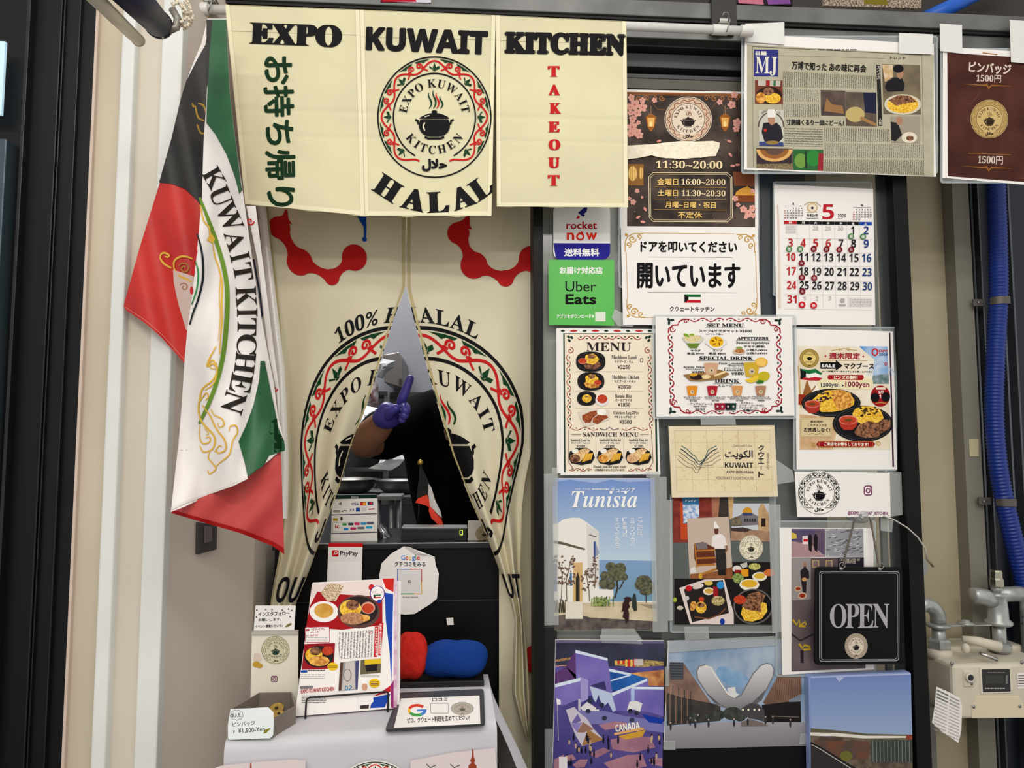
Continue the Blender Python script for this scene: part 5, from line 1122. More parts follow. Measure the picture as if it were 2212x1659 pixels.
c.poly('food_picture', [(690, 990), (720, 940), (800, 915), (920, 920), (990, 960), (1020, 1040), (960, 1090), (780, 1100), (700, 1060)], RICE); c.poly('food_picture', [(710, 1190), (760, 1110), (860, 1070), (960, 1095), (1010, 1055), (1090, 1060), (1090, 1150), (990, 1200), (960, 1245), (840, 1250), (740, 1225)], MEAT)
for i in range(26): c.ell('food_picture', 770+rnd.random()*190, 930+rnd.random()*95, 8+10*rnd.random(), 6+6*rnd.random(), ink(84, 56, 30), 7)
c.poly('food_picture', [(548, 1055), (745, 1055), (730, 1130), (690, 1165), (600, 1165), (565, 1130)], ink(176, 64, 48)); c.ell('food_picture', 645, 1060, 98, 50, ink(212, 130, 116)); c.ell('food_picture', 645, 1062, 86, 42, SAUCE); c.ell('food_picture', 648, 1062, 40, 16, ink(110, 84, 40))
c.rect('offer_card', 140, 1040, 473, 1243, ink(214, 194, 150), ang=0); c.frame('offer_card', 150, 1050, 463, 1233, 4, ink(150, 124, 84))
c.text('offer_card', '週末限定!', (245, 1065, 385, 1090), ink(70, 56, 50), b=1); c.text('offer_card', 'このチャンスを', (218, 1100, 420, 1130), ink(70, 56, 50), b=1); c.text('offer_card', 'お見逃しなく!', (178, 1142, 456, 1188), ink(60, 46, 44), b=1.8); c.line('offer_card', [(230, 1215), (270, 1200), (310, 1215), (350, 1200), (385, 1215)], 6, ink(150, 124, 84))
c.poly('banner', [(310, 1315), (335, 1283), (905, 1283), (930, 1315), (905, 1348), (335, 1348)], ink(150, 26, 36)); c.frame('banner', 338, 1288, 902, 1343, 4, GOLD); c.text('banner', 'ご来店をお待ちしております!', (390, 1295, 860, 1335), ink(246, 234, 214), b=1.4); c.line('banner', spiral(965, 1312, 30, 180, 1.3), 7, GOLD); c.line('banner', spiral(285, 1315, 24, 0, 1.3), 6, GOLD)
c.build()

# ------------------------------------------------------------------ account sign (its square code is left blank)
o, c = sheet('account_sign', 'white paper strip with the round black emblem and a purple account name', 'sign', [(1716.6, 1018.5), (1922, 1021), (1924, 1117), (1722, 1117)], -0.0125, Q, 0.6, tapes=([[(1918, 1020), (1947, 1020), (1950, 1112), (1924, 1116)], 0.0016], [[(1673, 990), (1712, 1017), (1718, 1040), (1680, 1046), (1668, 1020)], 0.004]))
emblem(c, 1432, 757, 188, 190, 2, red=BLACK, grn=BLACK, disc=ink(244, 240, 234))
PU = ink(126, 44, 98)
c.frame('camera_glyph', 1832, 695, 1898, 775, 9, PU, r=18); c.ring('camera_glyph', 1865, 736, 17, 19, 8, PU, 24); c.ell('camera_glyph', 1884, 712, 5, 5, PU, 10)
c.text('lettering', '@EXPO_KUWAIT_KITCHEN_', (1685, 920, 2055, 958), PU, 'ss', b=0.6, ang=0.8)
c.build()

# ------------------------------------------------------------------ travel poster
T = (1140, 1000, 4.147); YT = -0.004
o, c = sheet('travel_poster', 'blue-sky travel poster lettered Tunisia with a white seaside house', 'poster', [(1193.5, 1033), (1414, 1033), (1420, 1362), (1197, 1362)], YT, T, 0.0, tapes=([[(1160, 1025), (1205, 1022), (1207, 1350), (1163, 1352)]], [[(1405, 1030), (1440, 1030), (1443, 1365), (1410, 1366)]], [[(1300, 1358), (1370, 1358), (1392, 1388), (1296, 1384)], -0.004]))
bz = base_of(o)[2]; zz = lambda y: zat(1300, 1000+y/4.147, YT)-bz
c.poly('picture_ground', [(222, 140), (1138, 140), (1150, 930), (228, 930)], grad('travel_sky', zz(930), zz(150), (190, 210, 224), (112, 142, 200)))
c.poly('picture_ground', [(225, 140), (1105, 140), (1105, 160), (900, 172), (740, 150), (610, 182), (380, 150), (225, 172)], ink(160, 176, 216))
c.poly('sea', [(640, 868), (900, 872), (1145, 878), (1150, 1235), (640, 1240)], grad('travel_sea', zz(1240), zz(870), (110, 150, 176), (128, 158, 196)))
c.poly('ground', [(238, 1250), (700, 1255), (800, 1240), (1155, 1250), (1162, 1500), (236, 1500)], tex('sand_print', (196, 180, 148), (216, 202, 172), 30, 4))
c.poly('ground', [(236, 1370), (420, 1350), (560, 1385), (820, 1400), (1162, 1420), (1162, 1500), (236, 1500)], tex('shadow_print', (72, 66, 66), (110, 100, 92), 60, 4)); c.poly('ground', [(1000, 1265), (1155, 1270), (1155, 1310), (1080, 1300)], ink(150, 136, 116))
HW = ink(234, 230, 222)
c.poly('white_house', [(226, 548), (270, 540), (320, 505), (400, 490), (465, 492), (525, 530), (545, 545), (637, 615), (640, 1130), (765, 1132), (768, 1215), (560, 1245), (236, 1250)], HW)
c.poly('white_house', [(525, 545), (637, 615), (640, 1130), (540, 1000)], ink(216, 212, 208)); c.poly('white_house', [(230, 695), (300, 705), (520, 768), (505, 782), (300, 730), (230, 720)], ink(96, 90, 88)); c.poly('white_house', [(540, 645), (560, 640), (620, 660), (612, 670), (565, 652)], ink(110, 104, 100))
c.poly('white_house', [(590, 705), (606, 702), (606, 880), (592, 870)], ink(66, 88, 130)); c.poly('white_house', [(606, 705), (640, 800), (625, 830), (606, 830)], ink(150, 160, 180)); c.rect('white_house', 228, 900, 262, 1150, ink(96, 120, 164)); c.rect('white_house', 378, 985, 396, 1100, ink(76, 106, 150))
c.poly('white_house', [(410, 892), (492, 890), (492, 1245), (405, 1245)], ink(214, 176, 120)); c.poly('white_house', [(430, 1245), (430, 1030), (448, 975), (465, 1030), (465, 1245)], ink(70, 62, 56))
VN = tex('vine_leaf_print', (84, 64, 52), (140, 112, 96), 300, 3)
for i in range(120):
    q = rnd.random()
    if q < 0.55: x, y = 235+rnd.random()*190, 830+rnd.random()*260
    elif q < 0.8: x, y = 480+rnd.random()*100, 930+rnd.random()*210
    else: x, y = 585+rnd.random()*50, 840+rnd.random()*260
    c.ell('vines', x, y, 9+9*rnd.random(), 5+7*rnd.random(), VN, 6, ang=rnd.random()*180)
for q in ([(300, 1240), (310, 1000), (280, 900)], [(350, 1240), (345, 1050), (390, 860)], [(555, 1240), (545, 1100), (520, 980)], [(600, 1120), (610, 900)]): c.line('vines', q, 7, ink(110, 90, 76))
TG = tex('tree_print', (60, 62, 50), (112, 110, 84), 160, 4)
for x, y, rx, ry in ((745, 930, 48, 42), (830, 950, 52, 55), (790, 1000, 85, 60), (690, 1010, 42, 40), (860, 1020, 38, 34), (690, 1080, 55, 50), (740, 1090, 46, 46), (1040, 1060, 70, 56), (1080, 1110, 62, 60), (1000, 1095, 42, 44), (1060, 1150, 60, 36)): c.ell('trees', x, y, rx, ry, TG, 12)
c.g().line('trees', [(800, 1050), (805, 1120), (780, 1210)], 14, ink(70, 62, 54)); c.line('trees', [(860, 1060), (820, 1130)], 10, ink(70, 62, 54)); c.line('trees', [(1060, 1170), (1062, 1250)], 8, ink(70, 62, 54))
c.g()
for i in range(26): x = 540+rnd.random()*240; c.line('trees', [(x, 1285), (x+rnd.random()*14-7, 1190+rnd.random()*30)], 9, LEAFP)
for i in range(14): x = 240+rnd.random()*100; c.line('trees', [(x, 1340), (x+rnd.random()*30-15, 1215+rnd.random()*60)], 9, ink(72, 70, 56))
c.poly('walker', [(850, 1260), (870, 1225), (860, 1210), (890, 1198), (925, 1205), (930, 1235), (905, 1250), (915, 1290), (900, 1310), (908, 1350), (905, 1410), (880, 1440), (872, 1400), (850, 1380), (862, 1330), (838, 1335), (848, 1300)], ink(66, 44, 44)); c.g().poly('walker', [(935, 1215), (950, 1170), (965, 1175), (975, 1240), (978, 1320), (955, 1330), (935, 1290)], ink(60, 68, 64))
c.rect('code_patch', 338, 1242, 494, 1398, ink(226, 218, 202))
TW = ink(244, 244, 242)
c.text('lettering', 'Tunisia', (392, 250, 982, 400), TW, 'bi', res=4); c.text('lettering', 'チュニジア', (745, 222, 962, 264), TW, b=0.8); c.text('lettering', 'アラブ、アフリカ、地中海世界の交差点', (420, 228, 730, 244), TW, b=0.5)
for t, x0, x1, y0, y1 in (('ここには、', 985, 1028, 487, 690), ('北アフリカの', 917, 958, 487, 752), ('「素敵」の', 848, 888, 490, 668), ('すべてがある。', 780, 822, 487, 790)): c.text('lettering', t, (x0, y0, x1, y1), TW, down=True)
c.build()

# ------------------------------------------------------------------ collage of food photographs
G = (1420, 1060, 4.88)
o, c = sheet('photo_collage', 'collage of food, chef and golden dome photos in a clear sleeve under the jigsaw', 'photo collage', [(1450, 1072), (1661, 1072), (1670, 1351), (1455, 1351)], -0.004, G, 0, mat('slate_sheet', (84, 90, 88), 0.5), sleeve=(1447, 1066, 1676, 1367, 0.0012), tapes=([[(1432, 1080), (1452, 1080), (1454, 1340), (1434, 1342)]], [[(1660, 1090), (1686, 1090), (1690, 1365), (1668, 1368)]], [[(1478, 1354), (1530, 1354), (1532, 1380), (1480, 1383)]]))
c.poly('brick_photo', [(165, 60), (745, 60), (745, 540), (165, 548)], tex('red_brick_print', (110, 40, 34), (140, 58, 48), 60)); c.poly('brick_photo', [(240, 130), (300, 110), (320, 515), (245, 515)], ink(190, 84, 46)); c.poly('brick_photo', [(570, 60), (660, 60), (650, 280), (580, 280)], tex('tan_brick_print', (150, 96, 72), (176, 120, 94), 60)); c.poly('brick_photo', [(660, 60), (745, 60), (745, 285), (640, 285)], ink(74, 66, 62)); c.poly('brick_photo', [(745, 60), (805, 60), (790, 300), (760, 300)], tex('sandstone_print', (190, 150, 104), (214, 176, 128), 60))
c.poly('banner_photo', [(262, 70), (438, 70), (442, 275), (390, 320), (278, 350)], ink(60, 106, 150)); c.poly('banner_photo', [(268, 150), (440, 145), (441, 275), (275, 345)], tex('city_print', (90, 140, 200), (230, 234, 240), 130, 4)); c.text('banner_photo', 'アンマン', (290, 93, 405, 120), WHITE, b=0.8)
c.poly('dome_photo', [(800, 135), (1178, 135), (1190, 535), (775, 525)], ink(196, 200, 208)); c.poly('dome_photo', [(790, 290), (880, 255), (890, 240), (1010, 240), (1060, 270), (1060, 360), (800, 380)], ink(118, 112, 116)); c.poly('dome_photo', [(895, 240), (900, 205), (925, 180), (950, 168), (980, 182), (1000, 210), (1005, 240)], ink(206, 146, 52)); c.rect('dome_photo', 898, 232, 1002, 262, ink(70, 80, 106))
for i in range(5): c.poly('dome_photo', [(915+26*i, 330), (915+26*i, 300), (925+26*i, 290), (935+26*i, 300), (935+26*i, 330)], ink(70, 66, 74))
c.poly('dome_photo', [(785, 290), (860, 270), (890, 330), (885, 370), (785, 375)], tex('stone_wall_print', (90, 80, 68), (128, 112, 92), 120)); c.poly('dome_photo', [(1060, 200), (1085, 150), (1105, 130), (1130, 150), (1145, 200), (1175, 240), (1180, 440), (1060, 430)], tex('minaret_print', (176, 138, 98), (200, 166, 122), 80)); c.rect('dome_photo', 1095, 290, 1140, 378, ink(60, 46, 40)); c.poly('dome_photo', [(778, 390), (1185, 430), (1190, 535), (775, 525)], tex('court_print', (150, 116, 92), (176, 140, 112), 60)); c.poly('dome_photo', [(780, 395), (900, 385), (1000, 410), (930, 440), (780, 425)], ink(80, 66, 62))
c.poly('chef_photo', [(312, 292), (752, 275), (800, 930), (342, 945)], ink(196, 176, 160)); c.poly('chef_photo', [(345, 880), (620, 850), (800, 800), (800, 930), (342, 945)], tex('floor_print', (120, 70, 40), (150, 94, 58), 60)); c.poly('chef_photo', [(385, 560), (480, 540), (600, 600), (620, 760), (430, 800), (390, 720)], ink(96, 60, 44))
for y in (625, 705, 780): c.line('chef_photo', [(405, y+8), (610, y)], 18, ink(176, 112, 60))
c.line('chef_photo', [(395, 560), (415, 810)], 12, ink(176, 112, 60)); c.poly('chef_photo', [(400, 560), (520, 545), (530, 610), (420, 620)], ink(120, 110, 110)); c.poly('chef_photo', [(345, 820), (395, 800), (410, 860), (350, 870)], ink(220, 216, 212)); c.line('chef_photo', [(470, 880), (635, 820)], 22, ink(176, 112, 60)); c.ell('chef_photo', 455, 900, 20, 32, ink(206, 160, 60))
c.poly('chef_photo', [(598, 330), (608, 322), (650, 385), (645, 400), (598, 405)], ink(240, 236, 232)); c.poly('chef_photo', [(598, 400), (645, 398), (642, 450), (622, 468), (602, 445)], ink(96, 66, 54)); c.poly('chef_photo', [(580, 480), (620, 462), (680, 458), (712, 490), (735, 575), (700, 580), (705, 612), (610, 612), (600, 585), (572, 585)], ink(232, 224, 220)); c.poly('chef_photo', [(610, 610), (722, 610), (730, 840), (625, 835)], ink(58, 54, 54)); c.poly('chef_photo', [(640, 835), (720, 835), (725, 890), (640, 890)], ink(46, 38, 36)); c.line('chef_photo', [(728, 575), (735, 620), (715, 655)], 16, ink(130, 92, 76))
emblem(c, 988, 600, 122, 128, 1, k1=ink(60, 56, 52), red=ink(84, 78, 70), grn=ink(84, 78, 70), disc=ink(232, 222, 196))
c.poly('feast_photo', [(792, 752), (1200, 752), (1215, 1415), (800, 1405)], ink(40, 36, 36)); c.ell('feast_photo', 840, 825, 48, 36, ink(220, 210, 200)); c.rect('feast_photo', 815, 835, 880, 872, ink(140, 30, 40)); c.rect('feast_photo', 882, 830, 960, 905, ink(226, 150, 40)); c.poly('feast_photo', [(870, 775), (945, 752), (950, 800), (900, 820)], ink(190, 186, 180)); c.ell('feast_photo', 1025, 800, 62, 36, tex('salad_print2', (110, 140, 50), (226, 210, 130), 300)); c.ell('feast_photo', 1078, 905, 78, 48, ink(232, 224, 206)); c.ell('feast_photo', 1078, 900, 58, 30, ink(216, 176, 70)); c.ell('feast_photo', 1180, 865, 60, 36, ink(206, 110, 70)); c.ell('feast_photo', 850, 920, 60, 55, LEAFP); c.ell('feast_photo', 970, 990, 105, 60, ink(236, 228, 208)); c.ell('feast_photo', 970, 980, 84, 40, ink(222, 170, 60))
c.ring('feast_photo', 1010, 1220, 200, 180, 16, ink(96, 92, 92), 40); c.ell('feast_photo', 1010, 1220, 190, 170, ink(28, 26, 28), 36); c.poly('feast_photo', [(880, 1300), (900, 1220), (960, 1170), (1080, 1160), (1150, 1190), (1160, 1270), (1100, 1350), (1000, 1380), (920, 1370)], RICE); c.poly('feast_photo', [(890, 1220), (960, 1090), (1060, 1060), (1140, 1100), (1120, 1150), (1090, 1200), (1095, 1280), (1030, 1270), (930, 1250)], MEAT); c.ell('feast_photo', 870, 1148, 65, 48, SAUCE)
c.poly('cutout_photo', [(180, 928), (800, 930), (806, 1410), (180, 1410)], ink(38, 34, 34)); c.poly('cutout_photo', [(232, 1025), (500, 935), (705, 932), (805, 1290), (806, 1408), (345, 1408)], ink(222, 206, 200)); c.poly('cutout_photo', [(280, 1040), (500, 965), (690, 940), (755, 1290), (365, 1388)], ink(50, 44, 44)); c.ell('cutout_photo', 430, 1010, 60, 24, ink(216, 206, 196), ang=-15); c.ell('cutout_photo', 540, 975, 45, 24, ink(216, 186, 90)); c.ell('cutout_photo', 540, 1060, 58, 40, ink(232, 222, 206)); c.ell('cutout_photo', 545, 1058, 45, 26, ink(206, 160, 80)); c.rect('cutout_photo', 588, 1010, 640, 1110, ink(150, 34, 46)); c.ell('cutout_photo', 640, 1160, 70, 52, tex('salad_print3', (120, 100, 50), (214, 196, 140), 300)); c.ell('cutout_photo', 460, 1230, 58, 62, RICE); c.ell('cutout_photo', 460, 1205, 40, 26, MEAT); c.ell('cutout_photo', 375, 1215, 32, 55, CHICK, ang=15); c.ell('cutout_photo', 465, 1145, 28, 26, SAUCE); c.ell('cutout_photo', 332, 1028, 34, 30, ink(190, 30, 40)); c.ell('cutout_photo', 665, 995, 38, 40, ink(60, 140, 206)); c.ell('cutout_photo', 312, 1132, 24, 24, ink(200, 196, 196)); c.ell('cutout_photo', 685, 1380, 26, 34, ink(40, 70, 150)); c.ell('cutout_photo', 240, 1235, 34, 22, ink(200, 190, 170)); c.ell('cutout_photo', 185, 1150, 20, 24, ink(170, 180, 70))
c.line('cutout_photo', [(390, 1330), (540, 1350), (650, 1310), (720, 1240)], 14, ink(120, 86, 60))
c.build()
# ------------------------------------------------------------------ photo sheet behind the OPEN board
O = (1660, 1100, 4.365)
ox = lambda x, y: (O[0]+x/O[2], O[1]+y/O[2])
o, c = sheet('photo_sheet', 'white-bordered sheet of event photos half hidden by the OPEN board', 'photo sheet', [(1684, 1139.5), (1887, 1141), (1888, 1446), (1690, 1458)], -0.0065, O, 0, sleeve=(1675, 1124, 1892, 1462, 0.0012), tapes=([[(1902, 1118), (1930, 1124), (1927, 1150), (1902, 1146)], 0.002],))
c.poly('photo_print', [(218, 185), (533, 185), (533, 450), (218, 455)], tex('stage_print', (120, 88, 92), (70, 70, 110), 16)); c.poly('photo_print', [(218, 300), (400, 330), (533, 440), (533, 450), (218, 455)], ink(170, 136, 140)); c.poly('photo_print', [(320, 255), (370, 250), (375, 330), (322, 330)], ink(226, 214, 214)); c.rect('photo_print', 330, 280, 372, 305, ink(190, 40, 50))
for x in (392, 445): c.poly('photo_print', [(x-18, 270), (x-8, 235), (x+8, 235), (x+20, 265), (x+16, 405), (x-12, 385)], ink(40, 36, 44))
c.poly('photo_print', [(216, 215), (262, 235), (268, 275), (218, 280)], ink(206, 180, 80))
c.poly('photo_print', [(538, 185), (895, 185), (898, 450), (540, 448)], ink(150, 150, 156))
for i in range(70):
    x, y = 550+rnd.random()*330, 195+rnd.random()*240; a = rnd.random()*40-40
    c.ell('photo_print', x, y, 22*rnd.random()+8, 5, ink(90, 90, 98) if i % 2 else ink(196, 196, 200), 7, ang=a)
c.poly('photo_print', [(218, 460), (900, 452), (915, 1500), (218, 1530)], tex('group_photo_print', (110, 96, 100), (76, 64, 68), 9)); c.poly('photo_print', [(218, 460), (400, 455), (400, 850), (220, 860)], ink(150, 142, 142)); c.poly('photo_print', [(300, 580), (330, 555), (335, 505), (352, 505), (356, 555), (382, 585), (385, 650), (360, 660), (355, 790), (325, 790), (305, 660)], ink(54, 46, 52)); c.ell('photo_print', 342, 520, 16, 22, ink(160, 116, 96)); c.ell('photo_print', 338, 662, 24, 18, ink(206, 160, 100))
for x, y in ((445, 510), (572, 510)): c.rect('photo_print', x-32, y-30, x+32, y+40, ink(190, 156, 116)); c.rect('photo_print', x-22, y-22, x+22, y+32, ink(120, 104, 98))
c.rect('certificate_print', 655, 455, 895, 548, ink(46, 40, 52)); c.text('certificate_print', 'CERTIFICATE OF', (672, 466, 862, 488), ink(206, 196, 176), 'sb'); c.text('certificate_print', 'SERVICE', (722, 490, 820, 510), ink(206, 196, 176), 'sb')
for x, y, r in ((280, 750, 34), (318, 815, 40)): c.ell('photo_print', x, y, r, r*0.8, ink(206, 176, 150)); c.ell('photo_print', x, y, r*0.7, r*0.5, ink(150, 62, 40))
for q in ([(230, 1040), (265, 1090), (290, 1040), (300, 1095), (345, 1060), (355, 1090)], [(290, 1270), (320, 1310), (340, 1280), (395, 1300)], [(285, 1100), (350, 1105)], [(325, 1325), (400, 1320)]): c.line('photo_print', q, 20, ink(190, 156, 60))
c.line('photo_print', [(222, 1180), (300, 1240), (420, 1180)], 16, ink(60, 50, 54)); c.poly('photo_print', [(300, 1330), (330, 1330), (332, 1450), (305, 1450)], ink(54, 46, 54))
c.build()

# ------------------------------------------------------------------ OPEN board on its ball chain
YO = -0.034
op = thing('open_sign', 'square black OPEN board hanging from a ball chain', 'sign', at(*ox(860, 1470), YO))
def rquad(P, r, n=5):
    """rounded quadrilateral"""
    P = [np.array(p, float) for p in P]; out = []
    for i in range(4):
        a, b, c_ = P[i-1], P[i], P[(i+1) % 4]; u = (a-b)/np.linalg.norm(a-b); w = (c_-b)/np.linalg.norm(c_-b)
        for k in range(n+1):
            t = k/n; out.append(b+u*r*(1-t)**2+w*r*t**2)
    return out
BQ = [(446, 545), (1262, 548), (1285, 1462), (437, 1470)]
bo = MB().prism([at(*ox(*p), YO) for p in rquad(BQ, 42)], (0, 0.006, 0)).build('board', mat('black_acrylic_board', (4, 4, 5), 0.5, spec=0.2), op); bevel(bo, 0.0008)
c = Canvas(bo, flat(YO), O, 0.3); SI = mat('silver_ink', (176, 172, 178), 0.4, 0.3)
for dd, w in ((0, 6), (14, 4)):
    c.line('border_print', rquad([(482+dd, 586+dd), (1232-dd, 590+dd), (1228-dd, 1428-dd), (482+dd, 1434-dd)], 30), w, SI, closed=True)
for ch, x0, x1 in (('O', 580, 735), ('P', 728, 855), ('E', 843, 990), ('N', 985, 1140)): c.text('lettering', ch, (x0, 893, x1, 1120), SI, 'fb', res=5)
c.build()
st = thing('emblem_sticker', 'round beige emblem sticker on the lower part of the OPEN board', 'sticker', at(*ox(827, 1408), YO-0.001))
c = Canvas(st, flat(YO-0.0006), O); emblem(c, 827, 1290, 104, 116, 1, k1=ink(84, 76, 72), red=ink(140, 124, 108), grn=ink(140, 124, 108), disc=ink(214, 202, 182), band=ink(176, 160, 140), pot=ink(40, 36, 40)); c.build()
MB().prism([at(*ox(827+106*math.cos(t), 1290+118*math.sin(t)), YO-0.0005) for t in np.linspace(0, 2*math.pi, 33)[:-1]], (0, 0.0004, 0)).build('backing', mat('sticker_beige', (206, 194, 176), 0.5), st)
mb = MB()
for P0, P1 in (((815, 85), (700, 530)), ((960, 85), (1040, 530))):
    for i in range(34):
        t = i/33; q = (P0[0]+(P1[0]-P0[0])*t, P0[1]+(P1[1]-P0[1])*t); mb.ball(at(*ox(*q), -0.016-0.020*t), 0.0023, 7, 5)
    p, q = at(*ox(*P0), -0.016), at(*ox(*P1), -0.036); mb.tube([p, q], 0.0006, 6)
mb.build('ball_chain', mat('dark_chain_metal', (120, 112, 104), 0.3, 0.9), op, smooth=True)
for x, y in ((683, 562), (1047, 566)):
    MB().ball(at(*ox(x, y), YO-0.002), 0.0042, 12, 8).build('rivet', STEELD, op, smooth=True); MB().tube(arc3(at(*ox(x+12, y-32), YO-0.002), 0.006, 0, 2*math.pi, (1, 0, 0), (0, 0, 1), 14), 0.0009, 6).build('ring', STEELD, op, smooth=True)
o = thing('suction_hook', 'clear suction hook holding the chain of the OPEN board', 'hook', at(*ox(870, 160), -0.006))
MB().lathe([(0.034, 0), (0.033, 0.002), (0.02, 0.006), (0.012, 0.009), (0.008, 0.016), (0.0001, 0.017)], at(*ox(870, 40), -0.003), (0, -1, 0), 28, 1.0, 0.62).build('cup', clear('clear_hook', 0.35, 0.15), o, smooth=True)
MB().tube([at(*ox(870, 50), -0.018), at(*ox(870, 75), -0.02), at(*ox(885, 90), -0.022), at(*ox(905, 75), -0.022)], 0.002, 8).build('hook', STEELD, o, smooth=True)

# ------------------------------------------------------------------ large printed views at the bottom
N = (1140, 1350, 5.369)
o, c = sheet('pavilion_print', 'purple night view of angular illuminated pavilion lettered CANADA', 'poster', [(1200, 1382.5), (1434, 1384.5), (1430, 1700), (1192, 1700)], -0.011, N, 0, tapes=([[(1295, 1372), (1378, 1372), (1388, 1392), (1300, 1388)], -0.0004],), thick=0.006)
c.poly('picture_ground', [(325, 175), (1580, 185), (1560, 1870), (285, 1870)], tex('violet_plaza_print', (58, 54, 120), (96, 84, 150), 8, 4))
c.poly('night_sky', [(325, 175), (1580, 185), (1576, 480), (318, 480)], tex('night_sky_print', (38, 38, 58), (60, 62, 84), 9, 4)); c.poly('night_sky', [(325, 180), (1580, 188), (1580, 215), (325, 205)], ink(104, 96, 128))
c.line('city_lights', [(318, 415), (460, 395), (520, 385)], 26, tex('city_light_print', (60, 46, 56), (214, 160, 96), 500)); c.line('city_lights', [(318, 478), (520, 465)], 8, ink(216, 150, 100)); c.g().poly('city_lights', [(1005, 420), (1340, 400), (1575, 425), (1575, 470), (1340, 490), (1010, 470)], tex('market_light_print', (90, 80, 70), (200, 170, 100), 160))
for i in range(8): c.rect('city_lights', 1012+30*i, 412-(i > 3)*12, 1034+30*i, 455+(i > 3)*30, ink(216, 60, 40) if i % 2 else ink(244, 190, 90))
c.g().rect('city_lights', 1235, 395, 1335, 470, ink(200, 190, 186)); c.poly('city_lights', [(1180, 560), (1575, 520), (1575, 712), (1400, 705), (1380, 620)], tex('lit_facade_print', (150, 90, 56), (224, 160, 100), 40))
PV = tex('violet_wall_print', (104, 92, 168), (130, 116, 190), 10, 4); EDG = ink(214, 226, 240); BLU = tex('deep_blue_print', (20, 60, 130), (40, 100, 180), 12)
c.poly('pavilion', [(320, 690), (320, 560), (440, 480), (555, 290), (560, 640), (610, 620)], ink(90, 70, 110)); c.poly('pavilion', [(555, 290), (925, 390), (975, 750), (985, 790), (620, 830), (560, 620)], PV); c.poly('pavilion', [(555, 290), (925, 385), (928, 415), (552, 325)], EDG)
c.poly('pavilion', [(940, 510), (1205, 570), (1395, 620), (1395, 712), (980, 760)], BLU); c.poly('pavilion', [(940, 505), (1205, 565), (1160, 580), (945, 540)], EDG); c.poly('pavilion', [(960, 640), (1205, 568), (1190, 590), (965, 655)], EDG)
c.poly('pavilion', [(318, 685), (610, 615), (622, 850), (400, 940), (318, 850)], PV); c.poly('pavilion', [(315, 685), (610, 612), (610, 650), (320, 725)], EDG); c.poly('pavilion', [(610, 600), (700, 640), (700, 860), (615, 900)], ink(160, 150, 206))
c.poly('pavilion', [(970, 790), (1385, 625), (1400, 715), (1210, 725), (1220, 1000), (1030, 1000)], PV); c.poly('pavilion', [(970, 790), (1385, 622), (1388, 650), (985, 825)], EDG); c.poly('pavilion', [(1210, 720), (1575, 722), (1572, 1060), (1400, 1010), (1220, 990)], PV); c.poly('pavilion', [(1210, 718), (1575, 720), (1575, 748), (1210, 745)], EDG)
c.poly('pavilion', [(720, 710), (970, 790), (1025, 985), (990, 1010), (930, 900), (870, 960), (820, 810), (790, 900), (760, 860)], ink(186, 200, 226)); c.poly('pavilion', [(720, 705), (890, 650), (915, 760)], ink(70, 66, 100)); c.poly('pavilion', [(1195, 740), (1240, 740), (1235, 940), (1200, 940)], ink(170, 190, 230)); c.poly('pavilion', [(1180, 890), (1260, 880), (1330, 910), (1300, 1010), (1240, 980), (1150, 990)], ink(226, 224, 222))
c.poly('pavilion', [(610, 960), (690, 890), (790, 960), (780, 1010), (640, 1000)], ink(226, 220, 222)); c.poly('pavilion', [(330, 850), (380, 870), (385, 920), (340, 930)], ink(234, 228, 232)); c.rect('pavilion', 585, 860, 612, 1000, ink(196, 190, 206)); c.rect('pavilion', 775, 980, 828, 1095, ink(226, 222, 224)); c.line('pavilion', [(345, 930), (355, 1340)], 8, ink(190, 186, 210))
c.poly('plaza_floor', [(445, 985), (900, 1000), (1100, 1050), (1575, 1120), (1575, 1250), (900, 1150), (640, 1150)], ink(120, 118, 176)); c.poly('plaza_floor', [(1320, 1030), (1575, 1090), (1560, 1150), (1400, 1130)], ink(36, 70, 160))
for P in ([(820, 1160), (1000, 1120), (1150, 1130), (1120, 1180), (900, 1220)], [(960, 1330), (1200, 1280), (1420, 1300), (1480, 1420), (1230, 1480), (980, 1440)], [(880, 1600), (1150, 1510), (1330, 1500), (1380, 1640), (1000, 1720)], [(520, 1620), (600, 1560), (700, 1560), (660, 1650), (560, 1660)], [(430, 1520), (520, 1500), (560, 1560), (440, 1590)], [(300, 1560), (420, 1500), (440, 1650), (300, 1700)], [(1400, 1560), (1560, 1540), (1560, 1640), (1440, 1620)], [(700, 1500), (880, 1420), (960, 1460), (800, 1540)]): c.poly('plaza_floor', P, tex('rosy_paving_print', (150, 104, 124), (176, 128, 140), 20))
TN = ink(200, 192, 206)
c.poly('tents', [(443, 985), (540, 950), (590, 1010), (680, 1080), (770, 1210), (880, 1330), (630, 1405), (560, 1290), (500, 1150)], TN); c.poly('tents', [(505, 1140), (580, 1030), (620, 1110), (560, 1140)], ink(110, 96, 160)); c.poly('tents', [(570, 1245), (640, 1125), (770, 1210), (640, 1250)], ink(150, 110, 96)); c.poly('tents', [(630, 1390), (700, 1210), (880, 1330), (640, 1400)], ink(160, 116, 84)); c.poly('tents', [(500, 1150), (630, 1125), (570, 1245)], ink(140, 126, 190))
c.text('letters_print', 'CANADA', (1015, 1140, 1300, 1222), ink(244, 236, 220), 'sb', ang=-8, b=1.5); c.poly('letters_print', [(1000, 1255), (1340, 1185), (1345, 1215), (1005, 1280)], ink(226, 170, 100)); c.poly('letters_print', [(1040, 1290), (1370, 1215), (1330, 1290), (1140, 1330)], ink(206, 156, 70))
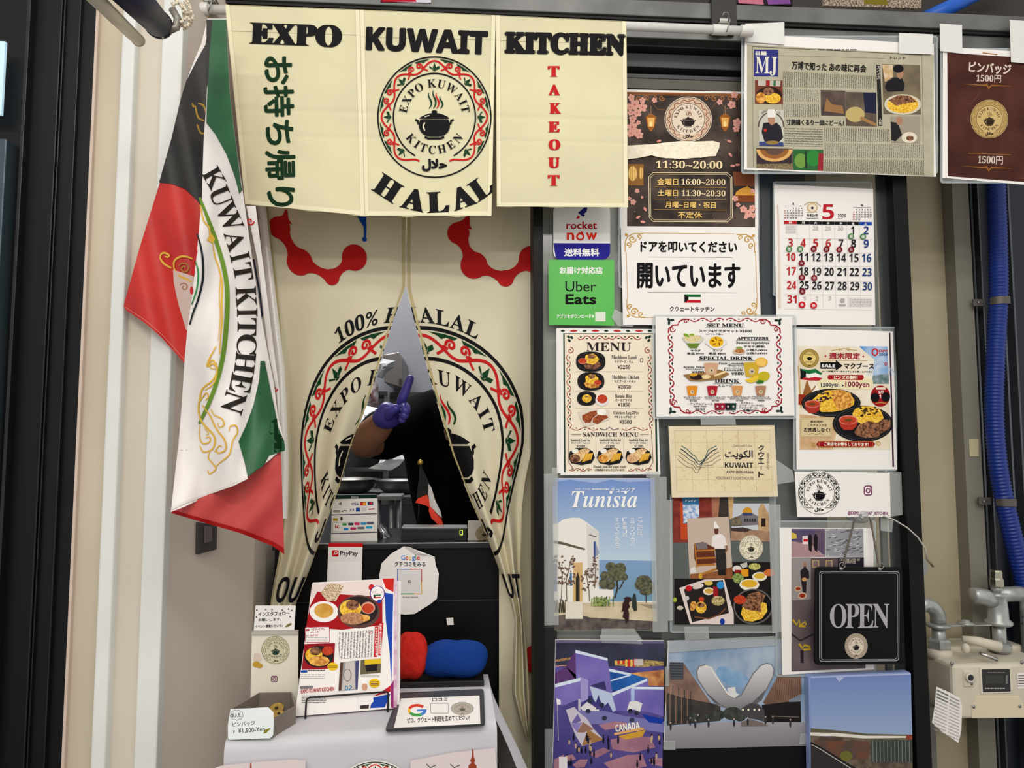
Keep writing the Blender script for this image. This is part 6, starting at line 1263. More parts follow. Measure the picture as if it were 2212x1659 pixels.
for i in range(34):
    x, y = 440+rnd.random()*1100, 1290+rnd.random()*350; h = 34+22*rnd.random(); m = ink(34, 30, 50) if i % 3 else ink(190, 160, 130)
    c.ell('visitors', x, y, 12, h*0.8, m, 9); c.ell('visitors', x, y-h*0.95, 9, 10, ink(60, 46, 56), 7)
for x, y in ((720, 880), (860, 930), (890, 1080), (1190, 1000), (1265, 1020), (1210, 1100), (700, 1000)): c.ell('visitors', x, y, 30, 28, tex('shrub_night_print', (24, 26, 40), (60, 70, 96), 300), 10)
c.rect('visitors', 362, 1530, 458, 1700, ink(226, 222, 222)); c.build()

Vc = (1420, 1350, 3.8138)
o, c = sheet('pavilion_print', 'grey-blue print of a V-shaped white pavilion under a cloudy sky', 'poster', [(1443, 1384), (1737, 1380), (1742, 1611), (1433, 1618)], -0.0025, Vc, 0, tapes=([[(1433, 1600), (1458, 1600), (1459, 1620), (1433, 1620)]], [[(1728, 1585), (1746, 1583), (1746, 1606), (1727, 1608)]], [[(1440, 1384), (1674, 1374), (1680, 1394), (1446, 1410)]], [[(1436, 1440), (1446, 1440), (1446, 1482), (1436, 1482)]]))
bz = base_of(o)[2]; zz = lambda y: zat(1580, 1350+y/Vc[2], -0.0025)-bz
c.poly('picture_ground', [(95, 130), (1205, 115), (1228, 995), (55, 1022)], tex('cloudy_sky_print', (112, 140, 172), (168, 182, 200), 14, 5)); c.ell('picture_ground', 620, 430, 150, 70, tex('blue_gap_print', (92, 142, 190), (150, 176, 200), 22, 4), 20, ang=25)
c.poly('plaza', [(72, 840), (500, 800), (1218, 800), (1228, 995), (55, 1022)], grad('plaza_print', zz(1020), zz(800), (126, 120, 126), (156, 152, 160)))
c.poly('left_building', [(105, 305), (215, 310), (440, 640), (450, 790), (80, 830), (60, 500)], tex('left_facade_print', (110, 86, 78), (146, 118, 104), 26)); c.poly('left_building', [(100, 310), (215, 310), (215, 450), (110, 450)], ink(76, 80, 88)); c.poly('left_building', [(215, 600), (520, 660), (520, 790), (80, 830), (80, 560)], tex('dark_base_print', (46, 44, 44), (72, 66, 62), 26))
for i in range(9): c.line('left_building', [(80+24*i, 480+8*i), (80+24*i, 815)], 6, ink(150, 112, 90) if i % 2 else ink(60, 54, 52))
for i in range(6): c.line('left_building', [(102, 325+22*i), (214, 328+22*i)], 4, ink(106, 110, 118))
c.poly('right_building', [(870, 640), (1005, 400), (1040, 410), (1185, 425), (1190, 570), (1080, 640), (900, 665)], tex('right_facade_print', (104, 78, 66), (138, 106, 90), 20)); c.poly('right_building', [(860, 660), (1090, 630), (1180, 600), (1185, 800), (880, 800)], ink(44, 40, 40)); c.poly('right_building', [(1080, 620), (1180, 570), (1185, 630), (1085, 635)], ink(126, 134, 146))
for i in range(12): c.line('right_building', [(985+17*i, 440+9*(i > 1)), (960+19*i, 640-4*i)], 3, ink(84, 62, 54))
c.line('right_building', [(940, 750), (1170, 760)], 8, ink(110, 100, 90))
PVW = ink(184, 184, 190); OUT = ink(120, 118, 122)
vp = [(330, 440), (325, 380), (345, 340), (390, 328), (430, 345), (470, 400), (520, 490), (580, 575), (640, 605), (690, 580), (740, 490), (790, 400), (850, 335), (900, 315), (940, 325), (962, 365), (955, 420), (900, 530), (830, 620), (760, 660), (690, 690), (590, 690), (500, 660), (420, 580), (360, 490)]
c.poly('pavilion', vp, grad('pavilion_shell', zz(690), zz(320), (120, 118, 124), (214, 212, 212))); c.line('pavilion', vp, 10, OUT, closed=True); c.line('pavilion', [(395, 335), (440, 352), (520, 480), (582, 568), (640, 598)], 14, ink(222, 218, 212)); c.poly('pavilion', [(420, 570), (520, 655), (590, 690), (470, 640), (400, 560)], ink(96, 94, 98)); c.poly('pavilion', [(765, 655), (900, 525), (860, 620), (800, 660)], ink(96, 94, 98)); c.poly('pavilion', [(575, 520), (640, 510), (650, 560), (675, 570), (640, 600), (590, 575)], ink(216, 216, 214))
c.poly('pavilion', [(690, 690), (760, 645), (830, 650), (880, 700), (890, 800), (820, 780), (700, 760)], ink(84, 80, 84)); 
for x in (705, 750, 800, 838): c.ell('pavilion', x, 698, 9, 9, ink(236, 226, 206), 8)
for x, y, r in ((500, 740, 60), (620, 730, 80), (430, 760, 45), (680, 760, 50), (300, 770, 60)): c.ell('trees', x, y, r, r*0.7, tex('dark_tree_print', (44, 48, 44), (72, 76, 70), 90), 14)
c.poly('plaza', [(690, 800), (760, 775), (850, 800), (925, 835), (690, 838)], ink(116, 104, 100))
for x, y in ((270, 800), (312, 820), (422, 815), (110, 840), (632, 810), (952, 790), (1095, 815), (335, 775), (745, 800), (892, 790)): c.ell('visitors', x, y, 9, 32, ink(66, 62, 66), 8); c.ell('visitors', x, y-34, 7, 8, ink(180, 160, 150), 6)
c.build()

o = thing('boxed_print', 'blue-sky print folded round a thick board beside the black frame', 'poster', at(1860, 1690, -0.012))
YB = -0.022
MB().prism([at(x, y, YB) for x, y in rquad([(1746.5, 1461), (1968, 1452), (1972, 1700), (1751, 1700)], 5, 3)], (0, 0.018, 0)).build('board', mat('pale_blue_card', (142, 160, 208), 0.45, noise=((126, 146, 196), 8)), o, bev=0.001)
bz = base_of(o)[2]; zz = lambda y: zat(1860, 1350+y/Vc[2], YB)-bz
c = Canvas(o, flat(YB), Vc)
c.poly('picture_ground', [(1262, 440), (2086, 412), (2100, 905), (1270, 890)], grad('boxed_sky', zz(900), zz(430), (146, 166, 200), (112, 134, 190)))
c.poly('horizon', [(1262, 850), (1480, 868), (1720, 895), (2100, 905), (2100, 950), (1700, 950), (1262, 900)], ink(96, 92, 86)); c.poly('horizon', [(1255, 885), (1480, 890), (1720, 912), (2050, 915), (2048, 930), (1700, 935), (1450, 915), (1262, 915)], ink(222, 216, 204)); c.poly('horizon', [(2050, 905), (2100, 905), (2100, 945), (2050, 945)], ink(140, 82, 66))
c.poly('rooftops', [(1262, 910), (1720, 940), (2100, 945), (2105, 1330), (1264, 1330)], tex('town_print', (78, 64, 54), (112, 98, 84), 60, 4)); c.poly('rooftops', [(1280, 950), (1740, 960), (1740, 1100), (1500, 1120), (1330, 1000)], tex('rusty_roof_print', (110, 70, 54), (84, 70, 64), 50)); c.rect('rooftops', 1760, 950, 2100, 1130, ink(74, 80, 76))
for i in range(11): c.line('rooftops', [(1775+30*i, 955), (1778+30*i, 1128)], 5, ink(128, 134, 128))
c.poly('rooftops', [(1264, 960), (1310, 985), (1620, 1178), (1600, 1210), (1264, 1330)], ink(62, 60, 60)); c.line('rooftops', [(1270, 985), (1330, 1015), (1640, 1210)], 6, ink(196, 190, 184)); c.line('rooftops', [(1262, 975), (1340, 1005), (1660, 1200)], 10, ink(40, 38, 40)); c.ell('rooftops', 1555, 1080, 50, 42, ink(106, 104, 62))
c.line('fold', [(1262, 432), (2086, 404)], 10, ink(176, 186, 220)); c.poly('fold', [(1470, 432), (1540, 430), (1498, 470)], ink(176, 186, 220)); c.build()

# ------------------------------------------------------------------ newspaper page and pin poster hanging from the beam
Wc = (1580, 0, 3.5); YN = -0.048
o, c = sheet('newspaper_page', 'framed newspaper page with blue masthead and food photos hung from the beam', 'newspaper', [(1609, 73), (2017, 95), (2022, 382), (1607, 366)], YN, Wc, 2.0, sleeve=(1601, 77, 2026, 376, 0.0012), tapes=([[(1610, 51), (1694.5, 48), (1694.5, 96), (1610, 90)], -0.0036, WTAPE], [[(1942, 71), (2015.5, 74), (2013, 117), (1941.5, 115)], -0.0036, WTAPE]))
c.poly('newsprint', [(118, 335), (1480, 410), (1530, 415), (1530, 1335), (118, 1268)], mat('newsprint_paper', (184, 178, 154), 0.7, spec=0.1, noise=((174, 168, 146), 30)))
NK = ink(50, 48, 46); NW = newsprint('news_columns', (182, 176, 152), (96, 92, 84), 0.0042, 0.0022)
for P in ([(390, 540), (1090, 575), (1090, 670), (390, 660)], [(390, 670), (665, 680), (665, 770), (390, 770)], [(390, 785), (665, 790), (665, 885), (390, 885)], [(700, 965), (1200, 975), (1200, 1075), (700, 1070)], [(700, 1080), (1455, 1095), (1455, 1195), (700, 1190)], [(700, 1205), (1455, 1210), (1455, 1325), (700, 1295)], [(372, 790), (388, 790), (388, 980), (372, 980)]): c.poly('text_columns', P, NW)
c.poly('text_columns', [(402, 955), (690, 965), (690, 1110), (402, 1105)], newsprint('news_table', (182, 176, 152), (96, 92, 86), 0.0055, 0.0022, False))
c.line('rules', [(160, 352), (1440, 415)], 4, NK); c.line('rules', [(360, 420), (1160, 442)], 2, NK); c.line('rules', [(1440, 415), (1455, 1330)], 2, NK); c.line('rules', [(160, 352), (165, 1260)], 2, NK); lines_of(c, 'rules', 655, 368, 950, 385, 1, NK, 9)
c.rect('masthead', 170, 375, 355, 578, ink(62, 66, 122), ang=0.6); c.text('masthead', '日経', (182, 386, 268, 418), ink(226, 222, 206), b=2, ang=0.6); c.text('masthead', 'MJ', (182, 430, 345, 572), ink(226, 222, 206), 'fb', ang=0.6, res=3)
c.text('headline', '万博で知った', (455, 468, 722, 532), NK, b=2.2, ang=3); c.text('headline', 'あの味に再会', (738, 482, 1020, 546), NK, b=2.2, ang=3); c.text('headline', 'トレンド', (1200, 428, 1316, 450), NK, b=0.8); c.text('headline', '寸胴鍋くるり一皿にどーん!', (415, 904, 852, 950), NK, b=1.8, ang=1.2)
c.poly('side_bar', [(1095, 490), (1124, 490), (1142, 952), (1110, 952)], ink(52, 50, 48)); c.text('side_bar', 'スパイス', (1100, 498, 1124, 600), ink(206, 200, 180), down=True, b=0.6); c.text('side_bar', '人気', (1114, 890, 1136, 945), ink(206, 200, 180), down=True, b=0.6)
c.g().poly('photos', [(178, 605), (387, 608), (390, 788), (178, 785)], ink(112, 70, 54)); c.rect('photos', 200, 608, 370, 650, ink(190, 184, 170)); c.rect('photos', 260, 608, 290, 650, ink(150, 40, 40)); c.rect('photos', 318, 608, 335, 650, ink(50, 100, 70)); c.ell('photos', 285, 720, 98, 66, ink(56, 34, 30)); c.ell('photos', 312, 742, 62, 40, RICE); c.ell('photos', 280, 690, 40, 30, MEAT); c.ell('photos', 222, 740, 38, 42, CHICK)
c.g().poly('photos', [(205, 830), (395, 830), (395, 1108), (210, 1105)], ink(196, 194, 180)); c.ring('photos', 300, 960, 95, 110, 10, ink(90, 86, 82), 24, 180, 360); c.arct('photos', '100% HALAL', 300, 960, 118, 128, 18, 270, NK, 'fb'); c.poly('photos', [(270, 850), (280, 825), (325, 825), (338, 855), (330, 890), (275, 890)], ink(226, 224, 216)); c.poly('photos', [(275, 888), (330, 888), (328, 935), (305, 955), (280, 935)], ink(176, 130, 104)); c.poly('photos', [(240, 930), (280, 925), (305, 950), (340, 925), (375, 960), (392, 1040), (360, 1075), (250, 1070), (228, 1000)], ink(48, 46, 54)); c.poly('photos', [(210, 1070), (392, 1075), (395, 1108), (210, 1105)], ink(70, 80, 120)); c.ell('photos', 310, 1078, 50, 15, ink(150, 120, 80)); c.ell('photos', 256, 985, 12, 12, ink(190, 60, 50))
c.g().poly('photos', [(190, 1120), (462, 1125), (465, 1282), (190, 1270)], ink(70, 58, 62)); c.ell('photos', 325, 1130, 135, 92, ink(220, 170, 104), 24, 0, 180); c.ell('photos', 325, 1130, 108, 70, ink(150, 96, 60), 24, 0, 180); c.ell('photos', 325, 1128, 70, 46, ink(96, 88, 76), 20, 0, 180); c.poly('photos', [(190, 1240), (460, 1235), (465, 1282), (190, 1270)], tex('straw_print', (96, 80, 60), (150, 130, 96), 300))
c.g().poly('photos', [(468, 1128), (694, 1132), (695, 1290), (468, 1284)], ink(60, 100, 66)); c.ell('photos', 525, 1215, 48, 55, ink(110, 150, 80)); c.ell('photos', 620, 1195, 52, 62, ink(60, 130, 70)); c.rect('photos', 655, 1160, 694, 1290, ink(150, 50, 60)); c.line('photos', [(560, 1140), (565, 1275)], 14, ink(50, 66, 54))
c.g().poly('photos', [(675, 680), (862, 685), (865, 876), (678, 872)], tex('kitchen_photo_print', (64, 52, 52), (100, 84, 76), 20)); c.poly('photos', [(700, 840), (720, 740), (760, 790), (840, 800), (850, 860)], ink(150, 110, 84)); c.g().poly('photos', [(865, 695), (1095, 700), (1098, 957), (868, 950)], tex('pot_photo_print', (70, 60, 54), (106, 92, 76), 18)); c.ell('photos', 935, 865, 72, 58, ink(190, 170, 110)); c.poly('photos', [(995, 700), (1095, 700), (1095, 860), (1010, 850)], ink(40, 44, 70)); c.line('photos', [(975, 890), (1050, 925), (1095, 945)], 24, ink(160, 116, 86))
c.g().poly('photos', [(1140, 485), (1425, 492), (1432, 865), (1150, 862)], tex('cook_photo_print', (92, 82, 68), (130, 116, 92), 16)); c.poly('photos', [(1140, 490), (1222, 490), (1225, 580), (1160, 620)], tex('sign_photo_print', (190, 150, 90), (220, 200, 170), 60)); c.poly('photos', [(1175, 620), (1230, 585), (1290, 590), (1310, 640), (1300, 690), (1180, 695), (1160, 660)], ink(40, 38, 44)); c.ell('photos', 1275, 555, 26, 42, ink(170, 126, 100)); c.ell('photos', 1262, 520, 40, 32, ink(34, 32, 40)); c.ell('photos', 1295, 790, 140, 78, ink(210, 200, 176)); c.ell('photos', 1295, 790, 118, 64, RICE); c.poly('photos', [(1185, 760), (1260, 720), (1350, 725), (1400, 770), (1330, 780), (1250, 800)], MEAT)
c.g().poly('photos', [(1205, 880), (1422, 880), (1425, 1082), (1212, 1078)], ink(160, 150, 134)); c.poly('photos', [(1205, 920), (1260, 930), (1290, 1020), (1240, 1070), (1210, 1060)], ink(46, 44, 48)); c.ell('photos', 1270, 915, 24, 34, ink(170, 126, 100)); c.ell('photos', 1345, 1040, 58, 42, ink(226, 216, 196)); c.ell('photos', 1350, 1045, 28, 20, MEAT)
c.build()

o, c = sheet('pin_poster', 'dark brown pin badge price poster beside the newspaper page', 'poster', [(2037, 101), (2250, 114), (2250, 402), (2036, 384)], YN, Wc, 1.5, sleeve=(2031, 104, 2256, 396, 0.0012), tapes=([[(2030, 51), (2078, 54), (2079, 116), (2031, 110)], -0.0036, WTAPE], [[(2181, 43), (2230, 46), (2230, 138), (2184, 134)], -0.0036, WTAPE]))
c.poly('picture_ground', [(1632, 398), (2330, 445), (2330, 1385), (1635, 1332)], tex('maroon_leather_print', (62, 30, 24), (84, 46, 36), 12, 5))
PT = ink(222, 206, 190); PG = ink(150, 96, 56)
c.text('lettering', 'ピンバッジ', (1795, 475, 2115, 556), PT, b=2.4, ang=4); c.text('lettering', '1500円', (1850, 565, 2038, 622), PT, 'fb', ang=2); c.text('lettering', '1500円', (1862, 1178, 2052, 1241), PT, 'fb', ang=2)
for y in (640, 1262): c.poly('ornament', [(1730, y-8), (1900, y), (1935, y-8), (1945, y+20), (1965, y), (2130, y+12), (1965, y+12), (1945, y+36), (1930, y+10), (1880, y+8)], PG)
c.line('ornament', [(1790, 1158), (1960, 1164), (2110, 1170)], 5, PG); c.line('ornament', [(1900, 400), (2010, 412)], 8, PG); c.line('ornament', [(1780, 780), (1810, 785), (1850, 740), (1880, 690)], 4, ink(110, 80, 70))
emblem(c, 1950, 900, 138, 142, 1, k1=ink(60, 44, 30), red=ink(150, 122, 74), grn=ink(140, 112, 66), disc=ink(206, 176, 116), band=ink(186, 154, 96)); c.build()

# ------------------------------------------------------------------ lower edges of boards standing above the beam
for nm, lab, P, m, deco in (('display_board', 'red and blue printed board above the cream shop curtain', [(818, -60), (928, -60), (931, 6), (822, 4)], ink(96, 30, 50), [([(840, 0), (931, -30), (931, 6), (850, 4)], ink(206, 200, 214)), ([(826, -40), (880, -40), (900, 4), (826, 4)], ink(176, 36, 56))]),
                            ('display_board', 'dark purple photo board above the right end of the rod', [(1566, -60), (1716, -60), (1712, 12), (1572, 6)], ink(50, 36, 52), [([(1590, -20), (1640, -30), (1650, 10), (1596, 7)], ink(190, 110, 130)), ([(1650, -20), (1700, -20), (1708, 8), (1660, 10)], ink(120, 84, 140))]),
                            ('display_board', 'photo board with pebbles and yellow-green field above the newspaper page', [(1780, -60), (1992, -60), (1990, 18), (1778, 12)], tex('pebble_print', (60, 50, 44), (190, 170, 150), 260), [([(1870, -30), (1900, -40), (1920, 12), (1866, 8)], ink(116, 104, 40))])):
    o, c = sheet(nm, lab, 'board', P, -0.036, (0, 0, 1), 0, m, 0.006); c.k = 2
    for q, mm in deco: c.poly('picture', q, mm)
    c.build()
# ------------------------------------------------------------------ black counter in the doorway
CB_ = mat('black_counter_laminate', (5, 5, 6), 0.45, spec=0.2); YC = 0.15
ZC = zat(900, 1172, YC)
o = thing('counter', 'black serving counter behind the split curtain', 'counter', (-0.12, YC, 0))
MB().box(-0.41, 0.20, YC, YC+0.26, 0.0, ZC-0.014).build('cabinet', CB_, o)
MB().box(-0.415, 0.21, YC-0.006, YC+0.27, ZC-0.014, ZC).build('top', mat('black_counter_top', (18, 18, 20), 0.25), o, bev=0.002)
zl = zat(1000, 1296, YC)
MB().box(-0.41, 0.20, YC-0.004, YC, zl-0.001, zl+0.001).build('seam_bead', mat('counter_seam', (40, 40, 42), 0.4), o)
# ------------------------------------------------------------------ cards on the counter front
P3 = (460, 1160, 3.325); P4 = (780, 1160, 3.325); YF = YC-0.012
o, c = sheet('payment_card', 'white payment card with a red top stripe on the black counter front', 'card', [(709.6, 1173.5), (783.5, 1174), (781, 1262), (706, 1262)], YF, P3, 0.2)
c.poly('stripe', [(830, 44), (1076, 46), (1076, 72), (829, 71)], ink(206, 36, 44)); c.rect('logo', 855, 95, 902, 140, ink(206, 36, 44), r=7); c.line('logo', [(868, 132), (876, 106), (890, 104), (894, 116), (884, 122), (872, 121)], 5, WHITE); c.text('logo', 'PayPay', (912, 100, 1042, 142), ink(70, 66, 72), 'ss', b=1)
c.rect('code_patch', 832, 178, 1060, 318, ink(248, 246, 244), r=8); c.build()
octp = [(305, 68), (352, 74), (440, 112), (528, 142), (535, 200), (558, 262), (552, 360), (545, 442), (500, 480), (385, 552), (318, 558), (240, 548), (170, 480), (140, 380), (130, 280), (148, 188), (215, 120)]
PP = [(P4[0]+x/P4[2], P4[1]+y/P4[2]) for x, y in octp]
o = thing('review_sheet', 'crumpled white octagonal review sheet on the black counter front', 'sheet', at(880, 1328, YF))
MB().prism([at(x, y, YF) for x, y in PP], (0, 0.0006, 0)).build('paper', PAPER, o)
MB().raw([at(872, 1181, YF-0.001), at(886, 1183, YF-0.006), at(935, 1201, YF-0.003), at(912, 1196, YF-0.008), at(898, 1199, YF-0.001)], [(0, 1, 3, 4), (1, 2, 3)]).build('creased_corner', PAPER, o)
c = Canvas(o, flat(YF), P4)
for ch, x0, x1, m in (('G', 287, 317, ink(66, 120, 220)), ('o', 319, 340, ink(214, 64, 54)), ('o', 342, 363, ink(232, 182, 40)), ('g', 365, 388, ink(66, 120, 220)), ('l', 391, 396, ink(60, 150, 80)), ('e', 400, 423, ink(214, 64, 54))): c.text('lettering', ch, (x0, 132 if ch in 'Gl' else 140, x1, 164 if ch != 'g' else 174), m, 'ss', b=0.8)
c.text('lettering', 'クチコミをみる', (240, 178, 463, 213), ink(60, 62, 84), b=1)
for q, m in (([(262, 320), (262, 232), (350, 232)], ink(60, 100, 190)), ([(350, 232), (435, 232), (435, 320)], ink(206, 60, 50)), ([(435, 320), (435, 408), (380, 408)], ink(226, 170, 40)), ([(380, 408), (262, 408), (262, 320)], ink(60, 140, 80))): c.line('code_frame', q, 6, m)
c.rect('code_frame', 272, 242, 425, 398, ink(226, 222, 222)); c.text('code_frame', 'G', (335, 310, 356, 330), SOFT, 'sb'); c.text('lettering', 'Kuwait kitchen', (300, 424, 410, 438), SOFT, 'ss'); c.build()

# ------------------------------------------------------------------ things standing on the counter
Pp = (700, 760, 3.4556); pp = lambda x, y: (Pp[0]+x/Pp[2], Pp[1]+y/Pp[2]); YS = YC+0.03
def stand_corners(P, Y): return [at(*pp(x, y), Y) for x, y in P]
o = thing('payment_terminal_sign', 'white sign of accepted payment marks with dark green header on the counter', 'sign', at(*pp(225, 1418), YS))
MB().prism(stand_corners([(60, 1068), (397, 1066), (397, 1424), (50, 1424)], YS), (0, 0.006, 0)).build('panel', mat('sign_white', (228, 224, 218), 0.35), o, bev=0.0006)
MB().box(*(lambda a, b: (a[0], b[0], YS+0.006, YS+0.08, ZC, ZC+0.02))(at(*pp(90, 1418), YS), at(*pp(360, 1418), YS))).build('terminal_base', mat('terminal_grey', (60, 62, 64), 0.4), o, bev=0.003)
c = Canvas(o, flat(YS), Pp, -0.4)
c.poly('header', [(60, 1068), (397, 1066), (397, 1092), (60, 1100)], ink(22, 52, 46)); c.text('header', 'stera', (202, 1078, 255, 1092), ink(200, 206, 202), 'ss')
for y in (1213, 1352): c.line('rule', [(52, y+5), (395, y-5)], 7, ink(86, 84, 90))
c.text('payment_marks', 'VISA', (202, 1126, 258, 1146), ink(30, 46, 110), 'sb'); c.rect('payment_marks', 270, 1120, 312, 1148, ink(190, 40, 40)); c.ell('payment_marks', 300, 1134, 12, 12, ink(232, 150, 40)); c.rect('payment_marks', 325, 1118, 367, 1144, ink(40, 80, 110)); c.rect('payment_marks', 340, 1122, 360, 1140, ink(190, 50, 60)); c.text('payment_marks', 'JCB', (190, 1170, 225, 1192), ink(50, 40, 110), 'sb'); c.rect('payment_marks', 238, 1164, 268, 1192, ink(40, 80, 140)); c.rect('payment_marks', 280, 1162, 318, 1188, ink(206, 204, 206)); c.line('payment_marks', [(332, 1175), (378, 1172)], 8, ink(150, 60, 60)); c.poly('payment_marks', [(105, 1134), (130, 1120), (130, 1146)], ink(110, 108, 112)); lines_of(c, 'payment_marks', 68, 1180, 120, 1200, 2, SOFT, 5); c.line('payment_marks', [(130, 1194), (150, 1184), (172, 1188)], 6, SOFT)
c.rect('payment_marks', 68, 1242, 102, 1262, ink(176, 140, 40)); c.ell('payment_marks', 130, 1246, 9, 14, SOFT); c.frame('payment_marks', 64, 1274, 376, 1342, 3, ink(180, 176, 172)); c.text('payment_marks', 'ic', (82, 1290, 114, 1316), ink(176, 40, 50), b=1)
for x, y, w, m in ((153, 1288, 16, ink(70, 150, 80)), (200, 1286, 20, ink(60, 66, 70)), (246, 1284, 20, ink(206, 50, 90)), (294, 1282, 20, ink(70, 140, 190)), (345, 1278, 26, ink(90, 90, 100)), (165, 1322, 18, ink(40, 130, 200)), (218, 1319, 22, ink(196, 50, 100)), (275, 1315, 26, ink(110, 110, 120)), (336, 1310, 24, ink(60, 160, 200))): c.rect('payment_marks', x-w, y-9, x+w, y+9, m, r=6)
c.build()
o = thing('customer_display', 'long black customer display showing a green zero on the counter', 'display', at(*pp(825, 1418), YS))
MB().prism(stand_corners([(580, 1312), (1072, 1314), (1072, 1424), (575, 1424)], YS), (0, 0.05, 0)).build('housing', mat('display_black', (12, 12, 13), 0.25), o, bev=0.003)
MB().prism(stand_corners([(582, 1308), (1068, 1310), (1068, 1317), (582, 1316)], YS-0.001), (0, 0.05, 0)).build('top_edge', mat('display_edge', (170, 170, 172), 0.3, 0.4), o)
c = Canvas(o, flat(YS), Pp); 
c.frame('digit', 1014, 1332, 1034, 1366, 4, mat('green_digit', (190, 240, 60), 0.4, emit=1.2)); c.build()
o = thing('emblem_card', 'small card with a round emblem beside the customer display', 'card', at(*pp(1150, 1418), YS))
MB().prism(stand_corners([(1075, 1260), (1250, 1258), (1250, 1424), (1072, 1424)], YS), (0, 0.002, 0)).build('card', mat('grey_card', (186, 182, 174), 0.5), o)
c = Canvas(o, flat(YS), Pp); emblem(c, 1195, 1358, 62, 58, 0, disc=ink(150, 136, 110), k1=ink(60, 54, 48)); c.build()
# mini flag
o = thing('desk_flag', 'small black white and red desk flag with a gold knob on its pole', 'flag', at(*pp(760, 1410), 0.26))
k0 = at(*pp(719, 826), 0.26); b0 = np.array([k0[0]-0.004, 0.26, ZC])
MB().ball(k0, 0.0075, 14, 10).build('finial', mat('gold_knob', (206, 170, 90), 0.25, 0.9), o, smooth=True)
MB().tube([b0, k0], 0.0018, 8).build('pole', mat('black_pole', (24, 24, 26), 0.4), o, smooth=True)
MB().lathe([(0.022, 0), (0.022, 0.004), (0.006, 0.008), (0.003, 0.015)], b0, (0, 0, 1), 20).build('base', mat('black_base', (24, 24, 26), 0.4), o, smooth=True)
def flp(part, P, m, dy=0.0): MB().prism([at(*pp(x, y), 0.255+dy+0.006*math.sin(x/30.0)) for x, y in P], (0, 0.0008, 0)).build(part, m, o)
flp('black_part', [(725, 845), (790, 990), (775, 1060), (690, 1095), (700, 1000)], mat('flag_cloth_black', (22, 20, 22), 0.7))
flp('white_part', [(780, 985), (800, 1010), (830, 1110), (870, 1190), (880, 1240), (845, 1210), (790, 1150), (778, 1060)], mat('flag_cloth_white', (206, 202, 202), 0.6), -0.002)
flp('red_part', [(680, 1125), (700, 1095), (770, 1065), (785, 1110), (790, 1160), (740, 1140)], mat('flag_cloth_red', (232, 62, 40), 0.6), -0.003)
flp('red_part', [(785, 1130), (830, 1200), (875, 1245), (893, 1295), (850, 1290), (800, 1240), (782, 1190)], mat('flag_cloth_red', (232, 62, 40), 0.6), -0.001)

# ------------------------------------------------------------------ kitchen seen through the split
STW = mat('worn_steel', (176, 178, 180), 0.35, 0.6, noise=((110, 112, 114), 9)); DKS = mat('dark_steel', (66, 66, 68), 0.35, 0.7); BAGM = mat('white_plastic_bag', (226, 228, 230), 0.3, bump=(60, 0.9)); DKB2 = mat('dark_appliance', (60, 60, 63), 0.4, 0.2)
KY = 1.15
zt = zat(*pp(300, 1075), 0.95)
o = thing('steel_work_table', 'steel work table in the kitchen behind the counter', 'table', (-0.45, 1.1, 0))
MB().box(-0.95, 0.05, 0.92, 1.45, zt-0.03, zt).build('table_top', STW, o, bev=0.003)
for x in (-0.93, 0.0):
    for y in (0.95, 1.42): MB().box(x, x+0.035, y, y+0.03, 0, zt-0.03).build('leg', STW, o)
MB().box(-0.93, 0.03, 0.96, 1.42, 0.45, 0.47).build('shelf', STW, o)
def bowl(label, cx, cy, r, Y, h, m):
    cen = at(*pp(cx, cy), Y); zb = zt
    o = thing('mixing_bowl', label, 'bowl', (cen[0], Y, zb), 'steel bowls on the kitchen table')
    H = cen[2]-zb
    MB().lathe([(r*0.4, 0.001), (r*0.62, H*0.12), (r*0.85, H*0.5), (r, H), (r*1.03, H), (r*0.99, H*0.97), (r*0.83, H*0.52), (r*0.58, H*0.16), (0.0002, H*0.1)], (cen[0], Y, zb), (0, 0, 1), 36).build('bowl', m, o, smooth=True)
bowl('shiny steel mixing bowl beside the payment sign', 190, 945, 0.105, 1.05, 0.1, STEEL)
bowl('darker steel pan stacked with plastic next to the mixing bowl', 560, 955, 0.085, 1.05, 0.09, STW)
# dark machine on the back wall
o = thing('range_hood', 'grey-brown steel box hanging high on the kitchen wall', 'hood', at(*pp(530, 250), 1.5))
MB().prism([at(*pp(x, y), 1.45) for x, y in ((440, 20), (560, 0), (590, 60), (588, 270), (450, 230))], (0, 0.28, 0)).build('body', mat('hood_brown_steel', (108, 104, 104), 0.35, 0.6), o, bev=0.004)
MB().prism([at(*pp(x, y), 1.44) for x, y in ((558, 200), (578, 200), (578, 240), (558, 236))], (0, 0.01, 0)).build('handle', DKS, o)
o = thing('shelf_unit', 'dark kitchen shelf unit behind the purple glove', 'shelf', (float(at(*pp(300, 1000), 1.35)[0]), 1.4, zt))
for y in (300, 560, 860): p = at(*pp(150, y), 1.35); q = at(*pp(480, y), 1.35); MB().box(p[0], q[0], 1.3, 1.55, p[2]-0.015, p[2]).build('shelf_board', DKS, o)
for x in (150, 470): p = at(*pp(x, 300), 1.32); MB().box(p[0]-0.01, p[0]+0.01, 1.31, 1.33, zt, p[2]).build('post', STW, o)
p = at(*pp(180, 600), 1.6); MB().box(p[0]-0.1, p[0]+0.5, 1.58, 1.6, zt, at(*pp(180, 300), 1.6)[2]).build('back_panel', DKB2, o)
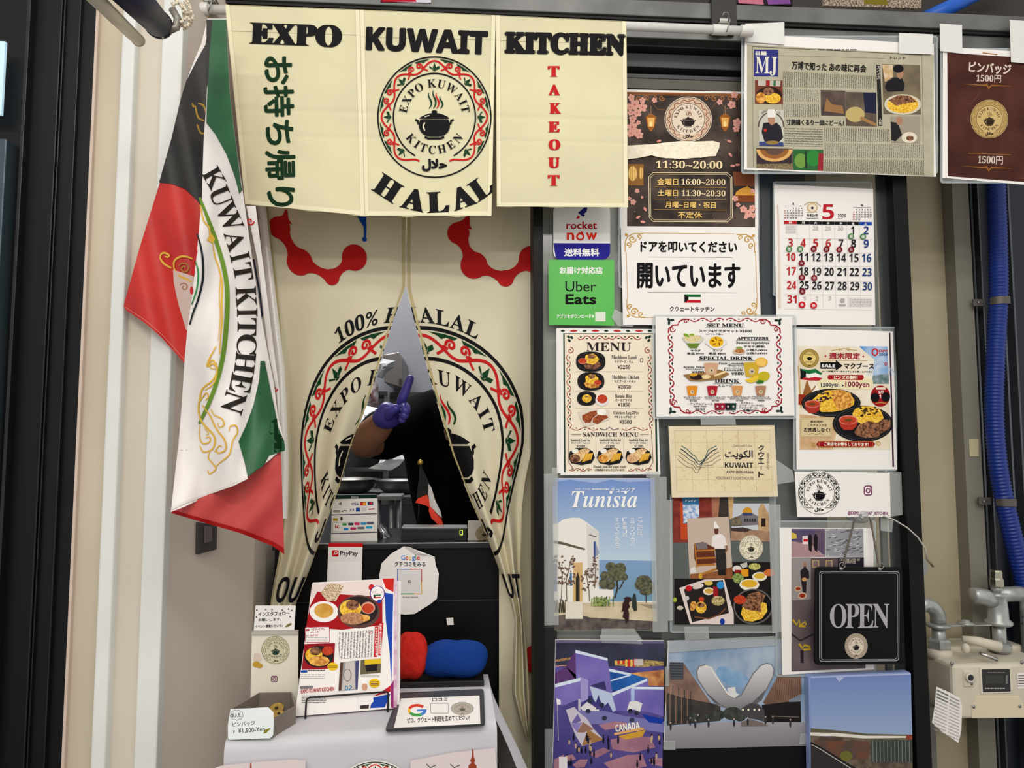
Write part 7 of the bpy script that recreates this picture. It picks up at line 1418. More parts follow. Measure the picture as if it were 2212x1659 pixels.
def lump(name, label, cat, P, Y, m, d=0.06, group=None):
    """soft crumpled bag: outline given in the crop, puffed in depth"""
    C = [at(*pp(x, y), Y) for x, y in P]; cen = np.mean(C, 0); r3 = random.Random(len(P)*7+int(P[0][0]))
    b = cen.copy(); b[2] = min(q[2] for q in C); o = thing(name, label, cat, b, group); n = len(C); V = []; Fc = []; K_ = 5
    for k in range(K_+1):
        t = k/K_; s = math.cos(t*math.pi/2*0.96)
        for q in C: V.append(cen+(q-cen)*s*(1+0.10*(r3.random()-0.5)*(k > 0))+np.array([0, -d*math.sin(t*math.pi/2)*(1+0.25*(r3.random()-0.5)), 0]))
    for k in range(K_): Fc += [[k*n+i, k*n+(i+1) % n, (k+1)*n+(i+1) % n, (k+1)*n+i] for i in range(n)]
    Fc.append([K_*n+i for i in range(n)]); Fc.append(list(range(n-1, -1, -1)))
    mesh_obj('bag', V, Fc, m, o, smooth=False); return o
lump('plastic_bag', 'white plastic bag hanging under the raised arm', 'bag', [(430, 790), (520, 700), (545, 650), (560, 720), (605, 800), (560, 850), (500, 885), (420, 880), (330, 870), (400, 850)], 1.1, BAGM, 0.07, 'plastic bags in the kitchen')
lump('plastic_bag', 'white plastic bag bunched beside the purple glove', 'bag', [(250, 440), (300, 400), (350, 410), (410, 420), (405, 500), (350, 520), (290, 570), (245, 600)], 1.2, BAGM, 0.06, 'plastic bags in the kitchen')
lump('plastic_bag', 'clear crumpled bag hooked at the top of the kitchen shelf', 'bag', [(400, 90), (440, 50), (480, 60), (540, 70), (520, 120), (470, 150), (440, 200), (400, 190)], 1.25, mat('grey_plastic_bag', (150, 152, 154), 0.25, bump=(60, 0.9)), 0.05, 'plastic bags in the kitchen')
lump('foil_tray', 'crumpled foil beside the customer display', 'foil', [(400, 1300), (430, 1280), (470, 1310), (520, 1390), (525, 1412), (440, 1412), (400, 1412)], 0.26, mat('crumpled_foil', (190, 190, 192), 0.2, 0.9, bump=(80, 1.0)), 0.03)
lump('utensil_bundle', 'bundle of white and red wrapped utensils on the kitchen shelf', 'utensils', [(300, 330), (330, 260), (345, 180), (385, 190), (405, 260), (410, 400), (350, 430), (300, 410)], 1.28, mat('utensil_pale', (200, 204, 208), 0.35, noise=((120, 70, 70), 30)), 0.05)
o = thing('pipe_rack', 'steel pipe stand beside the work table', 'rack', at(*pp(500, 1400), 0.8))
for x in (410, 505, 560): a = at(*pp(x, 1100), 0.8); MB().tube([(a[0], 0.8, ZC-0.2), (a[0], 0.8, a[2])], 0.008, 10).build('post', STW, o, smooth=True)
a, b = at(*pp(400, 1075), 0.8), at(*pp(580, 1075), 0.8); MB().box(a[0], b[0], 0.78, 0.9, a[2]-0.012, a[2]).build('shelf_board', STW, o)

# ------------------------------------------------------------------ person behind the curtain
PY = 0.66
person = thing('person', 'person in black short-sleeved shirt and purple glove pointing up behind the curtain', 'person', (float(at(985, 1000, PY)[0]), PY, 0.0))
def skin_mesh(name, J, E, parent, m, sub=2, root=0):
    """skeleton (joint -> position, radius) grown into one continuous surface"""
    base = base_of(parent); keys = list(J)
    me = bpy.data.meshes.new(name); me.from_pydata([tuple(np.asarray(J[k][0], float)-base) for k in keys], [(keys.index(a), keys.index(b)) for a, b in E], [])
    o = bpy.data.objects.new(name, me); COL.objects.link(o); o.parent = parent
    md = o.modifiers.new('skin', 'SKIN'); md.use_smooth_shade = True
    for i, k in enumerate(keys):
        r = J[k][1]; r = r if hasattr(r, '__len__') else (r, r); sv = me.skin_vertices[0].data[i]; sv.radius = r; sv.use_root = (i == root)
    o.modifiers.new('sub', 'SUBSURF').levels = sub; o.modifiers['sub'].render_levels = sub
    me.materials.append(m); return o
SKIN = mat('skin', (150, 106, 82), 0.5, spec=0.35, noise=((138, 96, 74), 20)); SHIRT = mat('black_cotton', (7, 7, 8), 0.9, spec=0.05, bump=(40, 0.2)); GLOVE = mat('purple_nitrile', (66, 60, 150), 0.38, noise=((54, 48, 128), 40), bump=(50, 0.3))
W = lambda x, y, d=0.0: at(x, y, PY+d)
sh_r, el, wr = W(905, 905, -0.02), at(778, 962, 0.36), at(836, 903, 0.27)
hip = W(1000, 1330, 0.0); hip[2] = 0.95
J = {'pelvis': (hip, (0.15, 0.11)), 'belly': (W(995, 1150), (0.145, 0.105)), 'chest': (W(990, 960), (0.15, 0.105)), 'neckb': (W(985, 865), (0.075, 0.07)), 'neck': (W(983, 835), 0.055), 'chin': (W(982, 800, -0.02), (0.062, 0.07)), 'skull': (W(982, 735, 0.0), (0.078, 0.09)), 'crown': (W(982, 690, 0.01), (0.06, 0.07)),
     'shr': (sh_r, 0.062), 'elr': (el, 0.043), 'far': (el*0.6+wr*0.4, 0.042), 'wrr': (wr, 0.029), 'shl': (W(1085, 900), 0.062), 'ell': (W(1150, 1080, 0.02), 0.045), 'wrl': (W(1120, 1230, -0.10), 0.032),
     'hipr': (hip+np.array([-0.09, 0, -0.05]), 0.085), 'kner': (hip+np.array([-0.10, 0, -0.45]), 0.06), 'ankr': (hip+np.array([-0.10, 0.02, -0.87]), 0.04), 'hipl': (hip+np.array([0.09, 0, -0.05]), 0.085), 'knel': (hip+np.array([0.10, 0, -0.45]), 0.06), 'ankl': (hip+np.array([0.10, 0.02, -0.87]), 0.04)}
E_ = [('pelvis', 'belly'), ('belly', 'chest'), ('chest', 'neckb'), ('neckb', 'neck'), ('neck', 'chin'), ('chin', 'skull'), ('skull', 'crown'), ('chest', 'shr'), ('shr', 'elr'), ('elr', 'far'), ('far', 'wrr'), ('chest', 'shl'), ('shl', 'ell'), ('ell', 'wrl'), ('pelvis', 'hipr'), ('hipr', 'kner'), ('kner', 'ankr'), ('pelvis', 'hipl'), ('hipl', 'knel'), ('knel', 'ankl')]
skin_mesh('body', J, E_, person, SKIN)
up = lambda k, s: (J[k][0], tuple(np.array(J[k][1] if hasattr(J[k][1], '__len__') else (J[k][1],)*2)*s))
Jc = {k: up(k, s) for k, s in (('pelvis', 1.12), ('belly', 1.15), ('chest', 1.17), ('neckb', 1.12))}
Jc['shr'] = (sh_r, 0.088); Jc['mid'] = ((sh_r*0.5+el*0.5), 0.080); Jc['cuff'] = (sh_r*0.08+el*0.92, 0.066); Jc['shl'] = up('shl', 1.3); Jc['midl'] = (J['shl'][0]*0.4+J['ell'][0]*0.6, 0.07)
skin_mesh('shirt', Jc, [('pelvis', 'belly'), ('belly', 'chest'), ('chest', 'neckb'), ('chest', 'shr'), ('shr', 'mid'), ('mid', 'cuff'), ('chest', 'shl'), ('shl', 'midl')], person, SHIRT)
Jt = {k: up(k, 1.15) for k in ('pelvis', 'hipr', 'kner', 'ankr', 'hipl', 'knel', 'ankl')}
skin_mesh('trousers', Jt, [('pelvis', 'hipr'), ('hipr', 'kner'), ('kner', 'ankr'), ('pelvis', 'hipl'), ('hipl', 'knel'), ('knel', 'ankl')], person, mat('black_trousers', (20, 20, 22), 0.8))
# gloved hand: palm with index finger raised, other fingers curled, thumb across
hY = 0.25
hp = lambda x, y, d=0.0: at(*pp(x, y), hY+d)
GJ = {'wrist': (wr+(wr-el)*0.02, 0.032), 'heel': (hp(440, 520), (0.038, 0.026)), 'palm': (hp(500, 460), (0.044, 0.028)), 'kn': (hp(545, 400, -0.005), (0.038, 0.024))}
GE = [('wrist', 'heel'), ('heel', 'palm'), ('palm', 'kn')]
skin_mesh('glove', GJ, GE, person, GLOVE)
for nm, chain, r in (('index_finger', [(560, 410, 0.0), (585, 350, -0.01), (615, 270, -0.012), (640, 205, -0.012), (652, 172, -0.012)], (0.0125, 0.0122, 0.0112, 0.0100, 0.0085)),
                     ('middle_finger', [(575, 420, 0.0), (612, 405, -0.028), (618, 440, -0.045), (590, 470, -0.035)], (0.0125, 0.0125, 0.0115, 0.0095)),
                     ('ring_finger', [(565, 445, 0.0), (605, 440, -0.028), (608, 475, -0.043), (578, 500, -0.033)], (0.0122, 0.0122, 0.0112, 0.0092)),
                     ('little_finger', [(545, 475, 0.0), (588, 480, -0.022), (590, 508, -0.035), (560, 525, -0.028)], (0.0112, 0.0110, 0.0100, 0.0085)),
                     ('thumb', [(470, 500, -0.01), (490, 455, -0.032), (530, 420, -0.044), (565, 415, -0.046)], (0.0140, 0.0138, 0.0125, 0.0100))):
    Jf = {i: (hp(x, y, d), r[i]) for i, (x, y, d) in enumerate(chain)}
    skin_mesh(nm, Jf, [(i, i+1) for i in range(len(chain)-1)], person, GLOVE, 2)
# hair, ears, face
fc0 = J['skull'][0]
mb = MB(); mb.ball(fc0+np.array([0, 0.02, 0.05]), 0.1, 20, 14, (0.86, 1.0, 0.86)); mb.build('hair', mat('dark_hair', (34, 28, 26), 0.7, bump=(90, 0.6)), person, smooth=True)
for sx in (-1, 1):
    MB().ball(fc0+np.array([sx*0.082, 0.01, -0.02]), 0.026, 10, 8, (0.4, 0.7, 1.2)).build('ear', SKIN, person, smooth=True)
    MB().ball(fc0+np.array([sx*0.032, -0.083, -0.012]), 0.011, 10, 8, (1.2, 0.6, 0.7)).build('eye', mat('eye_white', (226, 220, 214), 0.3), person, smooth=True)
    MB().ball(fc0+np.array([sx*0.033, -0.086, 0.012]), 0.016, 8, 6, (1.3, 0.5, 0.28)).build('eyebrow', mat('dark_hair', (34, 28, 26)), person, smooth=True)
MB().lathe([(0.006, 0.035), (0.010, 0.015), (0.015, -0.004), (0.010, -0.012), (0.0002, -0.014)], fc0+np.array([0, -0.092, -0.032]), (0, 0.12, 1), 12).build('nose', SKIN, person, smooth=True)
MB().ball(fc0+np.array([0, -0.088, -0.075]), 0.02, 12, 8, (1.3, 0.4, 0.4)).build('mouth', mat('lips', (140, 84, 74), 0.5), person, smooth=True)
# ------------------------------------------------------------------ small table with printed cloth
ZT = 1.012
fl, fr = at_z(489, 1597, ZT), at_z(1070, 1553, ZT); br = at_z(1047, 1468, ZT); br[1] = 0.045; bl = np.array([fl[0]-0.004, 0.045, ZT]); br[0] = fr[0]-0.004
tb = thing('side_table', 'small table under the white printed cloth', 'table', ((fl[0]+fr[0])/2, -0.1, 0))
ins = lambda p, dx, dy: np.array([p[0]+dx, p[1]+dy, p[2]-0.0015])
TP = [ins(fl, 0.006, 0.006), ins(fr, -0.006, 0.006), ins(br, -0.006, -0.004), ins(bl, 0.006, -0.004)]
MB().prism(TP, (0, 0, -0.02)).build('table_top', mat('table_wood', (150, 120, 90), 0.5), tb)
for p, sx, sy in ((TP[0], 1, 1), (TP[1], -1, 1), (TP[2], -1, -1), (TP[3], 1, -1)):
    MB().box(*(sorted((p[0]+sx*0.01, p[0]+sx*0.035))+sorted((p[1]+sy*0.01, p[1]+sy*0.035))+[0, ZT-0.02])).build('leg', mat('table_wood', (150, 120, 90)), tb)
CLOTH = mat('white_tablecloth', (206, 204, 209), 0.7, spec=0.15, noise=((198, 196, 202), 6), bump=(700, 0.12))
tc = thing('tablecloth', 'white tablecloth with a printed emblem over the small table', 'tablecloth', ((fl[0]+fr[0])/2, fl[1], 0.35))
e = (fr-fl); ex = e/np.linalg.norm(e); fwd = np.array([ex[1], -ex[0], 0]); fwd = fwd if fwd[1] < 0 else -fwd
prof = [(0.0, 0.0)]
def cl(u, v):
    # v<0.4: top from back to front; then rounded edge and front drop
    if v < 0.4:
        t = v/0.4; a = bl*(1-t)+fl*t; b = br*(1-t)+fr*t; return a*(1-u)+b*u+np.array([0, 0, 0.0005])
    t = (v-0.4)/0.6; a = fl*(1-u)+fr*u; r = 0.018; s = t*0.66
    if s < r*1.57: w = s/r; off = fwd*(r*math.sin(w))+np.array([0, 0, -r*(1-math.cos(w))])
    else:
        d = s-r*1.57; off = fwd*(r+0.05*d+0.008*d*4*math.sin(u*17+1)*min(1, d*6))+np.array([0, 0, -r-d])
    return a+off+np.array([0, 0, 0.0005])
V = []; nu = 36; vs_ = [0, .1, .2, .3, .4]+[0.4+0.6*q for q in (0.008, 0.016, 0.024, 0.032, 0.043, 0.06, 0.09, 0.13, 0.18, 0.25, 0.35, 0.5, 0.7, 1.0)]
V = [cl(i/nu, v) for v in vs_ for i in range(nu+1)]; Fc = [[j*(nu+1)+i, (j+1)*(nu+1)+i, (j+1)*(nu+1)+i+1, j*(nu+1)+i+1] for j in range(len(vs_)-1) for i in range(nu)]
mesh_obj('cloth_top_and_front', V, Fc, CLOTH, tc, smooth=True)
MB().grid(lambda u, v: (fr+fwd*0.018*v*3 if False else fr)*(1-u)+br*u+np.array([0.012*math.sin(min(v*8, 1.57))+0.30*v*(0.55+0.45*math.sin(u*4+0.4)), -0.03*v*(1-u), 0.0005-0.012*(1-math.cos(min(v*8, 1.57)))-0.62*v]), 14, 24).build('side_drop', CLOTH, tc, smooth=True)
MB().grid(lambda u, v: bl*(1-u)+fl*u+np.array([-0.006*min(1, v*6), 0, 0.0005-0.55*v]), 8, 10).build('side_drop', CLOTH, tc, smooth=True)
pf = fl+fwd*0.0205
fm_ = plane_map(pf+fwd*0.004, fwd*0.999+np.array([0, 0, 0.05]))
c = Canvas(tc, fm_, (440, 1540, 2.9105))
c.poly('cloth_print', [(70, 346), (110, 332), (290, 312), (560, 292), (640, 300), (640, 400), (70, 400)], ink(220, 206, 206)); c.g().poly('cloth_print', [(1300, 300), (1560, 250), (1830, 220), (1850, 400), (1300, 400)], ink(220, 206, 208))
SP = ink(150, 74, 50)
c.g().poly('cloth_print', [(1688, 228), (1696, 228), (1698, 275), (1708, 300), (1700, 315), (1715, 330), (1722, 420), (1660, 420), (1665, 330), (1682, 315), (1675, 300), (1686, 275)], SP); c.poly('cloth_print', [(293, 312), (300, 312), (306, 420), (288, 420)], SP)
for x in (1400, 1550): c.line('cloth_print', [(x, 322), (x+25, 345), (x+35, 340), (x+60, 328)], 7, ink(96, 96, 100))
c.poly('cloth_print', [(672, 345), (690, 380), (660, 380)], ink(60, 110, 70))
emblem(c, 1078, 560, 258, 254, 2, disc=ink(236, 230, 224)); c.build()

# ------------------------------------------------------------------ card holder with hexagonal tray
Lc = (440, 1300, 5.183); lx = lambda x, y: (Lc[0]+x/Lc[2], Lc[1]+y/Lc[2])
ZR = ZT+0.030
rim = [at_z(*lx(x, y), ZR) for x, y in ((300, 1200), (620, 1016), (985, 1010), (1035, 1165), (780, 1312), (300, 1320))]
TRAY = mat('grey_brown_card', (128, 118, 106), 0.5, noise=((118, 108, 98), 12)); FROST = clear('frosted_acrylic', 0.55, 0.25, (196, 190, 178))
o = thing('card_holder', 'card stand with a grey hexagonal tray beside the magazine', 'card holder', np.mean(rim, 0)-np.array([0, 0, 0.03]))
bot = [p-np.array([0, 0, 0.0295]) for p in rim]; cen = np.mean(rim, 0); inn = [p+(cen-p)*0.05 for p in rim]; inb = [p-np.array([0, 0, 0.027]) for p in inn]; n = 6
MB().raw(rim+bot+inn+inb, [[i, (i+1) % n, n+(i+1) % n, n+i][::-1] for i in range(n)]+[[i, (i+1) % n, 2*n+(i+1) % n, 2*n+i] for i in range(n)]+[[2*n+i, 2*n+(i+1) % n, 3*n+(i+1) % n, 3*n+i] for i in range(n)]+[[3*n+i for i in range(n)], [n+i for i in range(n)][::-1]]).build('tray', TRAY, o)
Yh = float((rim[1][1]+rim[2][1])/2)+0.006
PC = [at(*lx(x, y), Yh) for x, y in ((540, 338), (1060, 332), (1056, 1130), (522, 1130))]
for p in PC[2:]: p[2] = max(p[2], ZT+0.001)
MB().prism(PC, (0, 0.0012, 0)).build('insert_card', mat('ivory_card', (228, 222, 206), 0.5, bump=(60, 0.2)), o)
MB().prism([PC[0]+np.array([0, -0.004, 0]), PC[1]+np.array([0, -0.004, 0]), PC[1]+np.array([0, 0.004, 0.002]), PC[0]+np.array([0, 0.004, 0.002])], (0, 0, -0.004)).build('acrylic_edge', FROST, o)
c = Canvas(o, flat(Yh-0.0003), Lc, -0.5)
emblem(c, 803, 540, 155, 155, 1, k1=ink(66, 62, 50), red=ink(96, 92, 76), grn=ink(96, 92, 76), disc=ink(206, 200, 170), pot=ink(40, 66, 56))
for k, (x, y, r) in enumerate(((600, 600, 36), (585, 640, 34), (620, 635, 30), (590, 700, 44), (625, 715, 36))): c.ell('sticker_print', x, y, r, r*0.8, ink(214, 196, 180) if k < 3 else ink(190, 150, 70), 10)
c.frame('camera_glyph', 757, 832, 822, 895, 8, ink(120, 60, 96), r=16); c.ring('camera_glyph', 790, 864, 17, 17, 8, ink(120, 60, 96), 20); c.build()
o = thing('handwritten_note', 'small handwritten white note standing above the card holder', 'note', at(*lx(790, 325), Yh+0.004))
MB().prism([at(*lx(x, y), Yh+0.004) for x, y in ((580, 42), (1030, 42), (1008, 420), (553, 420))], (0, 0.0005, 0)).build('paper', PAPER, o)
c = Canvas(o, flat(Yh+0.004), Lc, -2); HK = ink(50, 46, 52)
c.text('handwriting', 'インスタフォロー', (610, 108, 962, 158), HK, b=1); c.text('handwriting', 'お願いします。', (612, 182, 868, 216), HK, b=0.8); c.text('handwriting', 'イベント情報いろいろ♪', (575, 255, 885, 288), HK, b=0.8)
for x, y in ((595, 92), (765, 85), (950, 80), (985, 95), (590, 170), (968, 165), (695, 85), (880, 92)): c.text('handwriting', '★', (x-13, y-13, x+13, y+13), HK, ang=15)
c.ell('leaf_drawing', 950, 262, 42, 14, ink(120, 112, 70), 10, ang=-30); c.build()
# price note leaning on the front of the tray
F3, E3 = bot[5], bot[4]; dv = E3-F3; nf = np.array([dv[1], -dv[0], 0]); nf = nf/np.linalg.norm(nf); nf = nf if nf[1] < 0 else -nf
pm = plane_map(rim[5]+nf*0.006, nf+np.array([0, 0, 0.12]))
NPx = [lx(x, y) for x, y in ((300, 1202), (520, 1192), (720, 1180), (782, 1238), (782, 1360), (778, 1492), (745, 1528), (290, 1545), (272, 1520), (270, 1380))]
o = thing('handwritten_note', 'handwritten pin badge price note leaning on the grey hexagonal tray', 'note', at_on(pm, lx(530, 1540)))
MB().prism([at_on(pm, p) for p in NPx], -nf*0.0006).build('paper', mat('note_paper', (232, 238, 238), 0.5, bump=(70, 0.2)), o)
c = Canvas(o, pm, Lc, -5)
c.text('handwriting', 'ピンバッジ', (322, 1340, 575, 1390), HK, b=0.8); c.text('handwriting', '¥1,500-Yen', (385, 1405, 685, 1468), HK, 'ss', b=0.6); c.text('handwriting', '1P', (315, 1440, 352, 1475), HK, 'ss'); c.text('handwriting', '新人気', (310, 1245, 415, 1295), HK, b=0.6)
c.line('handwriting', [(370+70*(1+0.10*math.sin(9*t))*math.cos(t), 1268+55*(1+0.10*math.sin(9*t))*math.sin(t)) for t in np.linspace(0, 2*math.pi, 49)[:-1]], 4, HK, closed=True); c.poly('leaf_drawing', [(665, 1475), (690, 1430), (745, 1412), (750, 1420), (700, 1470)], ink(136, 128, 60)); c.build()
GOLDM = mat('gold_pin_metal', (206, 172, 96), 0.28, 0.9)
for lab, q, r, ax in (('round gold pin badge lying in the tray', (815, 1195), 0.013, (0, -0.5, 1)), ('gold pin badge in the tray, nearest the price note', (840, 1255), 0.011, (0.2, -0.3, 1))):
    p = at_z(*lx(*q), ZT+0.009); b = thing('pin_badge', lab, 'badge', p-np.array([0, 0, 0.004]), 'gold pin badges in the tray')
    MB().lathe([(r, -0.001), (r, 0.001), (r*0.9, 0.0016), (r*0.7, 0.0010), (0.0002, 0.0012)], p, ax, 24).build('disc', GOLDM, b, smooth=False)
    a_ = np.array(ax, float)/np.linalg.norm(ax); MB().lathe([(r*0.25, 0.001), (r*0.25, 0.002), (0.0002, 0.0022)], p, ax, 12).build('pot_relief', mat('pin_dark', (70, 54, 30), 0.4, 0.6), b)

# ------------------------------------------------------------------ magazine on its wire stand
Mc = (620, 1220, 4.739); mx_ = lambda x, y: (Mc[0]+x/Mc[2], Mc[1]+y/Mc[2])
A_, B_ = at_z(*mx_(78, 1552), ZT+0.004), at_z(*mx_(1090, 1470), ZT+0.004); A_[2] = B_[2] = ZT+0.004
ev = (B_-A_)/np.linalg.norm(B_-A_); back = np.array([-ev[1], ev[0], 0]); back = back if back[1] > 0 else -back
th = math.radians(14); upv = np.array([0, 0, math.cos(th)])+back*math.sin(th); mn = np.cross(ev, upv); mn = mn if mn[1] < 0 else -mn
mm = plane_map(A_, mn)
mag = thing('magazine', 'thick food magazine open to a red and blue page on the wire stand', 'magazine', A_)
CQ = [at_on(mm, mx_(*p)) for p in ((262, 182), (1095, 140), (1090, 1470), (78, 1552))]
bk = -mn*0.014
MB().prism(CQ, -mn*0.0006).build('front_page', mat('magazine_page', (240, 234, 230), 0.35), mag)
IQ = [p-mn*0.0008 for p in CQ]
IQ[1] = IQ[1]+ev*0.006; IQ[2] = IQ[2]+ev*0.006
MB().prism(IQ, -mn*0.012).build('page_block', mat('page_edges', (222, 206, 216), 0.5, noise=((198, 150, 180), 60, 2)), mag)
JQ = [p-mn*0.0138 for p in CQ]; JQ[1] = JQ[1]+ev*0.014-upv*0.004; JQ[2] = JQ[2]+ev*0.012
MB().prism(JQ, -mn*0.0006).build('back_cover', mat('back_cover', (236, 232, 230), 0.4), mag)
c = Canvas(mag, mm, Mc, -2.6); MP = 'page_print'
c.poly(MP, [(262, 182), (1095, 140), (1090, 1470), (78, 1552)], ink(240, 234, 230)); c.poly(MP, [(255, 200), (975, 150), (1000, 400), (200, 640)], ink(232, 214, 208)); c.poly(MP, [(310, 275), (520, 300), (975, 330), (978, 620), (560, 665), (195, 640), (235, 420)], ink(166, 26, 36)); c.poly(MP, [(975, 142), (1095, 140), (1090, 280), (1010, 240)], ink(206, 48, 44)); c.poly(MP, [(1000, 285), (1088, 300), (1068, 1230), (1050, 900), (1010, 560)], ink(40, 82, 170)); c.poly(MP, [(980, 1290), (1060, 1235), (1060, 1300), (880, 1350)], ink(196, 40, 50)); c.poly(MP, [(880, 1360), (1060, 1320), (1000, 1460), (850, 1468)], ink(40, 82, 170)); c.poly(MP, [(1060, 1230), (1092, 1180), (1090, 1465), (1066, 1465)], ink(150, 50, 110))
c.ell(MP, 865, 232, 30, 32, ink(200, 44, 48)); c.ell(MP, 925, 295, 78, 82, ink(96, 76, 140)); c.ell(MP, 925, 295, 68, 74, ink(240, 236, 234)); c.text(MP, 'クウェート', (868, 268, 980, 294), ink(176, 60, 60)); kuwait_flag(c, MP, 885, 305, 962, 342); c.ell(MP, 945, 375, 22, 20, BLUE)
c.poly(MP, [(345, 290), (400, 210), (470, 185), (580, 215), (545, 290), (500, 370), (410, 370)], tex('salad_mag_print', (150, 110, 70), (236, 220, 190), 420)); c.ell(MP, 378, 480, 148, 108, ink(240, 234, 230)); c.ell(MP, 376, 470, 98, 76, tex('soup_print', (196, 140, 50), (214, 164, 80), 60))
c.ell(MP, 735, 480, 218, 172, ink(92, 76, 72), 32); c.ell(MP, 735, 470, 195, 145, ink(50, 42, 42), 32); c.ell(MP, 650, 450, 112, 92, RICE); c.ell(MP, 672, 410, 66, 52, MEAT); c.ell(MP, 680, 550, 135, 62, tex('shred_print', (150, 96, 66), (206, 156, 116), 360)); c.ell(MP, 830, 440, 72, 62, ink(214, 150, 130)); c.ell(MP, 828, 446, 58, 48, SAUCE); c.ell(MP, 800, 545, 50, 34, CHICK)
c.rect(MP, 190, 640, 432, 790, ink(240, 232, 230)); c.frame(MP, 186, 636, 434, 794, 5, ink(176, 50, 60), r=10); c.text(MP, 'マクブース ラム', (245, 648, 388, 672), ink(160, 40, 50), b=0.8); c.text(MP, 'Mサイズ', (240, 678, 322, 700), ink(160, 40, 50), b=0.8); c.text(MP, 'スープ&サラダ', (190, 712, 318, 736), ink(160, 40, 50), b=0.8); c.rect(MP, 192, 658, 232, 676, ink(160, 40, 50), r=6); lines_of(c, MP, 190, 740, 415, 785, 3, GREY, 4)
c.poly(MP, [(178, 812), (492, 800), (478, 1062), (150, 1075)], ink(150, 30, 44)); c.ell(MP, 325, 940, 152, 112, ink(46, 38, 38), 30); c.ell(MP, 275, 925, 88, 78, RICE); c.ell(MP, 292, 885, 60, 42, MEAT); c.ell(MP, 330, 985, 105, 52, CHICK); c.ell(MP, 415, 880, 56, 46, SAUCE); c.ell(MP, 468, 1042, 54, 42, YELLOW); lines_of(c, MP, 425, 1030, 512, 1060, 2, SOFT, 6)
c.rect(MP, 142, 1080, 208, 1104, BLUE, r=8); lines_of(c, MP, 215, 1072, 388, 1090, 1, SOFT, 9); lines_of(c, MP, 140, 1115, 388, 1170, 3, GREY, 4)
NM = newsprint('magazine_columns', (240, 234, 230), (136, 130, 130), 0.0052, 0.0024)
c.poly('text_columns', [(520, 695), (880, 668), (872, 940), (535, 965)], NM); c.text(MP, 'ク', (842, 680, 878, 712), ink(160, 40, 50), b=1)
for P in ([(900, 632), (935, 630), (925, 940), (888, 944)], [(945, 596), (988, 594), (962, 925), (935, 928)]): c.poly(MP, P, ink(196, 34, 44))
c.text(MP, 'テイクアウトで味わう!', (902, 645, 926, 930), WHITE, down=True, b=0.6); c.text(MP, '中東で愛される伝統料理を', (946, 602, 970, 918), WHITE, down=True, b=0.6)
c.poly(MP, [(545, 1000), (738, 978), (722, 1278), (525, 1292)], ink(150, 146, 150)); c.poly(MP, [(600, 1000), (690, 990), (700, 1270), (560, 1285)], ink(196, 188, 180)); c.ring(MP, 618, 1130, 38, 62, 8, ink(120, 110, 104), 24); c.text(MP, '02', (590, 1235, 665, 1285), ink(66, 110, 150), 'sb'); c.poly(MP, [(545, 1000), (575, 1000), (555, 1285), (528, 1290)], ink(90, 70, 60)); c.poly(MP, [(700, 985), (738, 980), (722, 1270), (702, 1272)], ink(80, 84, 110))
c.poly(MP, [(755, 975), (963, 960), (958, 1105), (750, 1122)], ink(104, 92, 84)); c.poly(MP, [(795, 972), (962, 962), (960, 1010), (795, 1025)], ink(222, 186, 50)); c.poly(MP, [(800, 1030), (930, 1015), (920, 1085), (810, 1095)], ink(44, 40, 40)); lines_of(c, MP, 755, 1125, 950, 1150, 2, GREY, 4)
c.ell(MP, 896, 1212, 56, 46, YELLOW); lines_of(c, MP, 855, 1190, 940, 1240, 3, SOFT, 7); c.poly(MP, [(770, 1220), (765, 1190), (790, 1170), (815, 1180), (822, 1210), (815, 1225)], ink(246, 242, 240)); c.ell(MP, 795, 1250, 28, 36, ink(206, 156, 126)); c.poly(MP, [(735, 1350), (770, 1300), (830, 1295), (880, 1330), (885, 1400), (830, 1460), (745, 1470), (725, 1420)], ink(238, 234, 232)); c.poly(MP, [(750, 1440), (840, 1430), (835, 1470), (750, 1475)], ink(70, 60, 60))
c.rect(MP, 132, 1240, 265, 1268, ink(120, 116, 116), r=8); c.text(MP, 'EXPO KUWAIT KITCHEN', (142, 1262, 485, 1302), ink(176, 40, 52), 'ss', b=0.8, ang=-5); lines_of(c, MP, 150, 1330, 400, 1420, 4, SOFT, 5); c.build()
WIRE = mat('black_wire', (28, 26, 28), 0.4, 0.4)
ws = thing('wire_stand', 'black wire stand holding the food magazine', 'stand', A_+mn*0.006-np.array([0, 0, 0.003]))
wp = lambda x, y: at_on(mm, mx_(x, y))+mn*0.006
ft1, ft2 = wp(188, 1600), wp(1030, 1530)
for f in (ft1, ft2): f[2] = ZT+0.0025
MB().tube([ft1, wp(198, 1400), wp(206, 1372), wp(235, 1355), wp(620, 1326), wp(1015, 1297), wp(1032, 1305), wp(1034, 1330), ft2], 0.0016, 8).build('front_loop', WIRE, ws, smooth=True)
for f in (ft1, ft2): MB().tube([f, f+back*0.07], 0.0016, 8).build('foot', WIRE, ws, smooth=True)
MB().tube([ft1+back*0.07, ft1+back*0.07+upv*0.16+back*0.01, ft2+back*0.07+upv*0.16+back*0.01, ft2+back*0.07], 0.0016, 8).build('back_loop', WIRE, ws, smooth=True)

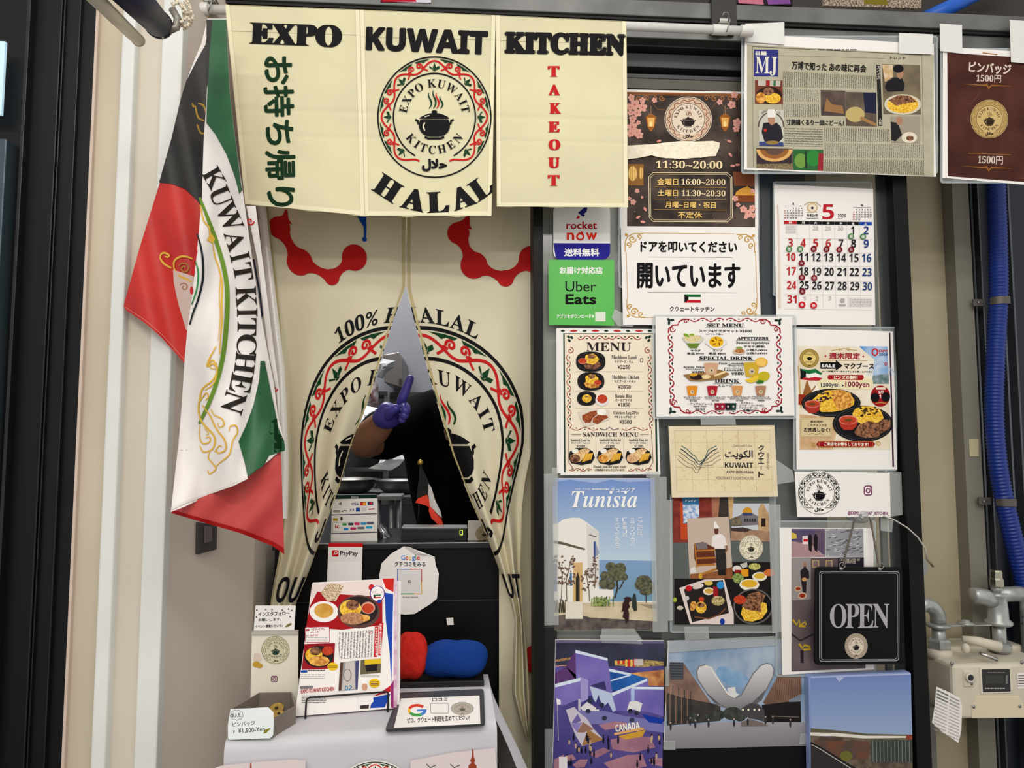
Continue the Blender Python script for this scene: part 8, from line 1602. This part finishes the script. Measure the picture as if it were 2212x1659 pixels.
# ------------------------------------------------------------------ clipboard with review request, lying on the cloth
cb = thing('clipboard', 'black clipboard with a review request sheet lying at the front of the table', 'clipboard', at_z(940, 1570, ZT))
ZK = ZT+0.005
KQ = rquad([(862, 1496), (1045, 1488), (1048, 1563), (832, 1576)], 6, 4)
MB().prism([at_z(x, y, ZK) for x, y in KQ], (0, 0, -0.004)).build('board', mat('charcoal_board', (52, 52, 56), 0.45), cb)
kp = plane_map(np.array([0, 0, ZK]), (0, 0, 1))
c = Canvas(cb, kp, P4, -1.5); c.k = 30
c.poly('sheet', [(285, 1160), (850, 1138), (857, 1342), (236, 1371)], ink(234, 230, 226))
c.text('lettering', '口コミ', (512, 1155, 622, 1180), SOFT, b=0.8)
for a0, a1, m in ((200, 320, ink(206, 70, 50)), (150, 200, ink(232, 180, 60)), (60, 150, ink(70, 150, 84)), (0, 60, ink(70, 120, 200))): c.ring('logo', 402, 1244, 58, 35, 20, m, 16, a0, a1)
c.line('logo', [(402, 1246), (470, 1243)], 13, ink(70, 120, 200)); c.frame('code_frame', 500, 1194, 628, 1266, 4, GREY, r=10)
emblem(c, 727, 1232, 80, 46, 0, disc=ink(176, 168, 156), k1=ink(96, 92, 88)); c.text('lettering', 'ぜひ、クウェート料理を広めてください!', (328, 1286, 780, 1326), SOFT, b=0.8, ang=-2.8); c.build()
tr = thing('black_tray', 'low black tray along the back of the table', 'tray', (float(at_z(960, 1490, ZT)[0]), 0.0, ZT))
xa, xb = float(at_z(862, 1490, ZT)[0]), float(at_z(1046, 1486, ZT)[0])
MB().box(xa, xb, -0.028, 0.035, ZT+0.001, ZT+0.007).build('tray_floor', mat('black_plastic', (20, 20, 21)), tr, bev=0.001)
MB().box(xa, xb, -0.030, -0.026, ZT+0.001, ZT+0.012).build('front_lip', mat('black_plastic', (20, 20, 21)), tr, bev=0.001)
# ------------------------------------------------------------------ plain plush cushions at the back of the table
PLB = mat('blue_plush', (20, 56, 132), 0.9, spec=0.1, noise=((22, 58, 128), 60), bump=(260, 0.7)); PLR = mat('red_plush', (206, 46, 36), 0.9, spec=0.1, noise=((186, 36, 30), 60), bump=(260, 0.7))
def softbody(name, label, cat, c0, rad, m, bumps, n=28, k=18, part='cushion'):
    c0 = np.asarray(c0, float); V = []
    for j in range(k+1):
        ph = math.pi*j/k
        for i in range(n):
            t = 2*math.pi*i/n; d = np.array([math.sin(ph)*math.cos(t), math.sin(ph)*math.sin(t), math.cos(ph)]); p = np.sign(d)*np.abs(d)**0.85
            V.append(c0+p*np.asarray(rad)*(1+bumps*math.sin(3*t+1)*math.sin(2*ph)))
    Fc = [[j*n+i, j*n+(i+1) % n, (j+1)*n+(i+1) % n, (j+1)*n+i] for j in range(k) for i in range(n)]
    lo_ = c0.copy(); lo_[2] -= rad[2]; o = thing(name, label, cat, lo_); mesh_obj(part, V, Fc, m, o, smooth=True); return o
pc = at(990, 1436, 0.012); softbody('plush_cushion', 'long blue plush lying on the black tray beside the magazine', 'plush', (pc[0]-0.008, 0.012, ZT+0.007+0.036), (0.068, 0.032, 0.036), PLB, 0.08)
pc = at(900, 1415, 0.0); softbody('plush_cushion', 'red plush bundled between the magazine and the blue plush', 'plush', (pc[0]-0.012, 0.004, ZT+0.007+0.046), (0.034, 0.024, 0.046), PLR, 0.06)
o = thing('price_tag', 'tiny white tag on the black counter above the blue plush', 'tag', at(973, 1350, YC-0.008)); MB().prism([at(x, y, YC-0.0075) for x, y in ((964, 1335), (979, 1334), (980, 1350), (966, 1350))], (0, 0.0005, 0)).build('tag', PAPER, o)
# ------------------------------------------------------------------ right side: gas meter, pipes, blue conduit
R_ = (1900, 1180, 3.465); rx_ = lambda x, y: (R_[0]+x/R_[2], R_[1]+y/R_[2])
IVORY = mat('ivory_meter_paint', (212, 204, 186), 0.45, noise=((202, 194, 176), 6)); GALV = mat('galvanised_pipe', (186, 188, 186), 0.36, 0.5, noise=((150, 152, 150), 20)); YM = 0.07
p0, p1 = at(*rx_(540, 905), YM), at(*rx_(615, 1285), YM)
X0 = float(p0[0]); ZTm, ZBm = zat(*rx_(800, 880), YM), zat(*rx_(800, 1292), YM)
gm = thing('gas_meter', 'ivory gas meter with dark display window and galvanised pipes', 'gas meter', (X0+0.1, YM+0.06, ZBm))
MB().box(X0, X0+0.235, YM, YM+0.09, ZBm, ZTm).build('front_housing', IVORY, gm, bev=0.008)
MB().box(X0-0.012, X0+0.245, YM+0.09, YM+0.165, ZBm+0.012, ZTm+0.012).build('rear_housing', IVORY, gm, bev=0.006)
a, b = at(*rx_(765, 922), YM-0.003), at(*rx_(978, 1085), YM-0.003)
MB().box(a[0]-0.004, b[0]+0.004, YM-0.003, YM+0.002, b[2]-0.004, a[2]+0.004).build('window_bezel', mat('meter_bezel', (226, 218, 200), 0.4), gm, bev=0.001)
MB().box(a[0], b[0], YM-0.0045, YM-0.002, b[2], a[2]).build('display_window', mat('meter_glass', (26, 26, 28), 0.12), gm)
c = Canvas(gm, flat(YM-0.0045), R_); c.rect('display_print', 790, 965, 925, 1030, ink(76, 80, 76)); lines_of(c, 'display_print', 810, 935, 940, 955, 1, GREY, 6); lines_of(c, 'display_print', 790, 1055, 940, 1072, 1, ink(190, 186, 180), 8); c.rect('display_print', 945, 965, 960, 1030, ink(120, 120, 118)); c.build()
a = at(*rx_(683, 985), YM-0.008)
MB().lathe([(0.011, 0), (0.0105, 0.008), (0.008, 0.010), (0.0065, 0.007), (0.0002, 0.0065)], (a[0], YM, a[2]), (0, -1, 0), 24).build('reset_knob', IVORY, gm, smooth=True)
MB().lathe([(0.0064, 0.0), (0.0064, 0.0085), (0.0002, 0.0088)], (a[0], YM, a[2]), (0, -1, 0), 20).build('knob_hole', mat('dark_hole', (40, 40, 46), 0.4), gm)
MB().box(a[0]-0.013, a[0]+0.012, YM-0.003, YM+0.004, a[2]-0.022, a[2]+0.014).build('knob_plate', IVORY, gm, bev=0.003)
PQ = [at(*rx_(x, y), YM-0.002) for x, y in ((725, 1125), (1040, 1122), (1090, 1200), (1095, 1285), (690, 1288), (695, 1190))]
MB().prism(PQ, (0, 0.004, 0)).build('cover_plate', mat('meter_cover', (216, 204, 176), 0.45), gm, bev=0.001)
for x, y in ((707, 1202), (1052, 1198), (545, 878), (1070, 870), (690, 1030)): q = at(*rx_(x, y), YM-0.003); MB().lathe([(0.0038, 0), (0.0036, 0.002), (0.0002, 0.0026)], (q[0], YM-0.001, q[2]), (0, -1, 0), 12).build('screw', STEELD, gm, smooth=True)
q = at(*rx_(455, 890), YM+0.1); MB().box(X0-0.022, X0-0.010, YM+0.10, YM+0.13, q[2]-0.014, q[2]+0.012).build('side_lug', IVORY, gm, bev=0.002)
LBq = [at(*rx_(x, y), YM-0.001) for x, y in ((1032, 950), (1110, 945), (1110, 1062), (1036, 1068))]; MB().prism(LBq, (0, 0.0006, 0)).build('serial_label', PAPER, gm)
c = Canvas(gm, flat(YM-0.0012), R_); lines_of(c, 'label_print', 1038, 960, 1105, 1055, 5, SOFT, 6); c.build()
# hanging paper tag
tp_ = [(425, 1050), (520, 1092), (600, 1135), (618, 1200), (612, 1380), (590, 1472), (470, 1390), (392, 1320), (412, 1200)]
o = thing('meter_tag', 'curled paper tag with fine print hanging from the side of the gas meter', 'tag', at(*rx_(590, 1472), YM-0.02))
TV = [at(*rx_(x, y), YM-0.022+0.00009*(x-400)) for x, y in tp_]; MB().prism(TV, (0, 0.0005, 0)).build('paper', PAPER, o)
c = Canvas(o, lambda V, L: at_many(V, YM-0.0235+0.00009*((V[:, 0]-R_[0])*R_[2]-400)-L*LAY), R_)
for i in range(13):
    y = 1075+24*i; q0 = (430-2.2*i, y+4 if i else y); q1 = (600-0.5*i, y+85)
    c.line('fine_print', [q0, ((q0[0]+q1[0])/2, (q0[1]+q1[1])/2)], 8 if i < 3 else 4, ink(110, 108, 106) if i < 3 else ink(168, 166, 164)); c.line('fine_print', [((q0[0]+q1[0])/2+12, (q0[1]+q1[1])/2+6), q1], 8 if i < 3 else 4, ink(168, 166, 164))
c.build()
# inlet pipe: out of the frame, elbow, nut
zi = zat(*rx_(300, 450), 0.13); xe = xat(*rx_(470, 560), 0.13); zn = zat(*rx_(475, 735), 0.13); Yp = 0.145
ip = gm
MB().tube([(xr1-0.02, Yp, zi), (xe-0.034, Yp, zi)], 0.0105, 18).build('inlet_pipe', GALV, ip, smooth=True)
MB().tube([(xe-0.046, Yp, zi), (xe-0.030, Yp, zi)]+arc3((xe-0.030, Yp, zi-0.030), 0.030, math.pi/2, 0, (1, 0, 0), (0, 0, 1), 8)+[(xe, Yp, zi-0.042)], [0.0175, 0.0165]+[0.0165]*9+[0.0165], 20).build('elbow', GALV, ip, smooth=True)
MB().lathe([(0.023, 0), (0.026, 0.003), (0.026, 0.007), (0.019, 0.010)], (xe, Yp, zi-0.052), (0, 0, 1), 24).build('flange', GALV, ip, smooth=True)
MB().tube([(xe, Yp, zi-0.05), (xe, Yp, zn-0.01)], 0.0145, 18).build('riser', GALV, ip, smooth=True)
MB().lathe([(0.024, 0.0), (0.026, 0.004), (0.026, 0.018), (0.022, 0.022)], (xe, Yp, zn-0.012), (0, 0, 1), 6).build('hex_nut', GALV, ip)
MB().lathe([(0.030, 0.0), (0.026, 0.016), (0.022, 0.020)], (xe, Yp, ZTm-0.006), (0, 0, 1), 24).build('meter_neck', IVORY, ip, smooth=True)
# outlet: tee, union, second elbow
xo = xat(*rx_(880, 600), 0.15); zf = zat(*rx_(860, 580), 0.13)
op2 = gm
MB().tube([(xo, Yp, ZTm), (xo, Yp, zf+0.004)], 0.0145, 18).build('riser', GALV, op2, smooth=True)
MB().lathe([(0.027, 0), (0.029, 0.003), (0.029, 0.008), (0.022, 0.014), (0.021, 0.040), (0.019, 0.062), (0.021, 0.066), (0.021, 0.074)], (xo, Yp, zf-0.006), (0, 0, 1), 24).build('tee_body', GALV, op2, smooth=True)
MB().tube([(xo, Yp, zf+0.066), (xo, Yp, zf+0.086)], 0.012, 16).build('plug_neck', GALV, op2, smooth=True)
MB().lathe([(0.0135, 0), (0.0145, 0.003), (0.0145, 0.018), (0.0125, 0.022), (0.0125, 0.036), (0.0105, 0.040)], (xo, Yp, zf+0.080), (0, 0, 1), 8).build('brass_plug', mat('nickel_plug', (170, 166, 150), 0.2, 0.95), op2)
za_ = zat(*rx_(680, 380), 0.13)
MB().tube([(xo-0.004, Yp, za_-0.018), (xo-0.03, Yp, za_-0.004), (xo-0.052, Yp, za_), (xo-0.062, Yp, za_)], [0.017, 0.019, 0.0185, 0.0175], 18).build('left_branch', GALV, op2, smooth=True)
MB().tube([(xo, Yp, za_+0.002), (xo+0.04, Yp, za_+0.002)]+arc3((xo+0.05, Yp, za_-0.023), 0.026, math.pi/2, 0, (1, 0, 0), (0, 0, 1), 8)+[(xo+0.076, Yp, za_-0.05)], 0.0175, 18).build('right_elbow', GALV, op2, smooth=True)
MB().tube([(xo+0.076, Yp, za_-0.048), (xo+0.076, Yp, za_-0.075)], 0.0145, 16).build('union', GALV, op2, smooth=True)
MB().tube([(xo+0.076, Yp+0.004, za_-0.07), (xo+0.076, Yp+0.004, 0.4)], 0.0155, 16).build('down_pipe', mat('grey_pipe', (120, 122, 118), 0.4, 0.5), op2, smooth=True)
MB().box(xe, xo, Yp-0.012, Yp+0.012, zf-0.006, zf-0.003).build('bracket_plate', GALV, op2, bev=0.001)
MB().lathe([(0.018, 0), (0.018, 0.004), (0.009, 0.006), (0.008, 0.010), (0.0002, 0.011)], ((xe+xo)/2-0.006, Yp, zf-0.004), (0, 0, 1), 20).build('bolt', GALV, op2, smooth=True)
hd = gm
MB().tube([at(*rx_(620, 692), 0.115), at(*rx_(720, 708), 0.105), at(*rx_(905, 755), 0.09)], [0.007, 0.010, 0.012], 14).build('lever', IVORY, hd, smooth=True)
MB().lathe([(0.02, 0), (0.024, 0.004), (0.024, 0.016), (0.018, 0.020)], (xo, Yp, ZTm+0.004), (0, 0, 1), 20).build('union_nut', GALV, hd)
MB().tube([at(*rx_(750, 800), 0.075), at(*rx_(880, 850), 0.066)], 0.0045, 10).build('lock_pin', STEEL, hd, smooth=True)
MB().ball(at(*rx_(645, 765), 0.10), 0.009, 12, 8, (1, 1, 1.3)).build('lug', IVORY, hd, smooth=True)
# vertical stay below the meter
struct('trim_15', MB().box(xat(*rx_(345, 1300), 0.16), xat(*rx_(400, 1300), 0.16), 0.15, 0.19, 0, zat(*rx_(370, 1065), 0.16)), mat('grey_bracket', (120, 116, 110), 0.5, 0.3), bev=0.002)

# ------------------------------------------------------------------ blue conduit
HOSE = mat('blue_conduit', (14, 46, 128), 0.4); YH = 0.165
hp_ = [(2150, 330), (2152, 420), (2156, 520), (2158, 640), (2152, 740), (2148, 820), (2147, 900), (2152, 980), (2162, 1050), (2178, 1120), (2198, 1200), (2222, 1290), (2250, 1390)]
fy = ipl([(y, x) for x, y in hp_])
o = thing('corrugated_conduit', 'blue corrugated conduit running down the navy column', 'conduit', at(2250, 1390, YH))
pts, rs = [], []
N_ = 560
for i in range(N_+1):
    y = 330+(1390-330)*i/N_; k = 0.5+0.5*math.sin(i*math.pi/1.0*0.5)
    x = sum(float(fy(y+d)) for d in (-40, -20, 0, 20, 40))/5
    pts.append(at(x, y, YH)); rs.append(0.0212 if (i % 4) in (0, 1) else 0.0192)
MB().tube(pts, rs, 20).build('hose', HOSE, o, smooth=True)
for y, x in ((651, 2158), (1084, 2171)):
    p = at(x, y, YH); s = thing('pipe_clamp', 'grey strap clamping the blue conduit %s' % ('near the calendar height' if y < 700 else 'just above the gas meter'), 'clamp', p-np.array([0, 0, 0.01]), 'straps on the blue conduit')
    MB().grid(lambda u, v: p+np.array([-0.0235*math.cos(math.pi*u), -0.0235*math.sin(math.pi*u), -0.009+0.018*v]), 14, 2).build('strap', mat('grey_brown_strap', (96, 90, 86), 0.4, 0.4), s, smooth=True)
    MB().box(p[0]-0.052, p[0]-0.020, YH+0.018, YH+0.024, p[2]-0.009, p[2]+0.009).build('lug', mat('grey_brown_strap', (96, 90, 86)), s, bev=0.001)
    MB().lathe([(0.004, 0), (0.003, 0.003), (0.0002, 0.004)], (p[0]-0.040, YH+0.018, p[2]), (0, -1, 0), 10).build('screw', STEELD, s)
o = thing('blue_pipe', 'smooth bright blue pipe slanting above the beam', 'pipe', at(2010, 40, 0.03))
MB().tube([at(1985, 48, 0.03), at(2060, 12, 0.03), at(2180, -50, 0.03)], 0.017, 18).build('pipe', mat('bright_blue_pipe', (20, 92, 196), 0.4), o, smooth=True)
o = thing('blue_pipe', 'short blue pipe end above the right part of the cream curtain', 'pipe', at(1298, 3, 0.02))
MB().tube([at(1270, -6, 0.02), at(1330, -14, 0.02)], 0.013, 16).build('pipe', mat('bright_blue_pipe', (20, 92, 196)), o, smooth=True)
# wall patch, cord and grey tag beside the frame
o = thing('wall_patch', 'small square of cream tape on the grey pilaster', 'tape', at(2101, 985, 0.199)); MB().prism([at(x, y, 0.1985) for x, y in ((2093, 948), (2114, 948), (2114, 986), (2095, 986))], (0, 0.0006, 0)).build('patch', mat('cream_tape', (196, 184, 152), 0.5), o)
o = thing('bent_wire', 'bent white wire sticking out past the black frame above the OPEN board', 'wire', at(1912, 1118, -0.012))
MB().tube([at(1908, 1115, -0.014), at(1930, 1122, -0.02), at(1960, 1140, -0.03), at(1982, 1160, -0.036), at(1998, 1183, -0.04), at(2003, 1210, -0.04)], 0.0016, 8).build('wire', mat('pale_wire', (190, 186, 178), 0.35, 0.4), o, smooth=True)
MB().tube([at(2003, 1209, -0.04), at(2016, 1224, -0.042)], 0.0024, 8).build('tip', mat('brown_tip', (110, 92, 72), 0.5), o, smooth=True)
o = thing('grey_tag', 'rounded grey metal tag hanging at the edge of the black frame', 'tag', at(1985, 1250, 0.05))
MB().prism([at(x, y, 0.06) for x, y in [(1972, 1170), (1988, 1170), (1992, 1195)]+[(1984+21*math.cos(t), 1226+24*math.sin(t)) for t in np.linspace(-0.9, math.pi+0.5, 14)]+[(1968, 1195)]], (0, 0.004, 0)).build('plate', mat('tag_grey', (150, 152, 150), 0.4, 0.3), o, bev=0.001)
MB().lathe([(0.003, 0), (0.003, 0.001), (0.0002, 0.0012)], at(1986, 1241, 0.06), (0, -1, 0), 10).build('rivet', mat('tag_rivet', (90, 88, 86), 0.4, 0.5), o)
_cu = _TX.data; bpy.data.objects.remove(_TX); bpy.data.curves.remove(_cu)
# a thing that is one mesh stands alone, without an empty above it
for e in [o for o in COL.objects if o.type == 'EMPTY' and o.parent is None]:
    if len(e.children) == 1:
        ch = e.children[0]; nm = e.name; loc = e.location.copy(); pr = {k: e[k] for k in ('label', 'category', 'group', 'kind') if k in e.keys()}
        e.name = 'spent'; ch.parent = None; ch.location = loc+ch.location; ch.name = nm
        for k, v in pr.items(): ch[k] = v
        bpy.data.objects.remove(e)
